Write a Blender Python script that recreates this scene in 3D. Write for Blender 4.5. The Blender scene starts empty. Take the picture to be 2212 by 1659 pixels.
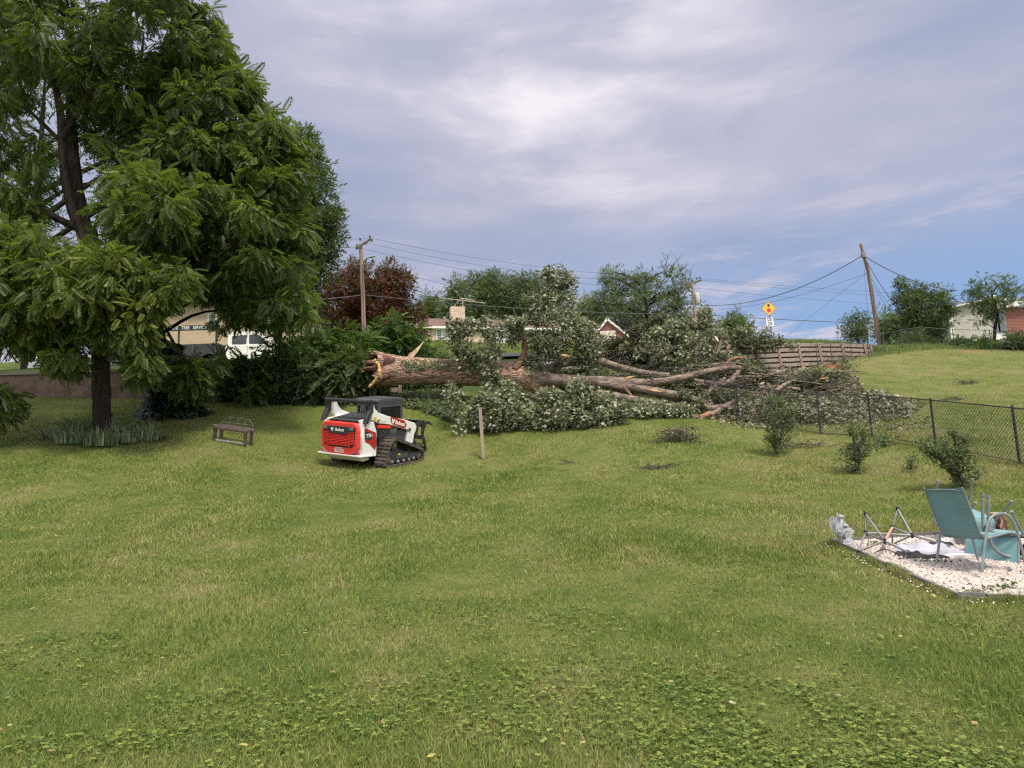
import bpy, math, random
import numpy as np
from mathutils import Vector, Matrix
R_ = math.radians
sc = bpy.context.scene
col = sc.collection
rnd = random.Random(7)
rg = np.random.default_rng(7)

# ------------------------------------------------------------------ camera, sky, sun, exposure
PITCH, ROLL, F, CX, CY, CAMZ = R_(8.0), R_(2.0), 1534.0, 1106.0, 829.5, 1.6
cf = np.array([0, math.cos(PITCH), math.sin(PITCH)])
cu0 = np.array([0, -math.sin(PITCH), math.cos(PITCH)])
cr0 = np.array([1.0, 0, 0])
cr = math.cos(ROLL)*cr0 - math.sin(ROLL)*cu0
cu = math.sin(ROLL)*cr0 + math.cos(ROLL)*cu0
cam_d = bpy.data.cameras.new("camera"); cam = bpy.data.objects.new("camera", cam_d); col.objects.link(cam)
cam_d.sensor_width = 36; cam_d.lens = 36*F/2212; cam_d.clip_start = .1; cam_d.clip_end = 2000
M = Matrix(((cr[0], cu[0], -cf[0], 0), (cr[1], cu[1], -cf[1], 0), (cr[2], cu[2], -cf[2], CAMZ), (0, 0, 0, 1)))
cam.matrix_world = M
sc.camera = cam
def P(u, v, Y):
    """photo pixel (2212 wide) at distance Y in front of the camera -> world point"""
    d = cf*F + cr*(u-CX) + cu*(CY-v)
    s = Y/d[1]
    return np.array([d[0]*s, Y, CAMZ + d[2]*s])

SUN_EL, SUN_AZ = 60, 152      # azimuth measured clockwise from +Y (view direction)
EXPOSURE = 0.42
sc.view_settings.view_transform = 'Standard'; sc.view_settings.look = 'None'
sc.view_settings.exposure = EXPOSURE; sc.view_settings.gamma = 1
w = bpy.data.worlds.new("World"); sc.world = w; w.use_nodes = True
nt = w.node_tree; nt.nodes.clear()
def N(nt, t, **k):
    n = nt.nodes.new(t)
    for a, b in k.items():
        if a == 'ins':
            for i, x in b.items(): n.inputs[i].default_value = x
        else: setattr(n, a, b)
    return n
L = lambda nt, a, b: nt.links.new(a, b)
def math_(nt, op, a, b=None, c=None, clamp=False):
    n = nt.nodes.new('ShaderNodeMath'); n.operation = op; n.use_clamp = clamp
    for i, x in enumerate((a, b, c)):
        if x is None: continue
        if isinstance(x, (int, float)): n.inputs[i].default_value = x
        else: nt.links.new(x, n.inputs[i])
    return n.outputs[0]
def mixc(nt, f, a, b, mode='MIX'):
    n = nt.nodes.new('ShaderNodeMix'); n.data_type = 'RGBA'; n.blend_type = mode
    for i, x in ((0, f), (6, a), (7, b)):
        if isinstance(x, (int, float)): n.inputs[i].default_value = x
        elif isinstance(x, (tuple, list)): n.inputs[i].default_value = tuple(x)+((1,) if len(x) == 3 else ())
        else: nt.links.new(x, n.inputs[i])
    return n.outputs[2]
def ramp(nt, fac, stops):
    n = nt.nodes.new('ShaderNodeValToRGB'); e = n.color_ramp.elements
    while len(e) < len(stops): e.new(.5)
    for i, (p, c) in enumerate(stops):
        e[i].position = p; e[i].color = tuple(c)+(1,) if not isinstance(c, (int, float)) else (c, c, c, 1)
    nt.links.new(fac, n.inputs[0]); return n.outputs[0]
def smooth(nt, x, a, b):
    n = nt.nodes.new('ShaderNodeMapRange'); n.interpolation_type = 'SMOOTHSTEP'
    n.inputs[1].default_value = a; n.inputs[2].default_value = b
    nt.links.new(x, n.inputs[0]); return n.outputs[0]

sky = N(nt, 'ShaderNodeTexSky', sky_type='NISHITA', sun_disc=False)
sky.sun_elevation = R_(SUN_EL); sky.sun_rotation = R_(SUN_AZ)
tc = N(nt, 'ShaderNodeTexCoord')
sx = N(nt, 'ShaderNodeSeparateXYZ'); L(nt, tc.outputs['Generated'], sx.inputs[0])
zz = math_(nt, 'MAXIMUM', sx.outputs[2], 0.0)
den = math_(nt, 'ADD', zz, .10)
px = math_(nt, 'DIVIDE', sx.outputs[0], den); py = math_(nt, 'DIVIDE', sx.outputs[1], den)
# streets of cloud run from the left of the view away to the right: rotate the cloud plane
A_ = R_(-28)
ca = math_(nt, 'ADD', math_(nt, 'MULTIPLY', px, math.cos(A_)), math_(nt, 'MULTIPLY', py, -math.sin(A_)))
cb = math_(nt, 'ADD', math_(nt, 'MULTIPLY', px, math.sin(A_)), math_(nt, 'MULTIPLY', py, math.cos(A_)))
cv = N(nt, 'ShaderNodeCombineXYZ'); L(nt, math_(nt, 'MULTIPLY', ca, .55), cv.inputs[0]); L(nt, math_(nt, 'MULTIPLY', cb, 1.25), cv.inputs[1])
def noise(nt, vec, scale, detail=4, rough=.5, dist=0.0):
    n = nt.nodes.new('ShaderNodeTexNoise'); n.inputs['Scale'].default_value = scale
    n.inputs['Detail'].default_value = detail; n.inputs['Roughness'].default_value = rough; n.inputs['Distortion'].default_value = dist
    nt.links.new(vec, n.inputs['Vector']); return n.outputs[0]
mpA = N(nt, 'ShaderNodeMapping'); mpA.inputs[2].default_value = (0, R_(9), 0); mpA.inputs[3].default_value = (1.0, 1.0, 3.0); L(nt, tc.outputs['Generated'], mpA.inputs[0])
mpB = N(nt, 'ShaderNodeMapping'); mpB.inputs[2].default_value = (0, R_(-7), 0); mpB.inputs[3].default_value = (1.0, 1.0, 5.0); L(nt, tc.outputs['Generated'], mpB.inputs[0])
n1 = noise(nt, mpA.outputs[0], 1.9, 3, .5, .3)       # broad masses
n2 = noise(nt, mpA.outputs[0], 3.0, 6, .52, .25)      # texture
n3 = noise(nt, mpB.outputs[0], 4.6, 9, .66, .25)      # wisps
def dirdot(u, v):
    d = P(u, v, 10) - np.array([0, 0, CAMZ]); d /= np.linalg.norm(d)
    n = nt.nodes.new('ShaderNodeVectorMath'); n.operation = 'DOT_PRODUCT'; n.inputs[1].default_value = tuple(d)
    L(nt, tc.outputs['Generated'], n.inputs[0]); return n.outputs['Value']
glow = math_(nt, 'POWER', math_(nt, 'MAXIMUM', dirdot(1150, -60), 0.0), 26)
glow = math_(nt, 'MULTIPLY', glow, math_(nt, 'ADD', .22, math_(nt, 'MULTIPLY', smooth(nt, n2, .30, .68), .75)))
glow2 = math_(nt, 'MULTIPLY', smooth(nt, dirdot(700, 150), .93, .995), math_(nt, 'MULTIPLY', smooth(nt, n2, .5, .7), .35))
lift = math_(nt, 'ADD', math_(nt, 'ADD', math_(nt, 'MULTIPLY', smooth(nt, n1, .40, .62), .22), math_(nt, 'MULTIPLY', smooth(nt, n2, .40, .70), .20)), math_(nt, 'MULTIPLY', smooth(nt, n3, .46, .72), .14))
lum = math_(nt, 'ADD', math_(nt, 'ADD', glow, glow2), lift)
DARKC, MIDC, BRIC = (.265, .305, .43), (.395, .40, .50), (.69, .65, .70)
cloudc = ramp(nt, math_(nt, 'MULTIPLY', lum, 1.0, clamp=True), [(0, DARKC), (.40, MIDC), (1.0, BRIC)])
# clear strip of blue low down, mostly to the right
low = smooth(nt, zz, .40, .12)
right = smooth(nt, dirdot(2200, 640), .70, .97)
clear = math_(nt, 'MULTIPLY', low, math_(nt, 'ADD', math_(nt, 'MULTIPLY', right, 1.0), .25))
streak = smooth(nt, math_(nt, 'ADD', math_(nt, 'MULTIPLY', n1, .35), math_(nt, 'MULTIPLY', n3, .65)), .47, .58)
clear = math_(nt, 'MULTIPLY', clear, math_(nt, 'SUBTRACT', 1.0, math_(nt, 'MULTIPLY', streak, .92)), clamp=True)
bright_low = math_(nt, 'MULTIPLY', math_(nt, 'MULTIPLY', low, streak), .75)
cloudc = mixc(nt, bright_low, cloudc, (.56, .53, .62))
# blue of the clear part: the Nishita sky, cooled
skyc = mixc(nt, .72, sky.outputs[0], (2.0, 3.25, 5.7))
# added brightness overhead and behind the camera, out of view, to light the scene
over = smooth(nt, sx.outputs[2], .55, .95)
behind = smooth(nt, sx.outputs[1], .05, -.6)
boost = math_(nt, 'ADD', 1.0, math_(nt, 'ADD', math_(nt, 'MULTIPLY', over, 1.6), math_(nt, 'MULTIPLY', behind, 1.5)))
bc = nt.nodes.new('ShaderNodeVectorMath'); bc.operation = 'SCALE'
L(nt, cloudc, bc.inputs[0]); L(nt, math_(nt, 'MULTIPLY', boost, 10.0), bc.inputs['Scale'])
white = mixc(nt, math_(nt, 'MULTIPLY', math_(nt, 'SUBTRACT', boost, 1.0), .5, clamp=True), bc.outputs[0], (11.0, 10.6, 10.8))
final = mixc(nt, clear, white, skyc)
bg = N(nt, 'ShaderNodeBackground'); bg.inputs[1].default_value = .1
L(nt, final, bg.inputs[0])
wo = N(nt, 'ShaderNodeOutputWorld'); L(nt, bg.outputs[0], wo.inputs[0])

sd = bpy.data.lights.new("sun", 'SUN'); sd.energy = 3.1; sd.angle = R_(12); sd.color = (1.0, .92, .78)
so = bpy.data.objects.new("sun", sd); col.objects.link(so)
az, el = R_(SUN_AZ), R_(SUN_EL)
sdir = Vector((math.sin(az)*math.cos(el), math.cos(az)*math.cos(el), math.sin(el)))
so.rotation_euler = sdir.to_track_quat('Z', 'Y').to_euler(); so.location = (0, 0, 30)
sc.cycles.use_denoising = False; sc.cycles.filter_width = 1.3
sc.cycles.max_bounces = 5; sc.cycles.diffuse_bounces = 3; sc.cycles.glossy_bounces = 2
sc.cycles.transmission_bounces = 4; sc.cycles.transparent_max_bounces = 4
sc.cycles.caustics_reflective = False; sc.cycles.caustics_refractive = False

# ------------------------------------------------------------------ materials
MATS = {}
def newmat(name):
    m = bpy.data.materials.new(name); m.use_nodes = True; m.node_tree.nodes.clear(); MATS[name] = m
    return m, m.node_tree
def finish(m, nt, shader, disp=None):
    o = nt.nodes.new('ShaderNodeOutputMaterial'); nt.links.new(shader, o.inputs[0]); return m
def pmat(name, c, c2=None, scale=6, rough=.6, metal=0, bump=0, bscale=None, stretch=(1, 1, 1), spec=.5, detail=5, trans=0, contrast=(.35, .65), coat=0):
    """procedural surface: two tones mixed by noise in the object's own space, with bump"""
    m, nt = newmat(name)
    tc = N(nt, 'ShaderNodeTexCoord'); mp = N(nt, 'ShaderNodeMapping'); mp.inputs[3].default_value = stretch
    L(nt, tc.outputs['Object'], mp.inputs[0])
    c2 = c2 or tuple(x*.75 for x in c)
    n = noise(nt, mp.outputs[0], scale, detail, .6)
    f = smooth(nt, n, *contrast)
    b = N(nt, 'ShaderNodeBsdfPrincipled')
    L(nt, mixc(nt, f, c, c2), b.inputs['Base Color'])
    b.inputs['Roughness'].default_value = rough; b.inputs['Metallic'].default_value = metal
    b.inputs['Specular IOR Level'].default_value = spec
    if coat: b.inputs['Coat Weight'].default_value = coat
    if bump:
        nb = noise(nt, mp.outputs[0], bscale or scale*3, 5, .65)
        bp = N(nt, 'ShaderNodeBump'); bp.inputs['Strength'].default_value = min(1, bump*3); bp.inputs['Distance'].default_value = bump*.1
        L(nt, nb, bp.inputs['Height']); L(nt, bp.outputs[0], b.inputs['Normal'])
    return finish(m, nt, b.outputs[0])
def leafmat(name, cols, trans=.35, rough=.5, under=None, spec=.35):
    """leaf: colour follows the per-leaf tint attribute and a random number per leaf"""
    m, nt = newmat(name)
    at = N(nt, 'ShaderNodeAttribute'); at.attribute_name = 'tint'
    ge = N(nt, 'ShaderNodeNewGeometry')
    f = math_(nt, 'ADD', math_(nt, 'MULTIPLY', at.outputs['Fac'], .75), math_(nt, 'MULTIPLY', ge.outputs['Random Per Island'], .25))
    c = ramp(nt, f, [(i/(len(cols)-1), x) for i, x in enumerate(cols)])
    if under: c = mixc(nt, math_(nt, 'MULTIPLY', smooth(nt, ge.outputs['Random Per Island'], .35, .75), .9), c, under)
    b = N(nt, 'ShaderNodeBsdfPrincipled'); L(nt, c, b.inputs['Base Color'])
    b.inputs['Roughness'].default_value = rough; b.inputs['Specular IOR Level'].default_value = spec
    t = N(nt, 'ShaderNodeBsdfTranslucent'); L(nt, mixc(nt, .5, c, (.25, .40, .04), 'MIX') if trans < .5 and not under else c, t.inputs[0])
    ms = N(nt, 'ShaderNodeMixShader'); ms.inputs[0].default_value = trans
    L(nt, b.outputs[0], ms.inputs[1]); L(nt, t.outputs[0], ms.inputs[2])
    return finish(m, nt, ms.outputs[0])

# ------------------------------------------------------------------ objects
def tag(o, label=None, cat=None, group=None, kind=None):
    if label: o['label'] = label
    if cat: o['category'] = cat
    if group: o['group'] = group
    if kind: o['kind'] = kind
    return o
def thing(name, label, cat, loc=(0, 0, 0), group=None, matrix=None):
    o = bpy.data.objects.new(name, None); col.objects.link(o); o.empty_display_size = .1
    if matrix is not None: o.matrix_world = matrix
    else: o.location = tuple(float(x) for x in loc)
    return tag(o, label, cat, group)
def link_mesh(name, v, f, mat, parent=None, world=False, smooth=False, tint=None):
    """v (n,3), f list of faces or (m,k) array"""
    v = np.asarray(v, dtype=np.float32).reshape(-1, 3)
    if parent is not None and world:
        v = v - np.array(parent.location, dtype=np.float32)
    me = bpy.data.meshes.new(name)
    if isinstance(f, np.ndarray):
        m, k = f.shape
        me.vertices.add(len(v)); me.vertices.foreach_set('co', v.ravel())
        me.loops.add(m*k); me.loops.foreach_set('vertex_index', f.astype(np.int32).ravel())
        me.polygons.add(m); me.polygons.foreach_set('loop_start', np.arange(0, m*k, k, dtype=np.int32))
        me.update(calc_edges=True)
    else:
        me.from_pydata([tuple(map(float, x)) for x in v], [], f)
    if tint is not None:
        a = me.attributes.new('tint', 'FLOAT', 'POINT'); a.data.foreach_set('value', np.asarray(tint, dtype=np.float32))
    if smooth: me.polygons.foreach_set('use_smooth', np.ones(len(me.polygons), dtype=bool))
    me.materials.append(mat)
    o = bpy.data.objects.new(name, me); col.objects.link(o)
    if parent is not None: o.parent = parent
    return o
def basis(d, up=(0, 0, 1)):
    d = np.asarray(d, float); d = d/(np.linalg.norm(d)+1e-9)
    up = np.asarray(up, float)
    if abs(d@up)/np.linalg.norm(up) > .97: up = np.array([1., 0, 0]) if abs(d[0]) < .9 else np.array([0, 1., 0])
    s = np.cross(up, d); s /= np.linalg.norm(s); n = np.cross(d, s)
    return d, s, n
class MB:
    def __init__(s): s.v, s.f = [], []
    def add(s, v, f):
        b = len(s.v); s.v += [tuple(map(float, x)) for x in v]; s.f += [tuple(b+i for i in q) for q in f]; return s
    def box(s, c, size, rot=None, taper=1.0):
        x, y, z = [a/2 for a in size]
        v = [(-x, -y, -z), (x, -y, -z), (x, y, -z), (-x, y, -z), (-x*taper, -y*taper, z), (x*taper, -y*taper, z), (x*taper, y*taper, z), (-x*taper, y*taper, z)]
        if rot is not None: v = [tuple(rot @ Vector(q)) for q in v]
        v = [(q[0]+c[0], q[1]+c[1], q[2]+c[2]) for q in v]
        return s.add(v, [(0, 3, 2, 1), (4, 5, 6, 7), (0, 1, 5, 4), (1, 2, 6, 5), (2, 3, 7, 6), (3, 0, 4, 7)])
    def bar(s, a, b, wx, wy=None, up=(0, 0, 1)):
        a = np.asarray(a, float); b = np.asarray(b, float); wy = wy or wx
        d, sd, n = basis(b-a, up); sd = sd*wx/2; n = n*wy/2
        v = [a-sd-n, a+sd-n, a+sd+n, a-sd+n, b-sd-n, b+sd-n, b+sd+n, b-sd+n]
        return s.add(v, [(0, 1, 2, 3), (7, 6, 5, 4), (0, 4, 5, 1), (1, 5, 6, 2), (2, 6, 7, 3), (3, 7, 4, 0)])
    def tube(s, pts, r, n=8, cap=True, flat=1.0, wob=0, up=(0, 0, 1), seed=0):
        pts = [np.asarray(p, float) for p in pts]; k = len(pts)
        r = r if hasattr(r, '__len__') else [r]*k
        rr = random.Random(seed)
        base = len(s.v); prev = None
        for i, p in enumerate(pts):
            d = pts[min(i+1, k-1)]-pts[max(i-1, 0)]
            dd, sd, nn = basis(d, up if prev is None else prev)
            prev = nn
            for j in range(n):
                a = 2*math.pi*j/n; q = r[i]*(1+(wob*(rr.random()-.5) if wob else 0))
                s.v.append(tuple(p+sd*math.cos(a)*q+nn*math.sin(a)*q*flat))
        for i in range(k-1):
            for j in range(n):
                a = base+i*n+j; b = base+i*n+(j+1) % n
                s.f.append((a, b, b+n, a+n))
        if cap:
            s.f.append(tuple(base+n-1-j for j in range(n))); s.f.append(tuple(base+(k-1)*n+j for j in range(n)))
        return s
    def prism(s, poly, a, b, M=None, plane='YZ'):
        """polygon in a plane, extruded from a to b along the remaining axis"""
        n = len(poly)
        def mk(p, t):
            return {'YZ': (t, p[0], p[1]), 'XZ': (p[0], t, p[1]), 'XY': (p[0], p[1], t)}[plane]
        v = [mk(p, a) for p in poly]+[mk(p, b) for p in poly]
        if M is not None: v = [tuple(M @ Vector(q)) for q in v]
        f = [tuple(range(n))[::-1], tuple(range(n, 2*n))]+[(i, (i+1) % n, n+(i+1) % n, n+i) for i in range(n)]
        return s.add(v, f)
    def lathe(s, c, prof, n=16, ax=(0, 0, 1)):
        d, sd, nn = basis(ax); base = len(s.v)
        for (r, h) in prof:
            for j in range(n):
                a = 2*math.pi*j/n; s.v.append(tuple(np.asarray(c)+d*h+sd*math.cos(a)*r+nn*math.sin(a)*r))
        for i in range(len(prof)-1):
            for j in range(n):
                a = base+i*n+j; b = base+i*n+(j+1) % n
                s.f.append((a, b, b+n, a+n))
        s.f.append(tuple(base+n-1-j for j in range(n))); s.f.append(tuple(base+(len(prof)-1)*n+j for j in range(n)))
        return s
    def build(s, name, mat, parent=None, world=False, smooth=False, bevel=0, label=None):
        o = link_mesh(name, s.v, s.f, mat, parent, world, smooth)
        me = o.data
        import bmesh
        bm = bmesh.new(); bm.from_mesh(me)
        bmesh.ops.recalc_face_normals(bm, faces=bm.faces)
        if bevel: bmesh.ops.bevel(bm, geom=bm.edges[:], offset=bevel, segments=1, affect='EDGES', clamp_overlap=True)
        bm.to_mesh(me); bm.free()
        if smooth:
            me.polygons.foreach_set('use_smooth', np.ones(len(me.polygons), dtype=bool))
            if hasattr(me, 'set_sharp_from_angle'): me.set_sharp_from_angle(angle=R_(50))
        if label: o['label'] = label
        return o
def spline(pts, n=6):
    """Catmull-Rom through rows of numbers"""
    p = [np.asarray(x, float) for x in pts]; out = []
    if len(p) < 3: return [p[0]+(p[-1]-p[0])*t/n for t in range(n+1)]
    q = [2*p[0]-p[1]]+p+[2*p[-1]-p[-2]]
    for i in range(1, len(q)-2):
        for t in range(n):
            t = t/n
            out.append(.5*((2*q[i])+(-q[i-1]+q[i+1])*t+(2*q[i-1]-5*q[i]+4*q[i+1]-q[i+2])*t*t+(-q[i-1]+3*q[i]-3*q[i+1]+q[i+2])*t**3))
    out.append(p[-1]); return out
_txt = {}
def text(s, size, Mx, mat, parent, name='lettering', extrude=.004, sx=1.0, align='CENTER', bold=0):
    cu_ = bpy.data.curves.new('t', 'FONT'); cu_.body = s; cu_.size = size; cu_.extrude = extrude; cu_.align_x = align; cu_.align_y = 'CENTER'
    cu_.offset = bold; cu_.resolution_u = 3
    o = bpy.data.objects.new('t', cu_); col.objects.link(o)
    me = bpy.data.meshes.new_from_object(o.evaluated_get(bpy.context.evaluated_depsgraph_get()))
    bpy.data.objects.remove(o); bpy.data.curves.remove(cu_)
    me.transform(Mx @ Matrix.Diagonal((sx, 1, 1, 1))); me.name = name
    me.materials.clear(); me.materials.append(mat)
    ob = bpy.data.objects.new(name, me); col.objects.link(ob); ob.parent = parent
    return ob
def frame(o, x, y, z=None):
    """matrix with origin o, x axis and y axis"""
    x = Vector(x).normalized(); y = Vector(y); z = x.cross(y).normalized(); y = z.cross(x)
    return Matrix(((x[0], y[0], z[0], o[0]), (x[1], y[1], z[1], o[1]), (x[2], y[2], z[2], o[2]), (0, 0, 0, 1)))

# ------------------------------------------------------------------ terrain
WX = [-60, -40, -12, -7, 0, 6, 10.9, 16.4, 20.7, 30, 60]
WY = [27.5, 27.5, 28.2, 28.7, 30, 31.8, 34, 38.2, 40.5, 44, 50]
def wallY(x): return np.interp(x, WX, WY)
class TPS:
    def __init__(s, pts, lam=.02):
        p = np.array(pts, float); s.p = p[:, :2]; n = len(p)
        K = s.k(s.p, s.p)+lam*np.eye(n); Q = np.c_[np.ones(n), s.p]
        A = np.block([[K, Q], [Q.T, np.zeros((3, 3))]])
        s.w = np.linalg.solve(A, np.r_[p[:, 2], np.zeros(3)])
    def k(s, a, b):
        d2 = ((a[:, None]-b[None])**2).sum(-1)+1e-9
        return .5*d2*np.log(d2)*.01
    def __call__(s, x, y):
        sh = np.shape(x); x = np.ravel(x); y = np.ravel(y); out = np.empty(len(x))
        for i in range(0, len(x), 40000):
            q = np.c_[x[i:i+40000], y[i:i+40000]]
            out[i:i+40000] = s.k(q, s.p)@s.w[:-3]+s.w[-3]+q@s.w[-2:]
        return out.reshape(sh)
lawn_px = [(821, 1010.7, 20.9), (882, 1002, 22.3), (693, 998, 21.7), (755, 990, 23.1), (850, 1006, 21.6), (1045, 992, 22.4), (225, 933, 22), (505, 955, 22.3), (60, 900, 24), (0, 862, 27.2), (250, 862, 27.5), (450, 864, 27.8), (700, 864, 28),
           (930, 905, 25.4), (930, 872, 27.3), (1200, 930, 23.8), (1350, 905, 25), (1530, 907, 25), (1773, 940, 21.3), (1884, 944, 20.3), (2022, 968, 18), (2203, 1004, 15.2),
           (1767, 796, 37), (1798, 789, 37.5), (1841, 778, 38.5), (1877, 773, 39.2), (1912, 766, 39.8), (1951, 757, 41), (1993, 748, 42.5), (2063, 756, 42), (2143, 757, 40.5),
           (2230, 765, 39.5), (1600, 806, 33.6), (1700, 850, 29), (1900, 860, 27.5), (2100, 850, 27), (1900, 747, 48), (1300, 840, 31), (1106, 850, 29.5), (1450, 960, 20.5),
           (1800, 1175, 9.6), (2060, 1290, 7.6), (2212, 1180, 9.4), (1679, 983, 19.2), (1852, 1022, 16.6), (2075, 1055, 14.3)]
lawn_w = [(0, -6, 0), (-12, -6, .1), (12, -6, 0), (-6, 0, 0), (6, 0, 0), (0, 4, .1), (-5, 4, .15), (4, 4, .1), (0, 9, .48), (-8, 9, .6), (0, 15, 1.2), (-12, 15, 1.6),
          (-25, 9, .8), (25, 5, .6), (-32, 22, 3.8), (-40, 28, 5.4), (28, 15, 2.6), (35, 30, 6.4), (40, 45, 9.8), (34, 60, 10.6), (22, 60, 10.6)]
LP = [tuple(P(*q)) for q in lawn_px]+lawn_w
tl = TPS(LP)
up_px = [(450, 792, 28.2), (700, 790, 28.8), (100, 795, 28), (1106, 776, 30), (1350, 758, 32.2), (1600, 746, 34), (1767, 745, 38.2), (1890, 748, 40.5),
         (1668, 741, 42), (1900, 747, 48), (1500, 742, 60), (700, 742, 50), (787, 741, 50), (1000, 747, 62), (1100, 745, 66), (900, 744, 72), (1315, 744, 66)]
up_w = [(-40, 27.6, 6.6), (-16, 33, 7.7), (-16, 37, 8.0), (-8, 37, 8.1), (-25, 37, 8.0), (0, 38, 8.2), (8, 40, 8.7), (-40, 38, 8.1), (-16, 42, 8.2), (-35, 50, 11.5), (-30, 72, 15.4),
        (-5, 90, 16), (20, 80, 11.5), (25, 90, 11.5), (5, 90, 14.5), (30, 60, 10.6), (-45, 90, 16.5), (16, 50, 10.2)]
tu = TPS([tuple(P(*q)) for q in up_px]+up_w)
def g_low(x, y): return tl(np.clip(x, -42, 42), np.clip(y, -8, 62))
def g_up(x, y): return tu(np.clip(x, -48, 32), np.clip(y, 27, 92))
def ground(x, y):
    x = np.asarray(x, float); y = np.asarray(y, float)
    lo = g_low(x, y); up = g_up(x, y)
    t = np.clip((x-18.5)/4.5, 0, 1); t = t*t*(3-2*t)
    hi = up*(1-t)+lo*t
    return np.where(y > wallY(x), hi, lo)
def G(x, y): return float(ground(np.array([x]), np.array([y]))[0])
def on_ground(u, v, y0=3.0, y1=60.0, low=True):
    ys = np.arange(y0, y1, .05)
    d = cf*F + cr*(u-CX) + cu*(CY-v); s = ys/d[1]
    x = d[0]*s; z = CAMZ+d[2]*s
    g = g_low(x, ys) if low else ground(x, ys)
    i = np.argmax(g >= z)
    if g[i] < z[i]: i = len(ys)-1
    return np.array([x[i], ys[i], g[i]])
def pix(p):
    q = np.asarray(p, float)-np.array([0, 0, CAMZ]); z = q@cf
    return CX+F*(q@cr)/z, CY-F*(q@cu)/z
def upm(p, heading=0.0, tilt=True, eps=.8):
    """matrix standing on the ground at p, facing azimuth heading (degrees clockwise from +Y), tilted with the slope"""
    a = R_(heading); fwd = Vector((math.sin(a), math.cos(a), 0))
    if tilt:
        zx = (float(g_low(p[0]+eps, p[1]))-float(g_low(p[0]-eps, p[1])))/(2*eps)
        zy = (float(g_low(p[0], p[1]+eps))-float(g_low(p[0], p[1]-eps)))/(2*eps)
        n = Vector((-zx, -zy, 1)).normalized()
    else: n = Vector((0, 0, 1))
    right = fwd.cross(n).normalized(); fwd = n.cross(right)
    return Matrix(((right[0], fwd[0], n[0], p[0]), (right[1], fwd[1], n[1], p[1]), (right[2], fwd[2], n[2], p[2]), (0, 0, 0, 1)))
# ------------------------------------------------------------------ ground colours
def lawn_color(nt, far=1.0):
    """patches of lush, ordinary and dry grass laid over the ground by world position"""
    ge = N(nt, 'ShaderNodeNewGeometry'); pos = ge.outputs['Position']
    mp = N(nt, 'ShaderNodeMapping'); mp.inputs[3].default_value = (1, 1, .2); L(nt, pos, mp.inputs[0]); p = mp.outputs[0]
    big = noise(nt, p, .30, 4, .62, .4); mid = noise(nt, p, 1.5, 5, .65, .3); fine = noise(nt, p, 9.0, 4, .7)
    a = math_(nt, 'ADD', math_(nt, 'ADD', math_(nt, 'MULTIPLY', big, .45), math_(nt, 'MULTIPLY', mid, .38)), math_(nt, 'MULTIPLY', fine, .17))
    # drier to the right of the lawn
    sx = N(nt, 'ShaderNodeSeparateXYZ'); L(nt, pos, sx.inputs[0])
    dry = smooth(nt, math_(nt, 'SUBTRACT', sx.outputs[0], math_(nt, 'MULTIPLY', sx.outputs[1], .12)), -3, 9)
    a = math_(nt, 'ADD', a, math_(nt, 'MULTIPLY', dry, .045))
    # faint mowing passes
    mow = math_(nt, 'SINE', math_(nt, 'MULTIPLY', math_(nt, 'ADD', math_(nt, 'ADD', sx.outputs[0], math_(nt, 'MULTIPLY', sx.outputs[1], .35)), math_(nt, 'MULTIPLY', big, 2.0)), 4.2))
    a = math_(nt, 'ADD', a, math_(nt, 'MULTIPLY', smooth(nt, mow, -.5, .8), .022))
    c = ramp(nt, a, [(.34, (.080, .134, .028)), (.45, (.138, .182, .038)), (.54, (.200, .222, .062)), (.64, (.27, .252, .108))])
    return c, pos
def mk_lawn():
    m, nt = newmat('lawn_ground'); c, pos = lawn_color(nt)
    f = noise(nt, pos, 38, 3, .75)
    c = mixc(nt, smooth(nt, f, .35, .7), mixc(nt, .55, c, (.03, .04, .012)), c)
    b = N(nt, 'ShaderNodeBsdfPrincipled'); L(nt, c, b.inputs['Base Color']); b.inputs['Roughness'].default_value = .9; b.inputs['Specular IOR Level'].default_value = .1
    bp = N(nt, 'ShaderNodeBump'); bp.inputs['Strength'].default_value = .9; bp.inputs['Distance'].default_value = .06
    L(nt, noise(nt, pos, 22, 4, .8), bp.inputs['Height']); L(nt, bp.outputs[0], b.inputs['Normal'])
    return finish(m, nt, b.outputs[0])
def mk_blade():
    m, nt = newmat('grass_blade'); c, pos = lawn_color(nt)
    ge = N(nt, 'ShaderNodeNewGeometry'); r = ge.outputs['Random Per Island']
    c = mixc(nt, 1.0, c, ramp(nt, r, [(0, (.45, .6, .5)), (.4, (.95, 1.05, .85)), (.75, (1.4, 1.45, 1.2)), (.88, (1.75, 1.65, 1.8)), (1, (2.2, 1.9, 2.5))]), 'MULTIPLY')
    b = N(nt, 'ShaderNodeBsdfPrincipled'); L(nt, c, b.inputs['Base Color']); b.inputs['Roughness'].default_value = .55; b.inputs['Specular IOR Level'].default_value = .3
    t = N(nt, 'ShaderNodeBsdfTranslucent'); L(nt, c, t.inputs[0])
    ms = N(nt, 'ShaderNodeMixShader'); ms.inputs[0].default_value = .3; L(nt, b.outputs[0], ms.inputs[1]); L(nt, t.outputs[0], ms.inputs[2])
    return finish(m, nt, ms.outputs[0])
M_lawn, M_blade = mk_lawn(), mk_blade()
M_hill = pmat('hillside_grass', (.10, .17, .03), (.20, .23, .06), scale=.9, rough=.9, bump=.5, bscale=12, spec=.1, contrast=(.3, .7))
M_road = pmat('asphalt', (.06, .06, .062), (.045, .045, .047), scale=2, rough=.9, bump=.05, bscale=60)

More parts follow.
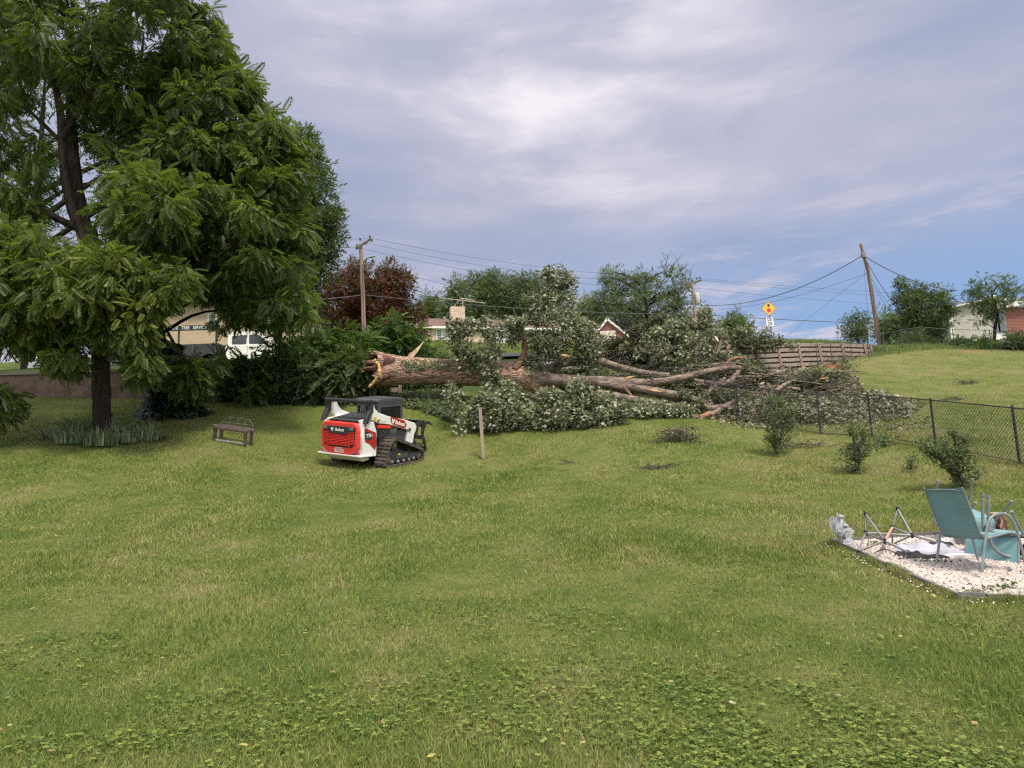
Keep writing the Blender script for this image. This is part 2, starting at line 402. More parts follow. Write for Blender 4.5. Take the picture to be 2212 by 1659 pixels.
# ------------------------------------------------------------------ ground meshes (grid follows the retaining wall's line)
def strip(name, xs, ts, off=0.0, mat=None, fn=ground, smooth=True):
    X, T = np.meshgrid(xs, ts); Y = wallY(X)+T; Z = fn(X, Y)+off
    v = np.stack([X, Y, Z], -1).reshape(-1, 3); nx = len(xs); ny = len(ts)
    i, j = np.meshgrid(np.arange(nx-1), np.arange(ny-1)); a = (j*nx+i).ravel()
    f = np.stack([a, a+1, a+1+nx, a+nx], 1)
    return tag(link_mesh(name, v, f, mat, smooth=smooth), kind='structure')
xs = np.unique(np.r_[np.linspace(-220, -50, 12), np.arange(-50, 50.1, .5), np.linspace(52, 220, 12)])
def lowfn(x, y): return g_low(x, y)+.02*np.sin(x*1.3+y*.4)*np.sin(y*1.1-x*.3)
strip('lawn', xs, np.unique(np.r_[np.linspace(-120, -50, 6), np.arange(-50, -.1, .5), -.12]), 0, M_lawn, lowfn)
strip('hillside', xs, np.unique(np.r_[-.11, np.arange(.3, 60, .9), np.linspace(62, 420, 16)]), 0, M_hill, lambda x, y: np.where(x > 18.5, ground(x, np.maximum(y, wallY(x)+.01)), g_up(x, y)))
strip('road', np.arange(-90, 17, 1.0), np.array([10.0, 11, 12, 13, 14, 15.5]), .06, M_road)

# ------------------------------------------------------------------ grass blades and clover
def snoise(x, y, seed=0):
    r = np.random.default_rng(seed); s = np.zeros_like(x)
    for k in range(9):
        a = r.uniform(0, 6.28); fr = r.uniform(.4, 2.6); s += np.sin(fr*(x*math.cos(a)+y*math.sin(a))+r.uniform(0, 6.28))
    return s/3.0
BED = [on_ground(1797, 1176), on_ground(2130, 1153), on_ground(2420, 1170), on_ground(2420, 1300), on_ground(2075, 1297)]
def in_poly(x, y, poly):
    x = np.asarray(x); inside = np.zeros(x.shape, bool); n = len(poly)
    for i in range(n):
        x1, y1 = poly[i][:2]; x2, y2 = poly[(i+1) % n][:2]
        c = ((y1 > y) != (y2 > y)); xi = (x2-x1)*(y-y1)/((y2-y1) if y2 != y1 else 1e-9)+x1
        inside ^= c & (x < xi)
    return inside
def sample_lawn(n, y0, y1, pw=2.0, wide=.86, bed=True):
    u = rg.random(n)
    if abs(pw-1) < 1e-6: y = y0*(y1/y0)**u
    else: a, b = y0**(1-pw), y1**(1-pw); y = (a+(b-a)*u)**(1/(1-pw))
    x = rg.uniform(-wide, wide, n)*y*(1+.0*y)
    k = (y < wallY(x)-.1)
    if bed: k &= ~in_poly(x, y, BED)
    return x[k], y[k]
def blades(x, y, h, wd, lean=.55):
    n = len(x); z = lowfn(x, y)
    a = rg.uniform(0, 2*math.pi, n); b = a+rg.uniform(-.9, .9, n)+math.pi/2
    l = rg.uniform(.1, lean, n)*h
    base = np.stack([x, y, z-.008], 1)
    sd = np.stack([np.cos(a), np.sin(a), 0*a], 1)*(wd/2)[:, None]
    tip = base+np.stack([np.cos(b)*l, np.sin(b)*l, h], 1)
    v = np.stack([base-sd, base+sd, tip], 1).reshape(-1, 3)
    return v, np.arange(3*n).reshape(n, 3)
vs, fs, o = [], [], 0
for (n, y0, y1, pw) in ((330000, 2.9, 11, 1.9), (330000, 9, 27, 1.3), (170000, 24, 44, 1.0)):
    x, y = sample_lawn(n, y0, y1, pw)
    tall = 1+.35*snoise(x*1.6, y*1.6, 3)
    h = rg.uniform(.022, .058, len(x))*np.clip(tall, .55, 1.8)*(1+y*.012)*np.where(y > 24, .7, 1)
    wd = rg.uniform(.0035, .0075, len(x))*np.maximum(1, y/5.5)**1.0*np.where(y > 24, .6, 1)
    v, f = blades(x, y, h, wd, 1.15); vs.append(v); fs.append(f+o); o += len(v)
tag(link_mesh('grass', np.concatenate(vs), np.concatenate(fs), M_blade), 'mown summer lawn grass with dry and lush patches', 'grass', kind='stuff')
# taller tufts
x0, y0 = sample_lawn(420, 3.2, 20, 1.5); vs, fs, o = [], [], 0
for a, b in zip(x0, y0):
    k = rnd.randint(14, 34); s = rnd.uniform(.05, .13)
    x = a+rg.normal(0, s, k); y = b+rg.normal(0, s, k)
    v, f = blades(x, y, rg.uniform(.06, .12, k), np.full(k, .004)*max(1, b/6), 1.0); vs.append(v); fs.append(f+o); o += len(v)
M_tuft = leafmat('tuft_blade', [(.05, .12, .03), (.09, .18, .05), (.14, .22, .09)], .3)
tag(link_mesh('grass_tufts', np.concatenate(vs), np.concatenate(fs), M_tuft, tint=rg.random(sum(len(v) for v in vs))), 'darker longer grass tufts dotted over the lawn', 'grass', kind='stuff')
# fallen single leaves, yellowish, on the lawn
def leaf_quads(c, size, tilt=.3, aspect=.6):
    n = len(c); a = rg.uniform(0, 6.28, n); d = np.stack([np.cos(a), np.sin(a), rg.normal(0, tilt, n)], 1); d /= np.linalg.norm(d, axis=1)[:, None]
    r = rg.normal(0, 1, (n, 3)); r[:, 2] = r[:, 2]*tilt; s = np.cross(d, np.array([0, 0, 1.])+rg.normal(0, tilt, (n, 3))); s /= np.linalg.norm(s, axis=1)[:, None]+1e-9
    L_ = size[:, None]
    return np.stack([c-d*L_*.5, c+s*L_*aspect*.5, c+d*L_*.5, c-s*L_*aspect*.5], 1).reshape(-1, 3), np.arange(4*n).reshape(n, 4)
# clover and plantain: rounded leaves close to the ground
x, y = sample_lawn(260000, 2.9, 13, 2.3)
nz = snoise(x*1.5, y*1.5, 11)+.7*snoise(x*4, y*4, 12)
k = rg.random(len(x)) < 1.0*np.clip((nz+.35-.10*np.maximum(y-4.6, 0))*.14, 0.02, .17)
x, y = x[k], y[k]; z = lowfn(x, y)+rg.uniform(.008, .046, len(x))
n = len(x); ang = rg.uniform(0, 6.28, n); V = []; rr = rg.uniform(.005, .0115, n)
for j in range(3):
    a = ang+j*2.094; c = np.stack([x+np.cos(a)*rr*.95, y+np.sin(a)*rr*.95, z+rg.uniform(-.004, .006, n)], 1)
    for q in range(6):
        b = a+q*math.pi/3; V.append(c+np.stack([np.cos(b)*rr, np.sin(b)*rr, rr*.25*np.sin(b*1.0+ang)], 1))
V = np.array(V).reshape(3, 6, n, 3).transpose(2, 0, 1, 3).reshape(-1, 3)
M_clover = leafmat('clover_leaf', [(.07, .125, .025), (.13, .19, .035), (.20, .26, .05), (.33, .36, .08)], .3, .55)
tag(link_mesh('clover', V, np.arange(len(V)).reshape(-1, 6), M_clover, tint=np.repeat(rg.random(n), 18)), 'low clover and broad leaved weeds growing through the lawn', 'weeds', kind='stuff')
x, y = sample_lawn(190, 4, 24, .6); z = lowfn(x, y)+.045
v, f = leaf_quads(np.stack([x, y, z], 1), rg.uniform(.03, .07, len(x)), .25)
M_dead = leafmat('dry_leaf', [(.35, .28, .07), (.45, .40, .12), (.30, .18, .09), (.5, .46, .3)], .2)
tag(link_mesh('fallen_leaves', v, f, M_dead, tint=np.repeat(rg.random(len(x)), 4)), 'yellowed single leaves dropped over the lawn', 'leaves', kind='stuff')
# orange clay patches at the upper fence
M_clay = pmat('red_clay', (.30, .125, .065), (.21, .09, .05), scale=4, rough=.95, bump=.3, bscale=14, spec=.1)
def clay(u, v, a, b, h, label):
    c = on_ground(u, v); mb = MB(); n = 20; vv = []
    for k, q in enumerate((1.0, .72, .4, 0.02)):
        for j in range(n):
            t = 2*math.pi*j/n; w_ = q*(1+.15*math.sin(3*t+1)+.1*math.sin(5*t)); X = c[0]+math.cos(t)*a*w_; Y = c[1]+math.sin(t)*b*w_
            vv.append((X, Y, float(g_low(X, Y))-.02+h*(1-q*q)+.03*(k > 0)))
    f = [(i*n+j, i*n+(j+1) % n, (i+1)*n+(j+1) % n, (i+1)*n+j) for i in range(3) for j in range(n)]
    mb.add(vv, f); o = mb.build('clay_mound', M_clay, smooth=True); return tag(o, label, 'bare earth')
clay(1804, 793, .62, .5, .22, 'mound of bare orange clay at the foot of the retaining wall')
clay(2092, 761, .8, .25, .04, 'thin strip of bare orange earth below the top fence')

# ------------------------------------------------------------------ retaining wall of grey steel bins
M_cribshade = pmat('bin_recess_shade', (.07, .055, .048), (.04, .034, .03), scale=4, rough=.9)  # shade between the panels painted in as a darker wall colour
M_crib = pmat('weathered_bin_wall', (.33, .265, .22), (.22, .17, .145), scale=3, rough=.8, bump=.15, bscale=30, stretch=(1, 1, 3), metal=.0)
M_cribrust = pmat('rusty_bin_edge', (.25, .175, .135), (.19, .13, .105), scale=5, rough=.9, bump=.2)
def bin_wall(x0, x1, label, nrow=5, top_add=.02, step=1.95, hfix=None):
    xs_ = []; x = x0
    while x < x1-.3:
        xs_.append(x); dxy = math.hypot(1, float(wallY(x+.5)-wallY(x-.5))); x += step/dxy
    xs_.append(x1)
    base = (x0, float(wallY(x0)), float(g_low(x0, wallY(x0)))); root = thing('retaining_wall', label, 'retaining wall', base)
    def tp(x): return float(g_up(x, wallY(x)+.2))+top_add
    def bt(x): return float(g_low(x, wallY(x)-.3))-.25
    for a, b in zip(xs_[:-1], xs_[1:]):
        rows = MB(); rec = MB(); ya, yb = float(wallY(a)), float(wallY(b))
        H = hfix or .27
        for k in range(7):
            za, zb = tp(a)-k*H, tp(b)-k*H
            if za < bt(a) and zb < bt(b): break
            lean = -.05*k-.14
            A = np.array([a, ya+lean, za-H*.36]); B = np.array([b, yb+lean, zb-H*.36])
            rows.bar(A, B, .05, H*.66)
            A2 = A+[0, .12, -H*.3]; B2 = B+[0, .12, -H*.3]; rec.bar(A2, B2, .04, H*.98)
        pn = rows.build('panel', M_crib, root, True); rec.build('recess', M_cribshade, root, True)
    for a in xs_:
        p = MB(); t = tp(a); bz = bt(a); n = (t-bz)
        p.bar((a, float(wallY(a))-.20, t+.02), (a+.03, float(wallY(a))-.20-.17*n, bz), .12, .09, up=(0, 1, 0)); p.build('post', M_cribrust, root, True)
    return root
bin_wall(8.6, 20.7, 'weathered brown panelled retaining wall at the top right, under the speed sign')
bin_wall(-11.4, -4.6, 'dark shaded panelled retaining wall behind the loader, overgrown with ivy')
# brown masonry wall at the far left
M_brick = pmat('brown_masonry', (.12, .08, .06), (.19, .13, .10), scale=2.2, rough=.9, bump=.3, bscale=20)
root = thing('stone_wall', 'low brown masonry wall behind the walnut tree at far left', 'wall', (-20, 27.8, 5.3))
mb = MB(); cap = MB()
for a in np.arange(-34, -11.6, 1.6):
    b = a+1.59; mb.bar((a, wallY(a)-.22, 5.75), (b, wallY(b)-.22, 5.75), .3, 1.55); cap.bar((a, wallY(a)-.25, 6.57), (b, wallY(b)-.25, 6.57), .42, .09)
mb.build('wall_face', M_brick, root, True); cap.build('coping', pmat('coping', (.20, .17, .15), scale=3, bump=.2), root, True)

# ------------------------------------------------------------------ gravel bed with timber edging
M_timber_grey = pmat('grey_edging_timber', (.23, .22, .21), (.15, .145, .14), scale=8, rough=.85, bump=.25, bscale=40, stretch=(1, 1, 6))
bz = float(np.mean([p[2] for p in BED[:1]]))
poly = [(p[0], p[1]) for p in BED]
cx_, cy_ = np.mean([p[0] for p in poly]), np.mean([p[1] for p in poly])
def bedz(x, y): return lowfn(np.asarray(x, float), np.asarray(y, float))+.015
gx = np.arange(min(p[0] for p in poly), max(p[0] for p in poly), .12); gy = np.arange(min(p[1] for p in poly), max(p[1] for p in poly)+.12, .12)
X, Y = np.meshgrid(gx, gy); ins = in_poly(X, Y, BED); nx = len(gx)
v = np.stack([X, Y, bedz(X, Y)], -1).reshape(-1, 3)
f = [(j*nx+i, j*nx+i+1, (j+1)*nx+i+1, (j+1)*nx+i) for j in range(len(gy)-1) for i in range(nx-1) if ins[j, i] and ins[j, i+1] and ins[j+1, i] and ins[j+1, i+1]]
M_bedbase = pmat('gravel_base', (.30, .27, .24), (.14, .13, .12), scale=60, rough=.95, bump=.3, bscale=80)
tag(link_mesh('gravel_bed_base', v, f, M_bedbase), kind='structure')
n = 36000
gxr = rg.uniform(min(p[0] for p in poly), max(p[0] for p in poly), n); gyr = rg.uniform(min(p[1] for p in poly), max(p[1] for p in poly), n)
k = in_poly(gxr, gyr, BED); gxr, gyr = gxr[k], gyr[k]; n = len(gxr)
octa = np.array([(1, 0, 0), (0, 1, 0), (-1, 0, 0), (0, -1, 0), (0, 0, 1)], float); of = np.array([(0, 1, 4), (1, 2, 4), (2, 3, 4), (3, 0, 4)])
sz = rg.uniform(.009, .022, n)[:, None, None]*rg.uniform(.7, 1.25, (n, 1, 3)); an = rg.uniform(0, 6.28, n)
Rz = np.zeros((n, 3, 3)); Rz[:, 0, 0] = np.cos(an); Rz[:, 0, 1] = -np.sin(an); Rz[:, 1, 0] = np.sin(an); Rz[:, 1, 1] = np.cos(an); Rz[:, 2, 2] = 1
sh_ = rg.uniform(-.5, .5, (n, 1, 3))*np.array([0, 0, 0])
oo = octa[None]+rg.normal(0, .18, (n, 5, 3)); vv = np.einsum('nij,nkj->nki', Rz, oo*sz)
vv += np.stack([gxr, gyr, bedz(gxr, gyr)+rg.uniform(.0, .012, n)], 1)[:, None]
ff = (of[None]+(np.arange(n)*5)[:, None, None]).reshape(-1, 3)
M_gravel = leafmat('white_pebble', [(.24, .20, .17), (.46, .39, .345), (.56, .49, .445), (.66, .60, .56)], .0, .8)
tag(link_mesh('gravel', vv.reshape(-1, 3), ff, M_gravel, tint=np.repeat(rg.random(n), 5)), 'white pebble gravel filling the timber edged patch', 'gravel', kind='stuff')
def edge(a, b, label, nm='edging_board'):
    a = np.array(a); b = np.array(b); m = MB(); k = 6
    for i in range(k):
        p = a+(b-a)*i/k; q = a+(b-a)*(i+1)/k
        jz = rnd.uniform(-.010, .012); jy = rnd.uniform(-.012, .012); e_ = (q-p)*.004; p = (p[0]+e_[0]-jy*.3, p[1]+e_[1]+jy, float(lowfn(p[0], p[1]))+.015+jz); q = (q[0]-e_[0], q[1]-e_[1]+rnd.uniform(-.012, .012), float(lowfn(q[0], q[1]))+.015+jz+rnd.uniform(-.006, .006)); m.bar(p, q, .045+rnd.uniform(-.006, .006), .10)
    return tag(m.build(nm, M_timber_grey), label, 'edging')
edge(BED[0], BED[1], 'grey timber edging along the back of the gravel bed')
edge(BED[1], BED[2], 'grey timber edging behind the chairs, running out of the frame')
edge(BED[0], BED[4], 'grey timber edging along the front left of the gravel bed')
edge(BED[4], BED[3], 'short grey timber edging at the front corner of the gravel bed')
# stones kicked out onto the grass, and longer grass left standing along the boards
def along(a, b, n, off0, off1):
    a = np.array(a[:2]); b = np.array(b[:2]); t = rg.random(n)[:, None]; d = (b-a)/np.linalg.norm(b-a); nrm = np.array([d[1], -d[0]])
    if in_poly(np.array([(a+b)[0]/2+nrm[0]*.1]), np.array([(a+b)[1]/2+nrm[1]*.1]), BED)[0]: nrm = -nrm
    return a+(b-a)*t+nrm*rg.uniform(off0, off1, n)[:, None]
q = np.concatenate([along(BED[0], BED[4], 90, .03, .22), along(BED[4], BED[3], 40, .03, .2), along(BED[0], BED[1], 20, .03, .12)]); n = len(q)
sz = rg.uniform(.007, .014, (n, 1, 1)); vv = octa[None]*sz+rg.normal(0, .002, (n, 5, 3))+np.stack([q[:, 0], q[:, 1], lowfn(q[:, 0], q[:, 1])+.022], 1)[:, None]
tag(link_mesh('gravel', vv.reshape(-1, 3), (of[None]+(np.arange(n)*5)[:, None, None]).reshape(-1, 3), M_gravel, tint=np.repeat(rg.random(n), 5)), 'few white stones scattered on the grass outside the edging', 'gravel', kind='stuff')
q = np.concatenate([along(BED[0], BED[4], 2600, .025, .10), along(BED[4], BED[3], 1200, .025, .10), along(BED[0], BED[1], 1000, .02, .10), along(BED[1], BED[2], 800, .02, .10)])
EDGE_BLADES = [blades(q[:, 0], q[:, 1], rg.uniform(.05, .13, len(q))*np.clip(.8+.5*snoise(q[:, 0]*5, q[:, 1]*5, 9), .35, 1.5), np.full(len(q), .006), .8)]
def ring_blades(x, y, r0, r1, n, h0=.04, h1=.10):
    a = rg.uniform(0, 6.28, n); r = rg.uniform(r0, r1, n); X_ = x+np.cos(a)*r; Y_ = y+np.sin(a)*r; EDGE_BLADES.append(blades(X_, Y_, rg.uniform(h0, h1, n), np.full(n, .004*max(1, y/7)), .8))
# ------------------------------------------------------------------ foliage machinery
def rot_from(d, up):
    d = d/np.linalg.norm(d, axis=1)[:, None]; s = np.cross(up, d); s /= np.linalg.norm(s, axis=1)[:, None]+1e-9; n = np.cross(d, s)
    return np.stack([d, s, n], 2)
def frond_template(pairs=7, leaf=.30, wid=.085, droop=.32, hang=.10):
    V, Fc = [], []
    def lf(b, d, l, w_):
        d = np.array(d, float); d /= np.linalg.norm(d); s = np.cross((0, 0, 1), d); s /= np.linalg.norm(s); k = len(V)
        V.extend([b, b+d*l*.45+s*w_, b+d*l, b+d*l*.45-s*w_]); Fc.append((k, k+1, k+2, k+3))
    for i in range(pairs):
        t = .16+.78*i/(pairs-1); b = np.array([t, 0, -droop*t*t]); l = leaf*(1-.5*abs(t-.5))
        for sgn in (-1, 1): lf(b, (.45, sgn*1.0, -hang*2-.35*t), l, wid)
    lf(np.array([.97, 0, -droop*.94]), (1, 0, -.9), leaf*.8, wid)
    return np.array(V), np.array(Fc)
FROND = frond_template(8, .30, .062)
FROND_FINE = frond_template(9, .20, .05, .22, .02)
q = [(0, 0), (.30, .42), (.42, .22), (.55, .50), (.66, .20), (1, 0), (.66, -.20), (.55, -.50), (.42, -.22), (.30, -.42)]
LOBED = (np.array([(a-.1, b*.85, -.25*abs(b)-.12*a*a) for a, b in q]), np.array([(0, 1, 2, 8, 9), (2, 3, 4, 6, 8), (4, 5, 6, 6, 6)][:0] or [(0, 1, 2, 8), (0, 8, 9, 9), (2, 3, 4, 8), (8, 4, 6, 7), (4, 5, 6, 6)]))
LOBED = (LOBED[0], np.array([(0, 1, 2), (0, 2, 8), (0, 8, 9), (2, 3, 4), (2, 4, 8), (4, 6, 8), (6, 7, 8), (4, 5, 6)]))
LEAF = (np.array([(0, 0, 0), (.4, .30, .04), (1, 0, -.12), (.4, -.30, .04)]), np.array([(0, 1, 2, 3)]))
SPRIG = None
def sprig_template():
    V, Fc = [], []; r = np.random.default_rng(3)
    for i in range(5):
        a = r.uniform(-1.1, 1.1); b = np.array([.18*i, 0, 0]); d = np.array([math.cos(a), math.sin(a), r.uniform(-.5, .3)]); s = np.cross(d, (0, r.uniform(-.5, .5), 1)); s /= np.linalg.norm(s); k = len(V)
        V.extend([b, b+d*.18+s*.11, b+d*.42, b+d*.18-s*.11]); Fc.append((k, k+1, k+2, k+3))
    return np.array(V), np.array(Fc)
SPRIG = sprig_template()
def scatter(tmpl, pos, d, up, size, tint):
    tv, tf = tmpl; n = len(pos); R = rot_from(d, up)
    v = np.einsum('nij,kj->nki', R, tv)*size[:, None, None]+pos[:, None]
    f = (tf[None]+(np.arange(n)*len(tv))[:, None, None]).reshape(-1, tf.shape[1])
    return v.reshape(-1, 3), f, np.repeat(tint, len(tv))
def poly_sample(poly, n):
    p = np.array(poly, float); lo, hi = p.min(0), p.max(0); out = []
    while len(out) < n:
        q = rg.uniform(lo, hi, (n*2, 2)); k = in_poly(q[:, 0], q[:, 1], poly); out += list(q[k])
    return np.array(out[:n])
def edge_dist(q, poly):
    p = np.array(poly, float); best = np.full(len(q), 1e9)
    for i in range(len(p)):
        a, b = p[i], p[(i+1) % len(p)]; ab = b-a; t = np.clip(((q-a)@ab)/(ab@ab+1e-9), 0, 1); best = np.minimum(best, np.linalg.norm(q-(a+t[:, None]*ab), axis=1))
    return best
def clumps(poly, Y, thick, n, inset=0):
    """clump centres filling a crown: the outline is the crown's silhouette, the depth bulges towards its middle"""
    q = poly_sample(poly, n*3); e = edge_dist(q, poly); m = max(e.max(), 1); inset = min(inset, m*.45); k_ = e > inset; q, e = q[k_][:n], e[k_][:n]; n = len(q); off = rg.uniform(-1, 1, n)*thick*np.sqrt(np.clip(e/m, .04, 1))
    ne = int(n*.22); p = np.array(poly, float); k = rg.integers(0, len(p), ne); t = rg.random(ne)[:, None]; c0 = p.mean(0)
    ed = p[k]*(1-t)+p[(k+1) % len(p)]*t; dv = ed-c0; dv /= np.linalg.norm(dv, axis=1)[:, None]+1e-6; ed = ed+dv*(rg.uniform(-4, 15, ne)-inset*.9)[:, None]
    return np.array([P(a, b, Y+o) for (a, b), o in zip(q, off)]+[P(a, b, Y+rg.uniform(-.4, .4)*thick) for a, b in ed])
def foliage(centers, r, per, tmpl, size, hang=.25, flat=.8, tint_c=None, up_noise=.5, out=(.15, 1.0)):
    """leaves spread through each clump, facing outwards and hanging a little"""
    nc = len(centers); rad = rg.uniform(.65, 1.3, nc)*r
    dirs = rg.normal(0, 1, (nc, per, 3)); dirs /= np.linalg.norm(dirs, axis=2)[..., None]
    dist = rg.uniform(out[0]**2, out[1]**2, (nc, per))**.5
    pos = centers[:, None]+dirs*(dist*rad[:, None])[..., None]*np.array([1, 1, flat])
    d = dirs*np.array([1, 1, .7])+np.array([0, 0, -hang])+rg.normal(0, .35, dirs.shape)
    up = np.array([0, 0, 1.])+rg.normal(0, up_noise, dirs.shape)
    ct = rg.beta(1.6, 2.6, nc) if tint_c is None else tint_c
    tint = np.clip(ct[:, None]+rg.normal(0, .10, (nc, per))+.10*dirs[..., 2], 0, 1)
    sz = rg.uniform(.7, 1.25, (nc, per))*size
    return scatter(tmpl, pos.reshape(-1, 3), d.reshape(-1, 3), up.reshape(-1, 3), sz.ravel(), tint.ravel())
def merge(parts):
    o = 0; V, Fc, T = [], [], []
    for v, f, t in parts: V.append(v); Fc.append(f+o); T.append(t); o += len(v)
    return np.concatenate(V), np.concatenate(Fc), np.concatenate(T)
def fol_obj(name, parts, mat, parent=None, label=None):
    v, f, t = merge(parts) if isinstance(parts, list) else parts
    o = link_mesh(name, v, f, mat, parent, world=True, tint=t)
    if label: o['label'] = label
    return o
M_bark = pmat('bark', (.075, .058, .045), (.035, .028, .022), scale=9, rough=.95, bump=.8, bscale=16, stretch=(1, 1, .16), spec=.15)
M_bark_dark = pmat('dark_bark', (.030, .024, .020), (.014, .012, .011), scale=9, rough=.95, bump=.8, bscale=14, stretch=(1, 1, .16), spec=.1)
M_twig = pmat('twig', (.10, .085, .07), (.05, .042, .036), scale=12, rough=.95, bump=.3)
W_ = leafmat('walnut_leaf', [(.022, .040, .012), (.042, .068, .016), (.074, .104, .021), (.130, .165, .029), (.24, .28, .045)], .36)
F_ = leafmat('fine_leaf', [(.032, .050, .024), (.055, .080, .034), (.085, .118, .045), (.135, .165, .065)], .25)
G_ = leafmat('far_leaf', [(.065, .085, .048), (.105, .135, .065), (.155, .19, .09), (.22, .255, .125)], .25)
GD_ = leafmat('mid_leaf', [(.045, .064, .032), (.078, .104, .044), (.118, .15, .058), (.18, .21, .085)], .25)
RED = leafmat('red_leaf', [(.045, .010, .012), (.085, .017, .018), (.135, .028, .022), (.20, .055, .03)], .2)
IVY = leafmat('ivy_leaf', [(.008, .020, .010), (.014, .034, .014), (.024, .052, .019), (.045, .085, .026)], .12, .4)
FERN = leafmat('fern_leaf', [(.022, .052, .016), (.038, .082, .020), (.066, .13, .028), (.12, .20, .04)], .3)
PALE = leafmat('storm_leaf', [(.085, .105, .045), (.145, .175, .078), (.215, .245, .12), (.32, .34, .16)], .2, .5, under=(.40, .41, .29))
DULL = leafmat('dull_leaf', [(.075, .085, .048), (.13, .14, .08), (.19, .195, .118), (.28, .275, .18)], .12, .6)
def limbs_mb(trunk, centers, k, r0=.06, r1=.012, seed=1, sides=5, bow=.25, zmin=2.6):
    rr = random.Random(seed); mb = MB(); tp = [np.array(p[:3], float) for p in trunk]
    for c in (centers[rr.sample(range(len(centers)), min(k, len(centers)))]):
        zlo = tp[0][2]+zmin*rr.uniform(1, 2.3); cand = [p for p in tp if zlo < p[2] < c[2]-.1] or [min(tp, key=lambda p: abs(p[2]-zlo))]
        b = min(cand, key=lambda p: abs((c[2]-p[2])-.55*np.linalg.norm((c-p)[:2]))+.15*np.linalg.norm(c-p))
        L_ = np.linalg.norm(c-b); mid = b*.5+c*.5+np.array([rr.uniform(-.1, .1)*L_, rr.uniform(-.1, .1)*L_, bow*L_*.35])
        pts = spline([b, mid, c], 4); n = len(pts); f = min(1.6, .5+L_*.2)
        mb.tube(pts, [r0*f*(1-i/(n-1))+r1 for i in range(n)], sides, cap=False)
    return mb
def trunk_path(px):   # (u, v, Y, r)
    return [np.r_[P(a, b, c), r] for a, b, c, r in px]
def trunk_mb(rows, n=12, sub=5, wob=.12, flare=0, seed=0):
    s = spline(rows, sub); mb = MB(); mb.tube([p[:3] for p in s], [p[3] for p in s], n, wob=wob, seed=seed); return mb, s
def tree(name, label, cat, base, trunks, crowns, tmpl, leafm, barkm=M_bark, group=None, nlimb=14, r0=.06, limb_r1=.012, sides=12, extra=None):
    """trunks: list of rows lists; crowns: list of (poly, Y, thick, nclump, r, per, size, hang)"""
    root = thing(name, label, cat, base, group)
    paths = []
    for i, rows in enumerate(trunks):
        mb, s = trunk_mb(rows, sides, seed=i); mb.build('trunk', barkm, root, True, smooth=True); paths += s
    parts, cen = [], []
    for (poly, Y, th, nc, r, per, size, hang, *sh) in crowns:
        c = clumps(poly, Y, th, nc, (r*.75+size*.25)*F/Y); cen.append(c); parts.append(foliage(c, r, per, tmpl, size, hang, tint_c=(rg.beta(1.6, 2.4, len(c))*.8+sh[0]) if sh else None))
    cen = np.concatenate(cen)
    if nlimb:
        lm = limbs_mb(paths, cen, nlimb, r0, limb_r1, seed=len(name), zmin=2.9 if name == 'walnut_tree' else .8)
        if name == 'walnut_tree':     # every limb of the near trees is a part of its own; 5 sides x 9 rings each
            for k in range(len(lm.v)//45):
                one = MB(); one.v = lm.v[k*45:(k+1)*45]; one.f = [tuple(i-k*45 for i in q) for q in lm.f if k*45 <= q[0] < (k+1)*45]; one.build('limb', barkm, root, True, smooth=True)
        else: lm.build('branchwork', barkm, root, True, smooth=True)
    if extra: parts += extra
    fol_obj('crown', parts, leafm, root)
    return root, cen, paths
def vert(p, h, r0, r1, lean=(0, 0)):   # simple standing trunk from a world point
    return [np.r_[p[0]+lean[0]*t, p[1]+lean[1]*t, p[2]-.2+h*t, r0+(r1-r0)*t] for t in (0, .25, .5, .75, 1)]

# ------------------------------------------------------------------ large walnut at the left
b = on_ground(222, 932)
Yw = b[1]
tr1 = trunk_path([(222, 945, Yw, .36), (222, 925, Yw, .29), (220, 880, Yw, .265), (218, 800, Yw, .265), (214, 700, Yw+.2, .27), (205, 600, Yw+.4, .28), (188, 500, Yw+.6, .30)])
tr2 = trunk_path([(186, 510, Yw+.6, .24), (168, 420, Yw+.9, .21), (158, 330, Yw+1, .19), (152, 230, Yw+1.2, .15), (150, 120, Yw+1.3, .11), (158, 0, Yw+1.4, .07), (165, -120, Yw+1.5, .03)])
tr3 = trunk_path([(182, 515, Yw+.6, .20), (152, 440, Yw+.3, .15), (137, 350, Yw+.1, .14), (130, 240, Yw, .12), (105, 120, Yw-.3, .08), (90, 20, Yw-.4, .04)])
tr4 = trunk_path([(135, 300, Yw, .10), (160, 255, Yw-.3, .09), (200, 190, Yw-.5, .06), (260, 120, Yw-.8, .03)])
tr5 = trunk_path([(185, 500, Yw+.7, .14), (120, 470, Yw, .11), (40, 420, Yw-.6, .08), (-60, 330, Yw-1, .05)])
cr1 = [([(-160, -220), (420, -220), (430, 10), (400, 60), (420, 100), (300, 130), (280, 200), (250, 250), (330, 300), (300, 330), (200, 330), (160, 250), (110, 230), (60, 330), (80, 440), (30, 480), (-160, 480)], Yw+.6, 4.0, 260, .46, 32, .42, .55),
       ([(190, 360), (330, 330), (440, 430), (420, 520), (330, 540), (270, 520), (215, 470)], Yw-1.5, 1.5, 45, .5, 22, .55, .5),
       ([(-120, 500), (60, 470), (160, 520), (260, 510), (330, 560), (405, 575), (415, 600), (385, 630), (345, 645), (325, 700), (310, 745), (270, 760), (235, 745), (200, 725), (150, 745), (110, 760), (60, 745), (20, 740), (-120, 760)], Yw-2.2, 2.2, 330, .42, 34, .37, .55, .30),
       ([(-40, 830), (20, 822), (40, 870), (15, 905), (-40, 900)], Yw-2.4, .8, 14, .35, 20, .42, .5),
       ([(315, 700), (340, 745), (340, 800), (310, 825), (275, 815), (290, 750)], Yw-2.4, .8, 20, .30, 16, .36, .6, .15),
       ([(95, 745), (185, 745), (178, 800), (130, 812), (100, 790)], Yw-2.8, .6, 12, .30, 15, .36, .6, .15)]
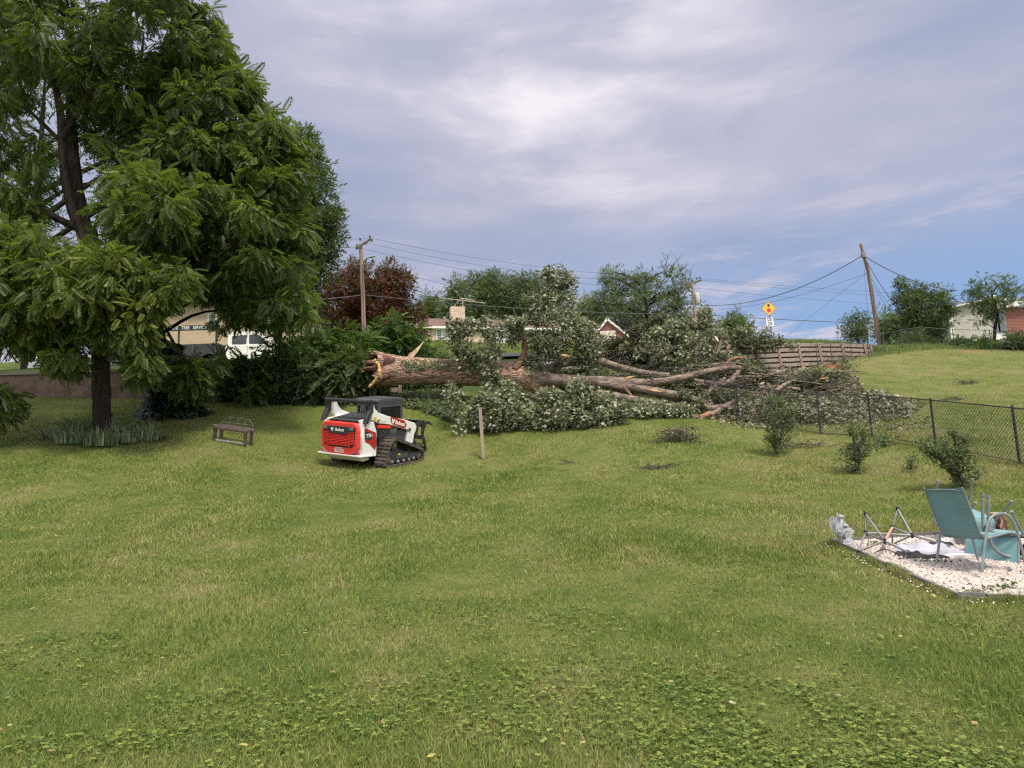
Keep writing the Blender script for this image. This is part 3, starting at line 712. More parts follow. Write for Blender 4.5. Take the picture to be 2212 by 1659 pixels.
root, cen, paths = tree('walnut_tree', 'tall walnut tree with drooping fern like leaves and iris around its trunk', 'tree', b, [tr1, tr2, tr3, tr4, tr5], cr1, FROND, W_, M_bark, nlimb=42, r0=.05)
# second walnut behind it, ivy climbing its foot
b2 = on_ground(368, 893)
t2 = trunk_path([(368, 905, b2[1], .5), (362, 870, b2[1], .34), (350, 780, b2[1]+.1, .28), (322, 640, b2[1]+.3, .24), (296, 540, b2[1]+.5, .2), (284, 430, b2[1]+.6, .15), (290, 300, b2[1]+.8, .12), (300, 180, b2[1]+1, .08), (310, 80, b2[1]+1.1, .04)])
t2b = trunk_path([(320, 630, b2[1]+.3, .16), (360, 530, b2[1]-.3, .13), (400, 460, b2[1]-.8, .10), (470, 380, b2[1]-1.2, .07), (540, 320, b2[1]-1.4, .03)])
cr2 = [([(240, 330), (290, 150), (330, 90), (400, 60), (395, 15), (440, 5), (462, 60), (465, 110), (500, 150), (530, 150), (548, 190), (575, 230), (612, 245), (632, 300), (635, 330), (655, 370), (650, 430), (665, 520), (640, 600), (655, 660), (690, 690), (672, 715), (610, 690), (560, 680), (500, 655), (455, 640), (420, 600), (380, 590), (300, 570), (250, 480)], b2[1]-1.2, 3.6, 320, .52, 36, .44, .55),
       ([(440, 625), (560, 640), (645, 640), (652, 690), (600, 706), (560, 700), (520, 702), (455, 695)], b2[1]+3, 1.0, 34, .48, 28, .42, .5),
       ([(395, 18), (440, 8), (462, 60), (470, 130), (420, 140), (395, 80)], b2[1]-1, 1, 24, .5, 22, .55, .5),
       ([(490, 140), (535, 150), (545, 190), (520, 230), (490, 200)], b2[1]-1, .8, 12, .4, 20, .5, .4),
       ([(590, 250), (640, 310), (655, 400), (620, 420), (590, 330)], b2[1]-1.5, .9, 22, .5, 22, .55, .7),
       ([(372, 785), (400, 772), (430, 775), (436, 805), (420, 845), (385, 825), (372, 800)], b2[1]-2, .8, 22, .4, 22, .5, .6),
       ([(450, 770), (470, 755), (485, 780), (475, 830), (452, 820)], b2[1]-1.5, .5, 7, .28, 14, .4, .5)]
tree('walnut_tree', 'second walnut tree further back, its foot wrapped in dark ivy', 'tree', b2, [t2, t2b], cr2, FROND, W_, M_bark_dark, nlimb=46, r0=.05)
# the ivy sleeve
n = 1500; t = rg.random(n)**1.4; ang = rg.uniform(0, 6.28, n)
h = t*2.6; rad = .42+.75*np.exp(-h*1.9)+rg.normal(0, .06, n)+.12*np.sin(3*ang+h*2)
c = np.stack([b2[0]+np.cos(ang)*rad*1.1-.12*h, b2[1]+np.sin(ang)*rad, b2[2]+h-.1+.15*np.sin(ang)*rad], 1)
d = np.stack([np.cos(ang), np.sin(ang), -.8+0*ang], 1)+rg.normal(0, .3, (n, 3))
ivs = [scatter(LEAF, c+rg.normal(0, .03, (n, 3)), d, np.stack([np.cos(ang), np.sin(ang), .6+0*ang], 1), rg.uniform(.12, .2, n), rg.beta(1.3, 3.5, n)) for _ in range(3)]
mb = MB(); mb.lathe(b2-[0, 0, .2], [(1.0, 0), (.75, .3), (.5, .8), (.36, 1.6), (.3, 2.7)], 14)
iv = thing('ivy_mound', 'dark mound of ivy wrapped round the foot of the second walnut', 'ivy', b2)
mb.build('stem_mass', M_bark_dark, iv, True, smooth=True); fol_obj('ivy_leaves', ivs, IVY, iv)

# ------------------------------------------------------------------ background trees
def bt(name, label, cat, gp, Y, poly, tmpl, m, nc, r, per, size, th=None, group=None, hang=.05, tr=.2, nlimb=12, extra=None, trunk_px=None, up=True):
    u, v = gp; b = P(u, v, Y); b[2] = G(b[0], b[1])
    top = min(p[1] for p in poly); h = P(u, top, Y)[2]-b[2]
    t = trunk_path(trunk_px) if trunk_px else vert(b, h*.85, tr, tr*.2)
    return tree(name, label, cat, b, [t], [(poly, Y, th or 2.5, nc, r, per, size, hang)]+(extra or []), tmpl, m, M_bark_dark, group, nlimb, tr*.3, .015, 8)
bt('shade_tree', 'tall fine leaved tree standing right behind the walnuts', 'tree', (600, 760), 40,
   [(560, 330), (600, 270), (645, 280), (662, 272), (672, 300), (690, 335), (684, 365), (712, 385), (716, 405), (704, 430), (738, 455), (741, 480), (728, 520), (735, 545), (702, 560), (722, 585), (700, 620), (690, 660), (640, 720), (560, 720), (520, 600), (540, 450)],
   SPRIG, F_, 270, .75, 52, .36, 3.5, hang=-.05, tr=.3, nlimb=30)
bt('shade_tree', 'dark tree filling the gaps behind the left walnut near the frame edge', 'tree', (60, 780), 44,
   [(-150, 100), (40, 60), (200, 160), (330, 140), (400, 240), (520, 300), (560, 420), (560, 690), (300, 700), (-150, 740)], SPRIG, F_, 130, 1.2, 42, .45, 3.5, tr=.4, nlimb=30)
bt('red_maple', 'broad dark red Japanese maple beside the lamp pole', 'tree', (770, 742), 54,
   [(676, 655), (690, 620), (718, 602), (722, 585), (745, 570), (770, 566), (790, 572), (805, 582), (835, 572), (852, 578), (868, 592), (885, 590), (892, 615), (902, 640), (896, 655), (912, 668), (900, 690), (915, 715), (918, 738), (890, 748), (840, 744), (780, 752), (700, 745), (690, 700)],
   SPRIG, RED, 300, .70, 56, .36, 3.2, tr=.25, nlimb=26, hang=.1)
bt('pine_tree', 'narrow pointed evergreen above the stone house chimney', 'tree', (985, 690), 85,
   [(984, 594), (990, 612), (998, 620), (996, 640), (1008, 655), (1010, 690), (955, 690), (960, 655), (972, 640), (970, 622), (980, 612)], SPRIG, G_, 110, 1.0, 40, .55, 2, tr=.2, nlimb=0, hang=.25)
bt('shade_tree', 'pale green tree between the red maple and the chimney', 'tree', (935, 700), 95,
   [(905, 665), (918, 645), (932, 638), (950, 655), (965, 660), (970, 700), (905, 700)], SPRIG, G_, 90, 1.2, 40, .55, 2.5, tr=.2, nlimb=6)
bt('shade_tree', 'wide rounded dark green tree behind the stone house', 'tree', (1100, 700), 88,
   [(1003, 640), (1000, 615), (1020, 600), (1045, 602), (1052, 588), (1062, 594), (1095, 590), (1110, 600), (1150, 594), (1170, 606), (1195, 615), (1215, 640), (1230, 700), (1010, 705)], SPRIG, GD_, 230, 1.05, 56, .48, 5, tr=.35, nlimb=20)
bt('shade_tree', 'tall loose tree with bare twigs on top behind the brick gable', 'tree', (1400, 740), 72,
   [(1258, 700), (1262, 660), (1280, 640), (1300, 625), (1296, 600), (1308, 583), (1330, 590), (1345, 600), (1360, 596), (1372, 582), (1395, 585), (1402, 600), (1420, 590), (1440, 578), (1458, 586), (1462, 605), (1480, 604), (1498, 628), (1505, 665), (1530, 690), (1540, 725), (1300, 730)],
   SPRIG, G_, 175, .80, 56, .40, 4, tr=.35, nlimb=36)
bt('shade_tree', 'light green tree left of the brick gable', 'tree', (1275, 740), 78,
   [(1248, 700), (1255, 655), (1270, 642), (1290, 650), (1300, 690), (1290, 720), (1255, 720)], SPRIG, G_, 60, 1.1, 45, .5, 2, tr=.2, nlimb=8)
bt('young_tree', 'small young tree left of the speed limit sign', 'tree', (1582, 745), 47,
   [(1555, 722), (1562, 695), (1578, 678), (1582, 666), (1592, 680), (1608, 688), (1618, 705), (1622, 725), (1590, 742)], SPRIG, G_, 60, .6, 42, .30, 1.2, tr=.07, nlimb=16)
bt('young_tree', 'feathery small tree left of the leaning pole', 'tree', (1855, 752), 46,
   [(1808, 698), (1822, 684), (1850, 672), (1872, 672), (1884, 690), (1888, 745), (1850, 752), (1828, 740)], SPRIG, F_, 50, .42, 30, .22, 1.2, tr=.06, nlimb=20)
bt('young_tree', 'loose light tree just right of the leaning pole', 'tree', (1925, 750), 56,
   [(1895, 690), (1912, 676), (1940, 674), (1955, 700), (1950, 745), (1905, 748), (1895, 720)], SPRIG, G_, 60, .8, 40, .34, 1.5, tr=.08, nlimb=16)
bt('large_shrub', 'big dark upright shrub left of the white sided house', 'shrub', (1990, 752), 46.5,
   [(1930, 645), (1935, 620), (1938, 604), (1946, 612), (1955, 625), (1970, 616), (1985, 622), (2000, 615), (2012, 622), (2030, 620), (2050, 634), (2066, 655), (2070, 690), (2045, 712), (2035, 752), (1985, 758), (1950, 752), (1945, 710), (1932, 680)],
   SPRIG, F_, 120, .45, 56, .26, 2.2, tr=.1, nlimb=24)
FINE = FROND_FINE
bt('mimosa_tree', 'flat topped feathery mimosa in front of the white sided house', 'tree', (2152, 752), 45,
   [(2055, 612), (2085, 618), (2112, 590), (2130, 596), (2160, 586), (2184, 592), (2204, 610), (2225, 612), (2250, 640), (2230, 665), (2180, 672), (2165, 700), (2120, 694), (2100, 700), (2108, 670), (2075, 650)],
   FINE, F_, 52, .42, 17, .42, 1.8, tr=.055, nlimb=26, hang=.15, trunk_px=[(2152, 756, 45, .13), (2148, 735, 45, .10), (2150, 705, 45, .09), (2155, 680, 45, .07), (2148, 655, 45, .05), (2140, 625, 45, .03)])
for i, (u, v, Y, wv, hv, lab) in enumerate([(1975, 752, 45, 60, 30, 'dark hedge bush at the top fence under the big shrub'), (2075, 758, 44, 40, 22, 'weedy bush at the top fence below the white sided house'),
                                            (2130, 762, 43, 40, 26, 'leafy bush below the mimosa'), (2195, 766, 42, 50, 42, 'dense bush at the right frame edge by the top fence'), (2250, 768, 41, 50, 50, 'bush just beyond the right frame edge by the top fence')]):
    bt('bush', lab, 'bush', (u, v), Y, [(u-wv/2, v), (u-wv/2, v-hv*.6), (u-wv*.2, v-hv), (u+wv*.25, v-hv*.9), (u+wv/2, v-hv*.5), (u+wv/2, v)], SPRIG, FERN if i == 2 else F_, 46, .42, 44, .26, 1.0, tr=.03, nlimb=0)
# bare twigs above the loose tree and the fallen top
mb = MB(); rr = random.Random(5)
for (u, v, du, dv) in [(1440, 600, -14, -36), (1440, 600, 4, -52), (1446, 600, 22, -44), (1450, 604, 34, -34), (1482, 625, 10, -44), (1478, 625, -8, -36), (1470, 630, 14, -30)]:
    a = P(u, v, 72); b_ = P(u+du, v+dv, 72); m = (a+b_)/2+np.array([rr.uniform(-.3, .3), 0, .1]); mb.tube(spline([a, m, b_], 4), [.05, .045, .04, .035, .03, .025, .02, .015, .012], 4)
    for k in range(4):
        c = m+(b_-m)*k/4; mb.tube([c, c+np.array([rr.uniform(-.9, .9), rr.uniform(-.4, .4), rr.uniform(.4, 1.1)])], [.025, .012], 3)
tag(mb.build('dead_branch', M_twig), 'bare grey twigs sticking out above the loose tree', 'branch')

# ------------------------------------------------------------------ sumac and ivy along the bank left of and behind the trunk
BANK = [('tall fern leaved sumac below the lamp pole', (835, 770), 30.2, [(788, 790), (800, 730), (822, 718), (842, 700), (862, 698), (888, 720), (905, 740), (925, 760), (935, 785), (870, 800)], 56, FROND, FERN),
        ('bright sumac right of the white pickup', (700, 780), 29.2, [(620, 800), (628, 752), (655, 735), (690, 728), (735, 722), (770, 735), (792, 745), (798, 800), (720, 820)], 90, FROND, FERN),
        ('green sumac shrub between the truck and the loader', (610, 830), 28.0, [(485, 840), (500, 800), (530, 785), (560, 795), (600, 780), (640, 778), (700, 800), (690, 835), (620, 842), (540, 850)], 44, FROND, FERN),
        ('dark leafy shrub left of the broken trunk end', (740, 850), 28.0, [(640, 850), (650, 800), (720, 780), (790, 770), (815, 800), (790, 850), (700, 872)], 80, FROND, GD_),
        ('low shrub behind the trunk near its broken end', (900, 790), 31, [(800, 790), (840, 770), (900, 760), (960, 775), (960, 800), (820, 805)], 50, SPRIG, GD_),
        ('young elm shoot hanging over the wall left of the loader', (545, 850), 27.6, [(505, 790), (540, 800), (560, 830), (575, 860), (540, 870), (510, 850)], 10, FROND, FERN),
        ('hanging walnut shoots in front of the white pickup hood', (600, 760), 27.5, [(585, 735), (600, 725), (640, 715), (650, 745), (610, 765), (590, 760)], 4, FROND, FERN),
        ('dark shrub left of the shaded wall behind the ivy mound', (460, 850), 28.0, [(430, 870), (432, 800), (470, 780), (505, 800), (510, 868)], 28, FROND, GD_)]
for lab, gp, Y, poly, nc, tm, m in BANK:
    b = P(gp[0], gp[1], Y); b[2] = G(b[0], b[1]); root = thing('shrub', lab, 'shrub', b, 'shrubs along the bank')
    c = clumps(poly, Y, .7, nc); fr = tm is FROND
    mb = MB()
    for q in c[::3]: mb.tube(spline([b+[rnd.uniform(-.8, .8), 0, -.1], (b+q)/2, q], 3), [.03]*4+[.02]*3, 4, cap=False)
    mb.build('stem', M_twig, root, True); fol_obj('leaves', foliage(c, .42, 20 if fr else 60, tm, .5 if fr else .2, .25), m, root)
# ivy and creepers covering bank and wall: nobody could count them
def cover(name, label, region, n, size, m, lift=(.02, .3), low=False, hmul=None, cat='ivy', Y0=22, Y1=31, tm=LEAF, ground_fn=None):
    q = poly_sample(region, n); pts = []
    ys = np.arange(Y0, Y1, .12)
    for u, v in q:
        d = cf*F+cr*(u-CX)+cu*(CY-v); s = ys/d[1]; x = d[0]*s; z = CAMZ+d[2]*s
        g = gtab(x, ys); i = int(np.argmax(g >= z)); i = i if g[i] >= z[i] else len(ys)-1
        pts.append((x[i], ys[i], z[i]))
    p = np.array(pts); n = len(p); p[:, 2] += rg.uniform(lift[0], lift[1], n)*(rg.random(n)); p[:, 1] -= rg.uniform(0, lift[1], n)
    d = np.stack([rg.normal(0, 1, n), rg.normal(-.6, .6, n), rg.normal(-.3, .4, n)], 1); up = np.stack([rg.normal(0, .4, n), -.5+rg.normal(0, .3, n), 1+0*p[:, 0]], 1)
    tint = np.clip(rg.beta(1.6, 2.8, n)+.12*snoise(p[:, 0]*2, p[:, 2]*3, 5), 0, 1)
    return tag(fol_obj(name, scatter(tm, p, d, up, rg.uniform(.7, 1.3, n)*size, tint), m), label, cat, kind='stuff')
_gx = np.arange(-45, 45, .15); _gy = np.arange(18, 46, .1); _XX, _YY = np.meshgrid(_gx, _gy); _GG = ground(_XX, _YY)
def gtab(x, y):
    i = np.clip(((x+45)/.15).astype(int), 0, len(_gx)-1); j = np.clip(((y-18)/.1).astype(int), 0, len(_gy)-1); return _GG[j, i]
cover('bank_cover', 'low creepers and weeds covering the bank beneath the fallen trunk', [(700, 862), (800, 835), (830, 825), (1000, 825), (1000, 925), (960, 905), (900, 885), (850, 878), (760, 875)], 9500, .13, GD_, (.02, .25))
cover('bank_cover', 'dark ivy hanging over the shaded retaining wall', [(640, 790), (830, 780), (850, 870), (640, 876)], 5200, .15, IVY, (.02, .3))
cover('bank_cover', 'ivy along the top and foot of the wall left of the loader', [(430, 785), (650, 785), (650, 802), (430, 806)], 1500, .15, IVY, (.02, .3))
cover('bank_cover', 'ivy trailing along the grass at the foot of the shaded wall', [(480, 850), (700, 854), (700, 876), (480, 872)], 1500, .13, IVY, (.02, .2))
cover('bank_cover', 'ivy patches climbing the right retaining wall', [(1555, 745), (1605, 748), (1625, 775), (1650, 815), (1580, 818), (1548, 790)], 1900, .13, GD_, (.02, .25), Y1=40)
cover('bank_cover', 'vine hanging on the middle of the right retaining wall', [(1732, 757), (1752, 757), (1765, 790), (1700, 800), (1735, 785)], 380, .13, GD_, (.02, .2), Y1=44)
# roadside grass standing along the wall top
def rough(x0, x1, t0, t1, n, h, label, m=M_tuft):
    x = rg.uniform(x0, x1, n); y = wallY(x)+rg.uniform(t0, t1, n); z = g_up(x, y)*(x < 18.5)+ground(x, y)*(x >= 18.5)
    a = rg.uniform(0, 6.28, n); hh = rg.uniform(.5, 1.2, n)*h; base = np.stack([x, y, z-.03], 1); sd = np.stack([np.cos(a), np.sin(a), 0*a], 1)*.018
    tip = base+np.stack([rg.normal(0, .3, n)*hh, rg.normal(0, .3, n)*hh, hh], 1)
    v = np.stack([base-sd, base+sd, tip], 1).reshape(-1, 3)
    tag(link_mesh('rough_grass', v, np.arange(3*n).reshape(n, 3), m, tint=np.repeat(rg.random(n), 3)), label, 'grass', kind='stuff')
M_rough = leafmat('verge_grass', [(.09, .14, .03), (.15, .20, .05), (.24, .25, .10)], .3)
rough(9, 22, -.05, 2.2, 9000, .34, 'unmown grass along the top of the right retaining wall', M_rough)
M_bright = leafmat('bright_grass', [(.12, .17, .035), (.18, .225, .05), (.25, .28, .08)], .3)
rough(-14, 9, 8, 30, 70000, .22, 'bright long grass on the slope below the stone house', M_bright)
rough(20, 34, -1.2, 1.5, 5000, .30, 'unmown grass strip along the top chain link fence', M_rough)

# ------------------------------------------------------------------ small shrubs on the lawn at right
def lawn_shrub(name, label, u, v, poly, nc, m=FERN, r=.12, size=.060, per=42):
    b = on_ground(u, v); root = thing(name, label, 'shrub', b, 'young shrubs along the chain link fence' if name == 'garden_shrub' else None)
    c = clumps(poly, b[1], .4, nc); mb = MB()
    for q in c[::2]:
        k = (b+q)/2+np.array([(q[0]-b[0])*-.15, 0, .05]); mb.tube(spline([b-[0, 0, .05], k, q], 4), [.014]*5+[.009]*4, 4, cap=False)
    mb.build('stem', M_twig, root, True); fol_obj('leaves', foliage(c, r, per, LEAF, size, -.1, 1.0), m, root)
SHR = leafmat('shrub_leaf', [(.06, .082, .04), (.10, .13, .058), (.15, .18, .085), (.21, .24, .13)], .25)
lawn_shrub('garden_shrub', 'leafy upright shrub, leftmost of three on the lawn before the fence', 1679, 984, [(1650, 905), (1655, 880), (1662, 862), (1675, 870), (1690, 858), (1702, 878), (1716, 890), (1712, 925), (1704, 950), (1692, 975), (1676, 982), (1662, 962), (1650, 940)], 62, SHR)
lawn_shrub('garden_shrub', 'narrow lopsided shrub, middle of three on the lawn before the fence', 1852, 1023, [(1832, 925), (1842, 908), (1854, 930), (1870, 940), (1884, 950), (1880, 968), (1862, 985), (1858, 1012), (1848, 1022), (1838, 1005), (1822, 985), (1822, 965), (1836, 960)], 40, SHR, .10)
lawn_shrub('garden_shrub', 'widest shrub with a leaning left side, just behind the sling chairs', 2075, 1057, [(1990, 955), (2010, 950), (2030, 962), (2050, 960), (2062, 925), (2075, 950), (2095, 960), (2110, 990), (2105, 1015), (2090, 1040), (2078, 1056), (2060, 1050), (2045, 1020), (2032, 1000), (2018, 985), (2000, 975)], 80, SHR, .10, .055)
lawn_shrub('sapling', 'tiny thin sapling standing between the middle and widest shrubs', 1968, 1014, [(1958, 985), (1970, 975), (1976, 990), (1970, 1010), (1960, 1005)], 7, SHR, .1, .07, 24)
lawn_shrub('sapling', 'pale thin sapling rising from the brush near the orange clay', 1828, 826, [(1805, 800), (1812, 780), (1826, 770), (1842, 785), (1848, 805), (1832, 818), (1815, 812)], 16, DULL, .35, .12, 24)
lawn_shrub('sapling', 'low weed beside the fence behind the middle shrub', 1898, 962, [(1880, 962), (1895, 948), (1925, 948), (1920, 962)], 10, SHR, .14, .08, 30)
# iris clumps round the walnut
def iris(u, v, n, label, spread=.45):
    b = on_ground(u, v); root = thing('iris_clump', label, 'iris', b, 'iris clumps around the walnut trunk'); V = []; Fc = []; T = []
    for i in range(n):
        a = rnd.uniform(0, 6.28); rr_ = spread*math.sqrt(rnd.random()); p = b+np.array([math.cos(a)*rr_*1.3, math.sin(a)*rr_, -.02]); h = rnd.uniform(.30, .66)*(1.1-.45*rr_/spread); le = rnd.uniform(.1, .75); w_ = rnd.uniform(.016, .027)
        dx = np.array([math.cos(a)+rnd.gauss(0, .5), math.sin(a)+rnd.gauss(0, .5), 0])*le*h; s = np.array([-math.sin(a+rnd.gauss(0, .6)), math.cos(a), 0])*w_; k = len(V); tt = rnd.random()
        dr = .35*h*max(0, le-.45)
        for t, ww in ((0, 1), (.4, 1.1), (.75, .8), (1, .05)):
            q = p+dx*t*t+np.array([0, 0, h*t-dr*t**3*2]); V += [q-s*ww, q+s*ww]; T += [tt, tt]
        for j in range(3): Fc.append((k+2*j, k+2*j+1, k+2*j+3, k+2*j+2))
    link_mesh('blades', V, Fc, M_iris, root, True, tint=T)
M_iris = leafmat('iris_leaf', [(.07, .11, .06), (.115, .165, .09), (.17, .22, .13), (.30, .29, .16)], .2, .45)
for u, v, n, lab in [(128, 950, 90, 'leftmost iris clump of the ring round the walnut'), (160, 958, 110, 'front left iris clump with leaning blades round the walnut'), (215, 964, 130, 'iris clump directly in front of the walnut trunk'),
                     (262, 957, 90, 'iris clump just right of the walnut trunk front'), (315, 952, 130, 'rightmost iris clump with fine pale blades'), (255, 932, 100, 'iris clump behind the walnut trunk on its right'), (170, 930, 100, 'iris clump behind the walnut trunk on its left')]:
    iris(u, v, n, lab)

# ------------------------------------------------------------------ the fallen tree
M_fbark = pmat('fallen_bark', (.36, .225, .16), (.20, .12, .085), scale=3.2, rough=.92, bump=1.0, bscale=5.5, stretch=(.35, 1.6, 1.6), spec=.15, detail=6)
M_glim = pmat('grey_limb_bark', (.30, .235, .19), (.14, .108, .09), scale=5, rough=.92, bump=.6, bscale=9, stretch=(.5, 1.2, 1.2), spec=.15, contrast=(.4, .6))
M_wood = pmat('fresh_wood', (.78, .50, .22), (.55, .30, .12), scale=6, rough=.8, bump=.4, bscale=14, stretch=(1, 1, .3))
M_pale = pmat('pale_splinter', (.85, .68, .46), (.72, .54, .34), scale=7, rough=.8, bump=.2, bscale=20)
M_orange = pmat('torn_wood', (.40, .20, .10), (.24, .12, .07), scale=6, rough=.9, bump=.5)
def ridged(name):
    m, nt = newmat(name); tc = N(nt, 'ShaderNodeTexCoord'); mp = N(nt, 'ShaderNodeMapping'); mp.inputs[3].default_value = (.16, 1, 1.3); L(nt, tc.outputs['Object'], mp.inputs[0])
    vo = N(nt, 'ShaderNodeTexVoronoi', feature='DISTANCE_TO_EDGE'); vo.inputs['Scale'].default_value = 13.0
    wn = N(nt, 'ShaderNodeVectorMath', operation='ADD'); nn = N(nt, 'ShaderNodeTexNoise'); nn.inputs['Scale'].default_value = 3; L(nt, mp.outputs[0], nn.inputs[0])
    sc_ = N(nt, 'ShaderNodeVectorMath', operation='SCALE'); sc_.inputs['Scale'].default_value = .22; L(nt, nn.outputs['Color'], sc_.inputs[0]); L(nt, mp.outputs[0], wn.inputs[0]); L(nt, sc_.outputs[0], wn.inputs[1]); L(nt, wn.outputs[0], vo.inputs['Vector'])
    ed = smooth(nt, vo.outputs['Distance'], .0, .16); n = noise(nt, mp.outputs[0], 2.2, 4, .6); fn = noise(nt, tc.outputs['Object'], 25, 4, .7)
    c = mixc(nt, smooth(nt, n, .35, .65), (.66, .41, .30), (.52, .34, .255)); c = mixc(nt, ed, (.20, .105, .07), c); c = mixc(nt, math_(nt, 'MULTIPLY', fn, .35), c, (.52, .42, .34))
    b = N(nt, 'ShaderNodeBsdfPrincipled'); L(nt, c, b.inputs['Base Color']); b.inputs['Roughness'].default_value = .95; b.inputs['Specular IOR Level'].default_value = .1
    bp = N(nt, 'ShaderNodeBump'); bp.inputs['Strength'].default_value = 1; bp.inputs['Distance'].default_value = .06; L(nt, math_(nt, 'ADD', ed, math_(nt, 'MULTIPLY', fn, .4)), bp.inputs['Height']); L(nt, bp.outputs[0], b.inputs['Normal'])
    return finish(m, nt, b.outputs[0])
M_ridge = ridged('furrowed_bark')
YT = 27.6
fb = P(1106, 850, YT); ft = thing('fallen_tree', 'huge uprooted tree lying across the bank with a snapped thick trunk and leafy limbs', 'fallen tree', fb)
px2m = YT/F
def path(rows, dY=0): return [np.r_[P(u, v, Y+dY), r*Y/F] for u, v, Y, r in rows]
def limb(rows, mat=M_glim, n=9, name='limb', wob=.16, label=None, sub=5, root=ft):
    s = spline(path(rows), sub); mb = MB(); mb.tube([p[:3] for p in s], [max(p[3], .008) for p in s], n, wob=wob, seed=len(rows))
    return mb.build(name, mat, root, True, smooth=True, label=label)
trunk_rows = [(812, 799, YT, 38), (824, 799, YT, 37), (842, 799, YT, 34), (870, 801, YT, 31), (930, 802, YT, 28.5), (1000, 805, YT+.1, 28), (1060, 807, YT+.1, 28), (1110, 811, YT+.2, 29), (1135, 816, YT+.2, 29), (1160, 820, YT+.2, 24), (1190, 821, YT+.3, 16)]
s = spline(path(trunk_rows), 8); mb = MB()
nseg = 40; ring = []
rr = random.Random(3)
for i, p in enumerate(s):
    d = s[min(i+1, len(s)-1)][:3]-s[max(i-1, 0)][:3]; dd, sdv, nn = basis(d)
    for j in range(nseg):
        a = 2*math.pi*j/nseg; x = i/len(s)
        fl = 1+(.16*max(0, 1-i/14.0))*math.sin(5*a+1)+.02*math.sin(9*a+i*.2)+.015*rr.uniform(-1, 1)
        ring.append(p[:3]+(sdv*math.cos(a)+nn*math.sin(a))*p[3]*fl)
for i, q in enumerate(ring): pass
fcs = [(i*nseg+j, i*nseg+(j+1) % nseg, (i+1)*nseg+(j+1) % nseg, (i+1)*nseg+j) for i in range(len(s)-1) for j in range(nseg)]
# jagged torn rim
ring = np.array(ring)
for i in range(9):     # the break slants, open towards the lawn
    for j in range(nseg):
        ny = (ring[i*nseg+j][1]-s[i][1])/s[i][3]; ring[i*nseg+j][0] += (.42*max(0, -ny)**1.3-.10*max(0, ny))*(1-i/9)**.8
outer_rim = ring[:nseg].copy()
for j in range(nseg):
    k = -.25*abs(math.sin(j*1.7))-.35*rr.random()**2; ring[j] += np.array([k, 0, 0])
mb.add(ring, fcs); mb.build('trunk', M_ridge, ft, True, smooth=True)
# hollow, broken end: dark recessed wood with splinters
c0 = s[1][:3]; mb = MB()
V = []; cr_ = outer_rim.mean(0)
for f_, dx in ((.985, .0), (.93, .10), (.86, .30), (.70, .55), (.40, .75), (.08, .80)):
    for q in outer_rim: V.append(cr_+(q-cr_)*np.array([f_, f_, f_])+np.array([dx+rr.uniform(-.05, .05)*(f_ < .98), 0, rr.uniform(-.03, .03)]))
mb.add(V, [(i*nseg+j, i*nseg+(j+1) % nseg, (i+1)*nseg+(j+1) % nseg, (i+1)*nseg+j) for i in range(5) for j in range(nseg)]+[tuple(5*nseg+j for j in range(nseg))])
M_rot = pmat('rotten_wood', (.22, .105, .07), (.07, .04, .03), scale=9, rough=.95, bump=.8, bscale=22)
mb.build('broken_end', M_rot, ft, True)
mb = MB(); r0 = s[0][3]
for k in range(70):
    a = rr.uniform(0, 6.28); q = c0+np.array([.1, math.cos(a)*r0*rr.uniform(.3, .98), math.sin(a)*r0*rr.uniform(.1, .98)]); l = rr.uniform(.2, .55)*(1.3 if abs(math.sin(a)) < .5 else .8)
    mb.tube([q, q+np.array([-l*.6, rr.uniform(-.05, .05), rr.uniform(-.05, .05)]), q+np.array([-l, rr.uniform(-.12, .12), rr.uniform(-.14, .08)])], [rr.uniform(.05, .11), rr.uniform(.03, .07), .008], 5, flat=rr.uniform(.4, 1), wob=.4, seed=k)
mb.build('splinter', M_rot, ft, True)
# torn top slab
for (u0, v0, u1, v1, r_) in [(822, 768, 792, 766, 3.5), (820, 773, 788, 773, 3.2), (818, 778, 790, 780, 2.6)]:
    a, b_ = P(u0, v0, YT-.2), P(u1, v1, YT-.3); mb = MB(); mb.tube([a, (a+b_)/2+[0, 0, .02], b_], [r_*px2m, r_*px2m, r_*px2m*.6], 6, flat=.6, wob=.3); mb.build('torn_slab', M_rot, ft, True)
# yellow torn lip curling down
lip = path([(803, 783, YT-.55, 2.5), (812, 779, YT-.6, 5.5), (818, 789, YT-.62, 6), (820, 800, YT-.62, 6), (818, 810, YT-.6, 6), (812, 820, YT-.55, 5), (804, 829, YT-.5, 4.5), (797, 836, YT-.5, 3.5)])
ls = spline(lip, 5); mb = MB(); mb.tube([p[:3] for p in ls], [p[3] for p in ls], 9, wob=.5, flat=.7, seed=4); mb.build('torn_lip', M_wood, ft, True, smooth=False)
# long pale splinters standing up from the trunk
for (a, b_, w_) in [((886, 774), (915, 738), 5.5), ((882, 774), (900, 752), 3.6), ((879, 774), (888, 760), 2.0)]:
    A, B = P(*a, YT-.1), P(*b_, YT-.2); mb = MB(); m = A+(B-A)*.45
    mb.tube([A-[0, 0, .1], A, m, B], [w_*px2m*.8, w_*px2m*.8, w_*px2m*.75, .01], 5, flat=.35, up=(0, 1, 0)); mb.build('splinter', M_pale, ft, True)
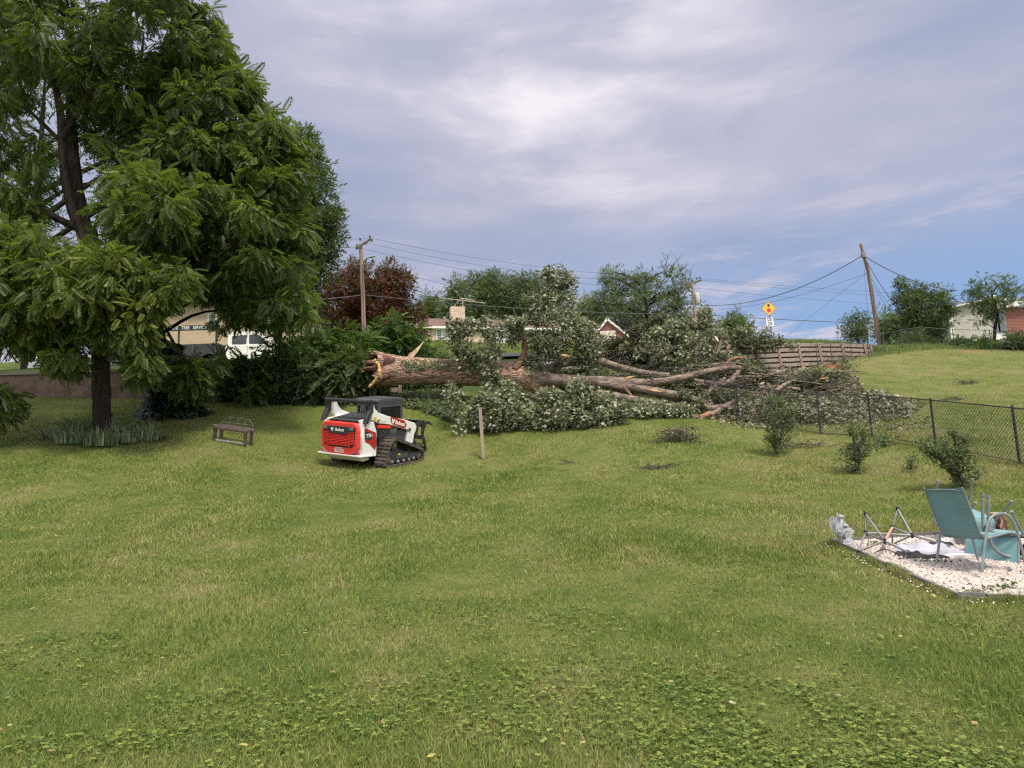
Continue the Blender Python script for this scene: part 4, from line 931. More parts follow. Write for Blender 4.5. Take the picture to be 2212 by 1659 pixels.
# limbs
LIMBS = [
 [(1140, 812, YT+.3, 20), (1165, 803, YT+.6, 14), (1190, 795, YT+.8, 11), (1212, 785, YT+1, 9.5), (1251, 782, YT+1.1, 9), (1272, 781, YT+1.1, 9.5), (1300, 781, YT+1.1, 9), (1329, 791, YT+1.1, 8), (1388, 805, YT+1, 7), (1446, 811, YT+.9, 5.5)],
 [(1120, 815, YT+.1, 24), (1160, 818, YT, 17), (1212, 821, YT-.1, 13.5), (1271, 823, YT-.2, 12), (1329, 824, YT-.2, 10.5), (1388, 827, YT-.2, 9), (1437, 823, YT, 8), (1486, 813, YT+.2, 7.5), (1525, 803, YT+.3, 6.5), (1566, 795, YT+.4, 6), (1595, 793, YT+.5, 4.5)],
 [(1290, 828, YT-.3, 7), (1330, 834, YT-.4, 8), (1368, 838, YT-.5, 8.5), (1427, 847, YT-.7, 9), (1486, 859, YT-1, 8.5), (1525, 872, YT-1.3, 7), (1544, 882, YT-1.5, 6)],
 [(1420, 855, YT-.3, 7), (1460, 864, YT-.6, 7), (1495, 874, YT-1, 7), (1534, 882, YT-1.5, 7), (1561, 879, YT-1.6, 6.5), (1590, 885, YT-1.7, 5), (1636, 897, YT-2, 3.5)],
 [(1470, 893, 25.6, 4), (1505, 903, 25.3, 5), (1541, 893, 25.5, 6), (1571, 876, 26, 6.5), (1610, 860, 26.6, 6), (1658, 852, 27.2, 5), (1678, 843, 27.6, 4.5), (1698, 829, 28.2, 4), (1727, 819, 28.8, 3.4), (1785, 818, 29.6, 2)],
 [(1500, 822, YT, 5), (1541, 829, YT-.2, 5.5), (1565, 829, YT-.2, 5.5), (1584, 817, YT, 5), (1596, 801, YT+.2, 4.5)],
 [(1524, 857, YT-.6, 5.5), (1537, 841, YT-.4, 5), (1553, 827, YT-.1, 5), (1566, 818, YT+.1, 4)],
 [(1535, 800, YT+1.4, 4.5), (1541, 775, YT+1.5, 4.5), (1551, 757, YT+1.5, 4), (1559, 732, YT+1.4, 3.4)],
 [(1571, 815, YT+.6, 3.5), (1610, 814, YT+.8, 3.5), (1658, 813, YT+1, 3.5), (1682, 804, YT+1.3, 3), (1707, 800, YT+1.6, 2.4)],
 [(1639, 837, YT+.4, 4), (1678, 836, YT+.7, 4.5), (1727, 841, YT+.8, 3.6)],
 [(1560, 800, YT+.6, 5), (1571, 790, YT+.7, 4.6), (1578, 776, YT+.8, 4)],
 [(1530, 870, YT-1.2, 6), (1560, 862, YT-1, 4.6), (1620, 872, YT-.8, 4), (1680, 880, YT-.8, 3.4), (1730, 884, YT-.6, 2)],
 [(1290, 850, YT-.6, 10), (1340, 858, YT-.8, 9), (1400, 868, YT-1, 7), (1460, 880, YT-1.4, 4)]]
for rws in LIMBS: limb(rws)
limb([(1112, 796, YT-.2, 9), (1122, 783, YT-.2, 8), (1131, 768, YT-.2, 7), (1134, 752, YT-.2, 6.5), (1131, 735, YT-.2, 6), (1127, 715, YT-.2, 5), (1124, 698, YT-.2, 4.4)], M_fbark, 10)
limb([(1125, 702, YT-.2, 4), (1145, 685, YT, 3.2), (1155, 665, YT+.1, 2.4), (1163, 628, YT+.2, 1.8), (1157, 602, YT+.2, 1), (1146, 580, YT+.2, .6)], M_twig, 6)
limb([(1126, 706, YT-.2, 3.6), (1148, 694, YT-.1, 3), (1175, 685, YT, 2.4), (1200, 668, YT, 1.6)], M_twig, 6)
limb([(1125, 700, YT-.2, 3), (1114, 682, YT-.2, 2.4), (1108, 665, YT-.2, 1.6)], M_twig, 6)
limb([(1157, 604, YT+.2, 1.0), (1168, 590, YT+.2, .8), (1178, 578, YT+.2, .6)], M_twig, 4)
limb([(989, 782, YT-.4, 4), (991, 755, YT-.4, 3.4), (994, 735, YT-.4, 2.8), (988, 712, YT-.4, 2), (977, 692, YT-.4, 1.4)], M_bark_dark, 7)
limb([(992, 745, YT-.4, 2), (1006, 725, YT-.3, 1.5), (1024, 705, YT-.3, 1)], M_bark_dark, 5)
limb([(990, 770, YT-.4, 2), (970, 745, YT-.5, 1.3), (958, 740, YT-.5, .8)], M_bark_dark, 5)
limb([(1140, 850, YT-.8, 5), (1180, 872, YT-1.5, 4), (1230, 880, YT-2, 3), (1270, 893, YT-2.6, 2)], M_twig, 6)
limb([(1060, 835, YT-.4, 6), (1078, 860, YT-.9, 4.5), (1095, 885, YT-1.6, 3)], M_twig, 6)
limb([(1566, 795, YT+.4, 3.4), (1574, 780, YT+.3, 3), (1590, 773, YT+.3, 3), (1606, 772, YT+.3, 2)], M_orange, 6, 'broken_stub', label='splintered reddish branch stub')
limb([(1506, 905, 25.2, 4.5), (1520, 899, 25.3, 5.5), (1536, 893, 25.4, 5.6)], M_orange, 8, 'broken_stub', label='orange torn butt of a limb touching the grass')
for (a, b_, w_, m) in [((1232, 769), (1212, 767), 3, M_wood), ((1340, 826), (1372, 862), 3.4, M_fbark), ((1395, 840), (1428, 846), 3.5, M_wood), ((1432, 846), (1460, 855), 3.5, M_wood), ((1345, 818), (1372, 812), 3, M_wood), ((1675, 805), (1684, 800), 4, M_pale), ((1588, 880), (1592, 868), 3, M_wood),
                       ((1730, 800), (1740, 792), 3, M_pale), ((1772, 818), (1790, 816), 3, M_wood), ((1602, 797), (1596, 790), 3.4, M_wood), ((1545, 726), (1552, 738), 3, M_pale), ((1640, 830), (1652, 826), 3, M_pale)]:
    A, B = P(*a, YT-.75), P(*b_, YT-.85); mb = MB(); mb.tube([A, (A+B)/2, B], [.012, w_*px2m*.8, .012], 5, flat=.4, up=(0, 1, 0)); mb.build('splinter', m, ft, True)
# crooked medium branches tangled through the broken top
for k in range(64):
    u = rr.uniform(1470, 1800); v = rr.uniform(800, 895) if u > 1600 else rr.uniform(785, 895); Y = YT+rr.uniform(-1.2, 1.8)+max(0, (u-1600)/130)
    a = P(u, v, Y); l = rr.uniform(.8, 2.4); th = rr.choice([1, -1])*rr.uniform(0, .55)+(math.pi if rr.random() < .3 else 0); d_ = np.array([math.cos(th), rr.uniform(-.3, .3), abs(math.sin(th))*rr.choice([1, 1, -.3])])*l
    gz_ = G(a[0], a[1]); a[2] = max(a[2], gz_+.1); e_ = a+d_; e_[2] = max(e_[2], G(e_[0], e_[1])+.05); mid = (a+e_)/2+np.array([rr.uniform(-.15, .15), 0, rr.uniform(-.1, .25)])
    r_ = rr.uniform(.018, .05); mb = MB(); s_ = spline([a, mid, e_], 4); mb.tube(s_, [r_*(1-.7*i/8) for i in range(9)], 6, wob=.2, seed=k)
    q_ = s_[5]; mb.tube([q_, q_+np.array([rr.uniform(-.5, .5), 0, rr.uniform(.1, .5)])], [r_*.45, .006], 4); mb.build('branch', rr.choice([M_glim, M_twig, M_glim]), ft, True, smooth=True)
# thin twigs through the crown
mb = MB()
for k in range(240):
    u = rr.uniform(1260, 1800); v = 745+rr.uniform(0, 140) if u < 1560 else rr.uniform(800, 890); Y = YT+rr.uniform(-1, 1.6)
    if v > 870+(1800-u)*.02: continue
    a = P(u, v, Y); l = rr.uniform(.3, 1.1); th = rr.uniform(-.5, 1.5); b_ = a+np.array([math.cos(th)*l, rr.uniform(-.3, .3), math.sin(th)*l*.7]); m_ = (a+b_)/2+np.array([0, 0, rr.uniform(-.1, .1)])
    mb.tube([a, m_, b_], [.018, .013, .006], 4, cap=False)
for k in range(90):
    u = rr.uniform(1290, 1420); v = rr.uniform(700, 770); a = P(u, v, YT+2+rr.uniform(0, 2)); th = rr.uniform(0, 3.1); l = rr.uniform(.5, 1.6); mb.tube([a, a+np.array([math.cos(th)*l, 0, math.sin(th)*l*.5])], [.016, .006], 3, cap=False)
mb.build('twig_mass', M_twig, ft, True)
# foliage
BRN = leafmat('wilted_leaf', [(.05, .052, .030), (.085, .085, .048), (.13, .125, .075), (.20, .18, .12)], .12, .6)
FOL = [
 (PALE, [(982, 842), (980, 860), (988, 885), (1002, 905), (1020, 920), (1060, 926), (1100, 922), (1130, 912), (1122, 870), (1100, 846), (1060, 838), (1030, 852), (1000, 925)], 24.5, .8, 92),
 (PALE, [(1162, 862), (1155, 895), (1165, 918), (1200, 922), (1235, 930), (1270, 932), (1310, 922), (1340, 902), (1352, 885), (1330, 872), (1300, 860), (1268, 838), (1245, 835), (1235, 862), (1200, 850), (1180, 850)], 24.2, .8, 130),
 (PALE, [(1335, 878), (1345, 898), (1400, 898), (1440, 898), (1490, 897), (1494, 890), (1460, 882), (1400, 876)], 25.5, .6, 50),
 (PALE, [(962, 738), (972, 700), (1000, 688), (1030, 694), (1060, 684), (1100, 690), (1125, 690), (1138, 700), (1120, 712), (1090, 712), (1075, 735), (1085, 755), (1072, 775), (1060, 795), (1075, 815), (1095, 828), (1060, 832), (1040, 800), (1020, 780), (985, 770)], YT-.9, .5, 84, .21),
 (PALE, [(1172, 582), (1190, 576), (1205, 580), (1228, 585), (1238, 600), (1226, 620), (1208, 625), (1205, 645), (1185, 640), (1190, 605), (1176, 600)], YT+.2, .5, 30),
 (PALE, [(1150, 650), (1185, 640), (1215, 640), (1236, 660), (1262, 700), (1282, 740), (1272, 762), (1235, 762), (1200, 768), (1170, 785), (1160, 815), (1135, 815), (1140, 780), (1150, 745), (1142, 700)], YT-.1, 1.1, 130),
 (PALE, [(1100, 700), (1115, 690), (1125, 720), (1118, 750), (1104, 740)], YT-.6, .3, 14),
 (PALE, [(1240, 715), (1270, 700), (1290, 740), (1290, 780), (1255, 778)], YT+.6, .7, 34),
 (DULL, [(1175, 800), (1500, 795), (1500, 850), (1300, 850), (1180, 840)], YT+2.0, .8, 170),
 (BRN, [(1262, 745), (1300, 735), (1350, 738), (1380, 712), (1420, 690), (1450, 700), (1470, 740), (1440, 790), (1400, 800), (1340, 782), (1300, 775), (1262, 775)], YT+3, 1.0, 200, .22),
 (PALE, [(1385, 745), (1410, 722), (1440, 708), (1470, 700), (1500, 690), (1530, 702), (1545, 722), (1565, 740), (1540, 760), (1530, 800), (1480, 805), (1440, 800), (1400, 780), (1380, 760)], YT+2.2, 1.0, 125),
 (PALE, [(1515, 672), (1530, 676), (1545, 700), (1520, 712), (1505, 695)], YT+2.6, .5, 16),
 (DULL, [(1535, 730), (1550, 712), (1590, 720), (1640, 724), (1665, 722), (1690, 738), (1700, 744), (1640, 752), (1560, 752)], YT+6.5, .4, 60),
 (DULL, [(1480, 800), (1560, 770), (1600, 775), (1640, 800), (1690, 815), (1760, 805), (1800, 812), (1790, 830), (1700, 850), (1640, 850), (1560, 850), (1500, 845), (1470, 825)], YT+1.3, .8, 190),
 (DULL, [(1480, 850), (1560, 845), (1700, 860), (1700, 890), (1560, 900), (1490, 890)], YT-1.0, .8, 80),
 (PALE, [(1590, 705), (1640, 712), (1620, 722), (1585, 722)], YT+6.5, .3, 6)]
for m, poly, Y, th, nc, *rr_ in FOL:
    c = clumps(poly, Y, th, nc); fol_obj('foliage', foliage(c+np.array([0, 0, 0]), rr_[0] if rr_ else .27, 50 if m is PALE else 42, LOBED, .128, .15, .9), m, ft)
# the sprig of small ivy still clinging to the bark
q = poly_sample([(860, 782), (890, 776), (960, 778), (1000, 782), (960, 790), (985, 800), (940, 796), (900, 798), (880, 800)], 420); p = np.array([P(a, b_, YT-.56-.02*abs(b_-800)*0) for a, b_ in q])
fol_obj('clinging_ivy', scatter(LEAF, p+np.array([0, 0, 0]), np.stack([rg.normal(0, 1, 420), rg.normal(-.3, .2, 420), rg.normal(0, .6, 420)], 1), np.tile([0, -1., .4], (420, 1)), rg.uniform(.06, .11, 420), rg.random(420)), GD_, ft)

# ------------------------------------------------------------------ brush and leaf litter over the ground behind the fence
def litter(poly, n, size, label, hmax=.35, m=None):
    q = poly_sample(poly, n); g = []; ys = np.arange(19, 44, .1)
    for u, v in q:
        d = cf*F+cr*(u-CX)+cu*(CY-v); s_ = ys/d[1]; x = d[0]*s_; z = CAMZ+d[2]*s_; gg = gtab(x, ys); i = int(np.argmax(gg >= z)); g.append((x[i], ys[i], gg[i]))
    p = np.array(g); k = np.clip(.6+.5*snoise(p[:, 0]*1.2, p[:, 1]*1.2, 8), 0.05, 1.3); p[:, 2] += rg.random(n)*hmax*k
    d = rg.normal(0, 1, (n, 3))*np.array([1, 1, .5]); up = np.array([0, 0, 1.])+rg.normal(0, .6, (n, 3))
    tag(fol_obj('leaf_litter', scatter(LOBED, p, d, up, rg.uniform(.7, 1.3, n)*size, rg.beta(1.5, 2.2, n)), m or LIT), label, 'brush', kind='stuff')
LIT = leafmat('litter_leaf', [(.08, .075, .048), (.15, .14, .09), (.225, .21, .145), (.33, .31, .23), (.42, .36, .26)], .08, .7)
litter([(1500, 905), (1560, 860), (1620, 820), (1700, 805), (1790, 808), (1850, 830), (1880, 850), (1920, 862), (1960, 885), (1965, 905), (1900, 912), (1800, 918), (1700, 920), (1600, 912)], 15000, .15, 'carpet of torn leaves and brush spread over the grass behind the fence', .42)
litter([(1900, 850), (1990, 868), (2000, 880), (1960, 900), (1890, 880)], 500, .13, 'thin outer fringe of scattered leaves right of the brush carpet', .06)
litter([(1700, 905), (1980, 890), (2030, 925), (1950, 935), (1720, 925)], 700, .12, 'sparse leaves fallen just behind the chain link fence', .05)
litter([(1540, 900), (1660, 908), (1720, 925), (1640, 928), (1550, 918)], 700, .12, 'sparse leaves on the lawn in front of the limb butt', .05)
def twigs(u, v, n, wpx, label, name='twig_pile', h=.3, seed=1, leaf=0):
    b = on_ground(u, v); r2 = random.Random(seed); mb = MB(); W = wpx*b[1]/F/2
    for k in range(n):
        a = r2.uniform(0, 6.28); q = b+np.array([r2.gauss(0, .5)*W, r2.gauss(0, .35)*W, 0]); q[2] = float(g_low(q[0], q[1]))+r2.random()*h*math.exp(-((q[0]-b[0])/W)**2*2); l = r2.uniform(.2, .6)
        mid = q+np.array([math.cos(a)*l*.5, math.sin(a)*l*.3, r2.uniform(.0, .1)]); e = mid+np.array([math.cos(a+.4)*l*.5, math.sin(a)*l*.3, r2.uniform(-.08, .1)]); e[2] = max(e[2], float(g_low(e[0], e[1]))+.01)
        mb.tube([q, mid, e], [.010, .008, .004], 4, cap=False)
    if not leaf: return tag(mb.build(name, M_twig), label, 'twigs')
    root = thing(name, label, 'twigs', b); mb.build('twigs', M_twig, root, True); n2 = leaf
    p = b+rg.normal(0, 1, (n2, 3))*np.array([W*.5, W*.3, 0]); p[:, 2] = g_low(p[:, 0], p[:, 1])+rg.random(n2)*h*.8
    fol_obj('leaves', scatter(LEAF, p, rg.normal(0, 1, (n2, 3)), np.array([0, 0, 1.])+rg.normal(0, .5, (n2, 3)), rg.uniform(.07, .13, n2), rg.random(n2)), DULL, root)
twigs(1464, 955, 130, 80, 'low heap of grey twigs on the lawn in front of the big limbs', h=.42, leaf=120)
twigs(1745, 968, 26, 70, 'broken bare sticks on the lawn right of the leftmost shrub', h=.12, seed=3)
twigs(1228, 1003, 9, 50, 'few thin sticks lying on the lawn right of the tall post', h=.05, seed=4)
twigs(2088, 829, 26, 40, 'small tuft of broken twigs on the grass beyond the fence', h=.1, seed=6, leaf=50)
twigs(2060, 865, 22, 60, 'leafy twigs lying right where the fence rail crosses the upper lawn', h=.08, seed=7, leaf=60)
twigs(1700, 965, 8, 30, 'short curved stick pieces by the foot of the leftmost shrub', h=.05, seed=8)
twigs(1420, 1013, 30, 60, 'dark flat patch of old twigs in the lawn at centre right', h=.03, seed=9)
# ------------------------------------------------------------------ shared materials
M_white = pmat('white_paint', (.80, .79, .76), (.70, .69, .66), scale=2.5, rough=.38, bump=.02, bscale=30, contrast=(.45, .8))
M_dirtywhite = pmat('scuffed_white_paint', (.78, .76, .71), (.50, .46, .40), scale=4, rough=.5, contrast=(.55, .85))
M_scuffed = pmat('worn_white_paint', (.79, .78, .74), (.52, .48, .42), scale=3.2, rough=.42, bump=.02, bscale=30, contrast=(.56, .80), detail=9)
M_red = pmat('red_plastic', (.80, .055, .04), (.70, .045, .035), scale=3, rough=.42)
M_darkred = pmat('red_decal', (.45, .025, .022), (.38, .02, .02), scale=3, rough=.4)
M_black = pmat('black_steel', (.022, .023, .026), (.035, .036, .04), scale=4, rough=.5, bump=.03)
M_charcoal = pmat('charcoal_paint', (.05, .055, .065), (.07, .075, .085), scale=3, rough=.45)
M_rubber = pmat('rubber', (.04, .037, .034), (.13, .105, .08), scale=6, rough=.85, bump=.1)
M_hole = pmat('dark_gap', (.008, .008, .009), (.012, .012, .012), rough=.9)
M_glass = pmat('dark_glass', (.03, .036, .042), (.05, .058, .065), scale=1.5, rough=.12, spec=.9)
M_lens = pmat('grey_lens', (.20, .21, .23), (.12, .12, .13), scale=12, rough=.25)
M_decalw = pmat('white_lettering', (.82, .82, .80), (.78, .78, .76), rough=.5)
M_yellow = pmat('yellow_label', (.70, .48, .04), (.60, .42, .04), rough=.5)
M_steel = pmat('worn_steel', (.32, .31, .30), (.20, .18, .17), scale=6, rough=.4, metal=.6)
M_post = pmat('weathered_post', (.36, .30, .23), (.24, .20, .155), scale=5, rough=.9, bump=.3, bscale=18, stretch=(1, 1, .12))
M_pole = pmat('utility_pole_wood', (.36, .25, .20), (.22, .15, .12), scale=5, rough=.9, bump=.3, bscale=18, stretch=(1, 1, .1))
M_pole2 = pmat('leaning_pole_wood', (.25, .165, .12), (.17, .11, .085), scale=5, rough=.9, bump=.3, bscale=18, stretch=(1, 1, .1))
M_wire = pmat('cable', (.06, .062, .07), (.09, .09, .1), rough=.6)

# ------------------------------------------------------------------ compact track loader
lp = on_ground(840, 1007)
LM = upm(lp, 30)
# the machine stands a little forward of the rear corner
ld = thing('track_loader', 'white and red compact track loader with a grapple, parked on the lawn', 'loader', matrix=LM @ Matrix.Scale(1.04, 4) @ Matrix.Translation((-.72, .25, .02)))
def grow(mb, name, mat, parent=ld, smooth=False, bevel=0, label=None): return mb.build(name, mat, parent, False, smooth, bevel, label)
# chassis
mb = MB(); mb.box((0, -.25, .62), (1.18, 2.0, .62)); mb.box((0, .55, .75), (1.18, .8, .3)); grow(mb, 'chassis', M_charcoal, bevel=.015)
mb = MB()
mb.prism([(-1.40, .40), (-1.46, .95), (-1.36, 1.33), (-.98, 1.33), (-.86, 1.05), (-.86, .42), (-.98, .36)], .60, .78)
mb.prism([(-1.40, .40), (-1.46, .95), (-1.36, 1.33), (-.98, 1.33), (-.86, 1.05), (-.86, .42), (-.98, .36)], -.78, -.60)
mb.box((0, -1.12, .84), (1.21, .5, .90)); grow(mb, 'rear_body', M_scuffed, bevel=.012)
mb = MB(); mb.prism([(-1.56, .385), (-1.56, .42), (-1.40, .42), (-.92, .40), (-.92, .36)], -.82, .82); b_ = grow(mb, 'rear_bumper', M_white, bevel=.006)
mb = MB(); mb.prism([(-1.50, .385), (-1.0, .385), (-1.0, .24), (-1.25, .22)], -.62, .62); grow(mb, 'belly_plate', M_dirtywhite, bevel=.006)
# red tailgate
oct_ = [(-.70, .62), (-.60, .50), (-.40, .42), (.40, .42), (.60, .50), (.70, .62), (.72, 1.10), (.66, 1.26), (.56, 1.32), (-.56, 1.32), (-.66, 1.26), (-.72, 1.10)]
mb = MB(); mb.prism([(a, c) for a, c in oct_], -1.54, -1.42, plane='XZ'); tg = grow(mb, 'tailgate', M_red, bevel=.03)
mb = MB()
mb.prism([(-.60, 1.16), (-.58, .70), (-.44, .62), (.44, .62), (.58, .70), (.60, 1.16), (.5, 1.20), (-.5, 1.20)], -1.548, -1.54, plane='XZ'); grow(mb, 'grille_recess', M_hole, tg)
mb = MB()
for k in range(13):
    z = .66+k*.042; wv = .5 if k > 1 else .44+.03*k
    for x0, x1 in ((-.57, -.43), (-.37, .37), (.43, .57)):
        if k < 1 and x0 != -.37: continue
        mb.prism([(-1.548, z), (-1.575, z+.012), (-1.575, z+.022), (-1.548, z+.032)], x0, x1)
for x in (-.40, .40): mb.box((x, -1.56, .90), (.022, .03, .54))
for sx_ in (-1, 1):
    for k in range(9): mb.box((sx_*(.40+.0), -1.572, .68+k*.055), (.09, .02, .014))
grow(mb, 'grille', M_red, tg)
mb = MB(); mb.prism([(-.60, 1.20), (-.52, 1.19), (-.40, 1.20), (.40, 1.20), (.52, 1.19), (.60, 1.20), (.58, 1.10), (.42, 1.07), (.34, 1.00), (-.34, 1.00), (-.42, 1.07), (-.58, 1.10)], -1.585, -1.55, plane='XZ'); bd = grow(mb, 'badge_panel', M_black, tg)
mb = MB()
for s_ in (-1, 1):
    m2 = MB(); m2.prism([(s_*.60, 1.195), (s_*.44, 1.195), (s_*.40, 1.12), (s_*.57, 1.105)], -1.595, -1.58, plane='XZ'); grow(m2, 'tail_light', M_lens, ld)
def cathead(M4, s, mat, parent):
    pts = [(-.5, .55), (-.42, .1), (-.5, -.05), (-.3, -.15), (-.22, -.5), (0, -.62), (.22, -.5), (.3, -.15), (.5, -.05), (.42, .1), (.5, .55), (.2, .28), (-.2, .28)]
    mb = MB(); mb.prism([(a*s, b*s) for a, b in pts], 0, .003, M=M4, plane='XY'); return mb.build('emblem', mat, parent)
TR = Matrix(((1, 0, 0, 0), (0, 0, -1, 0), (0, 1, 0, 0), (0, 0, 0, 1)))   # text plane facing -Y (rear)
def tr_(x, y, z): return Matrix.Translation((x, y, z)) @ TR
text('Bobcat', .115, tr_(.06, -1.588, 1.105), M_decalw, bd, sx=1.0, bold=.002)
cathead(tr_(-.22, -1.588, 1.115), .10, M_decalw, bd)
for i, t_ in enumerate(('FAVORITE', 'TREE SERVICE', '540-716-7632')): text(t_, .062, tr_(.0, -1.543, .585-.052*i), M_decalw, tg, sx=1.0, bold=.001)
for s_ in (-1, 1):
    mb = MB(); mb.lathe((s_*.70, -1.47, .47), [(.035, 0), (.035, .02), (.001, .022)], 12, ax=(0, -1, 0)); grow(mb, 'reflector', M_red)
# hood
mb = MB(); mb.prism([(-1.38, 1.33), (-1.38, 1.37), (-.42, 1.50), (-.42, 1.30)], -.58, .58); hd = grow(mb, 'hood', M_black, bevel=.01)
mb = MB()
for k in range(9): mb.box((-.44+k*.11, -.90, 1.452), (.05, .66, .014), rot=Matrix.Rotation(R_(7.7), 3, 'X'))
grow(mb, 'hood_vent', M_charcoal, hd)
mb = MB(); mb.box((-.60, -.95, 1.38), (.12, .85, .10), rot=Matrix.Rotation(R_(7), 3, 'X')); grow(mb, 'hood_side', M_dirtywhite, bevel=.01); mb = MB(); mb.box((.60, -.95, 1.38), (.10, .85, .10), rot=Matrix.Rotation(R_(7), 3, 'X')); grow(mb, 'hood_side', M_dirtywhite, bevel=.01)
# side decals on the rear body
mb = MB(); mb.prism([(-1.33, 1.18), (-.90, 1.02), (-.87, .70), (-.92, .52), (-1.16, .72), (-1.34, .80), (-1.34, .85), (-1.06, .84), (-1.02, .98), (-1.34, 1.10)], .782, .787); grow(mb, 'side_decal', M_darkred)
mb = MB(); mb.prism([(-1.35, 1.10), (-1.10, 1.02), (-1.04, .92), (-1.08, .82), (-1.35, .86)], .782, .790); grow(mb, 'side_decal', M_black)
TS = Matrix(((0, 0, 1, 0), (1, 0, 0, 0), (0, 1, 0, 0), (0, 0, 0, 1)))     # text plane facing +X, reading forward
text('T76', .13, Matrix.Translation((.792, -1.20, .955)) @ TS, M_decalw, ld, bold=.004)
for y, z in ((-1.33, 1.25), (-1.0, .40)):
    mb = MB(); mb.lathe((.775, y, z), [(.028, 0), (.028, .02), (.001, .02)], 12, ax=(1, 0, 0)); grow(mb, 'bolt_hole', M_hole)
# rear guard loop over the engine
mb = MB(); mb.tube([(-.86, -1.20, 1.90), (.86, -1.20, 1.90)], .058, 12); 
for s_ in (-1, 1):
    mb.tube([(s_*.80, -1.20, 1.90), (s_*.80, -1.21, 1.91)], .085, 12)
grow(mb, 'cross_tube', M_black, smooth=True)
for s_ in (-1, 1):
    mb = MB(); mb.prism([(-1.28, 1.95), (-1.12, 1.95), (-1.08, 1.80), (-1.08, 1.62), (-1.22, 1.42), (-1.28, 1.30), (-1.42, 1.30), (-1.36, 1.48), (-1.22, 1.68), (-1.22, 1.80), (-1.28, 1.88)], s_*.80-.06, s_*.80+.06); grow(mb, 'guard_upright', M_black, bevel=.012)
# cab
M_cabglass, nt = newmat('cab_glass'); g_ = N(nt, 'ShaderNodeBsdfGlossy'); g_.inputs[0].default_value = (.8, .85, .9, 1); g_.inputs['Roughness'].default_value = .05
t_ = N(nt, 'ShaderNodeBsdfTransparent'); t_.inputs[0].default_value = (.42, .46, .44, 1); x_ = N(nt, 'ShaderNodeMixShader'); x_.inputs[0].default_value = .12; L(nt, t_.outputs[0], x_.inputs[1]); L(nt, g_.outputs[0], x_.inputs[2]); finish(M_cabglass, nt, x_.outputs[0])
mb = MB()
prof = [(-.40, 1.02), (-.52, 1.45), (-.50, 1.96), (.60, 1.98), (.72, 1.5), (.74, .80), (.2, .70)]
for s_ in (-1, 1):
    m = MB()
    m.bar((s_*.45, -.46, 1.10), (s_*.45, -.47, 1.98), .09, .11, up=(0, 1, 0)); m.bar((s_*.45, .66, .85), (s_*.45, .60, 1.98), .08, .10, up=(0, 1, 0)); m.bar((s_*.45, -.48, 1.96), (s_*.45, .62, 1.96), .08, .10); m.bar((s_*.45, -.42, 1.15), (s_*.45, .68, 1.10), .08, .14)
    m.bar((s_*.45, -.02, 1.28), (s_*.45, .64, 1.25), .05, .05); m.bar((s_*.45, -.42, 1.86), (s_*.45, .62, 1.86), .06, .12)
    grow(m, 'cab_frame', M_charcoal, bevel=.012)
    m = MB(); m.box((s_*.43, .12, 1.50), (.012, 1.02, .80)); grow(m, 'side_window', M_cabglass)
    m = MB()
    for k in range(14): m.bar((s_*.462, -.36+k*.075, 1.18), (s_*.462, -.36+k*.075, 1.84), .008, .008)
    for k in range(9): m.bar((s_*.462, -.38, 1.2+k*.075), (s_*.462, .62, 1.2+k*.075), .008, .008)
    grow(m, 'window_mesh', M_black)
m = MB(); m.box((0, -.47, 1.52), (.82, .012, .62)); grow(m, 'rear_window', M_cabglass)
m = MB(); m.bar((-.45, -.48, 1.90), (.45, -.48, 1.90), .10, .14); m.bar((-.45, -.46, 1.20), (.45, -.46, 1.20), .10, .14); m.bar((-.1, -.50, 1.55), (-.1, -.50, 1.85), .04, .04); grow(m, 'cab_frame', M_charcoal, bevel=.012)
m = MB()
for k in range(10): m.bar((-.38+k*.08, -.485, 1.26), (-.38+k*.08, -.485, 1.82), .007, .007)
for k in range(7): m.bar((-.40, -.485, 1.28+k*.08), (.40, -.485, 1.28+k*.08), .007, .007)
grow(m, 'window_mesh', M_black)
m = MB(); m.box((0, .69, 1.40), (.80, .012, .95)); grow(m, 'front_window', M_cabglass)
m = MB(); m.prism([(-.58, 1.98), (-.56, 2.05), (-.40, 2.09), (.60, 2.09), (.74, 2.04), (.72, 2.00)], -.50, .50); rf = grow(m, 'cab_roof', M_charcoal, bevel=.012)
m = MB()
for k in range(7): m.box((-.39+k*.13, 0.05, 2.098), (.05, .95, .018))
grow(m, 'roof_rib', M_charcoal, rf, bevel=.004)
m = MB(); m.box((0, .1, 1.05), (.84, 1.0, .30)); m.box((0, -.08, 1.38), (.42, .14, .50)); grow(m, 'seat_box', M_hole)
for y in (.05, .25): 
    m = MB(); m.lathe((.505, y, 2.0), [(.012, 0), (.012, .01), (.001, .012)], 8, ax=(1, 0, 0)); grow(m, 'bolt', M_steel)
for o_ in list(ld.children):
    if o_.name.split('.')[0] in ('cab_frame', 'side_window', 'window_mesh', 'rear_window', 'front_window', 'cab_roof', 'seat_box', 'bolt'):
        o_.scale = (.88, .92, .90); o_.location = (.0, .09, .05)
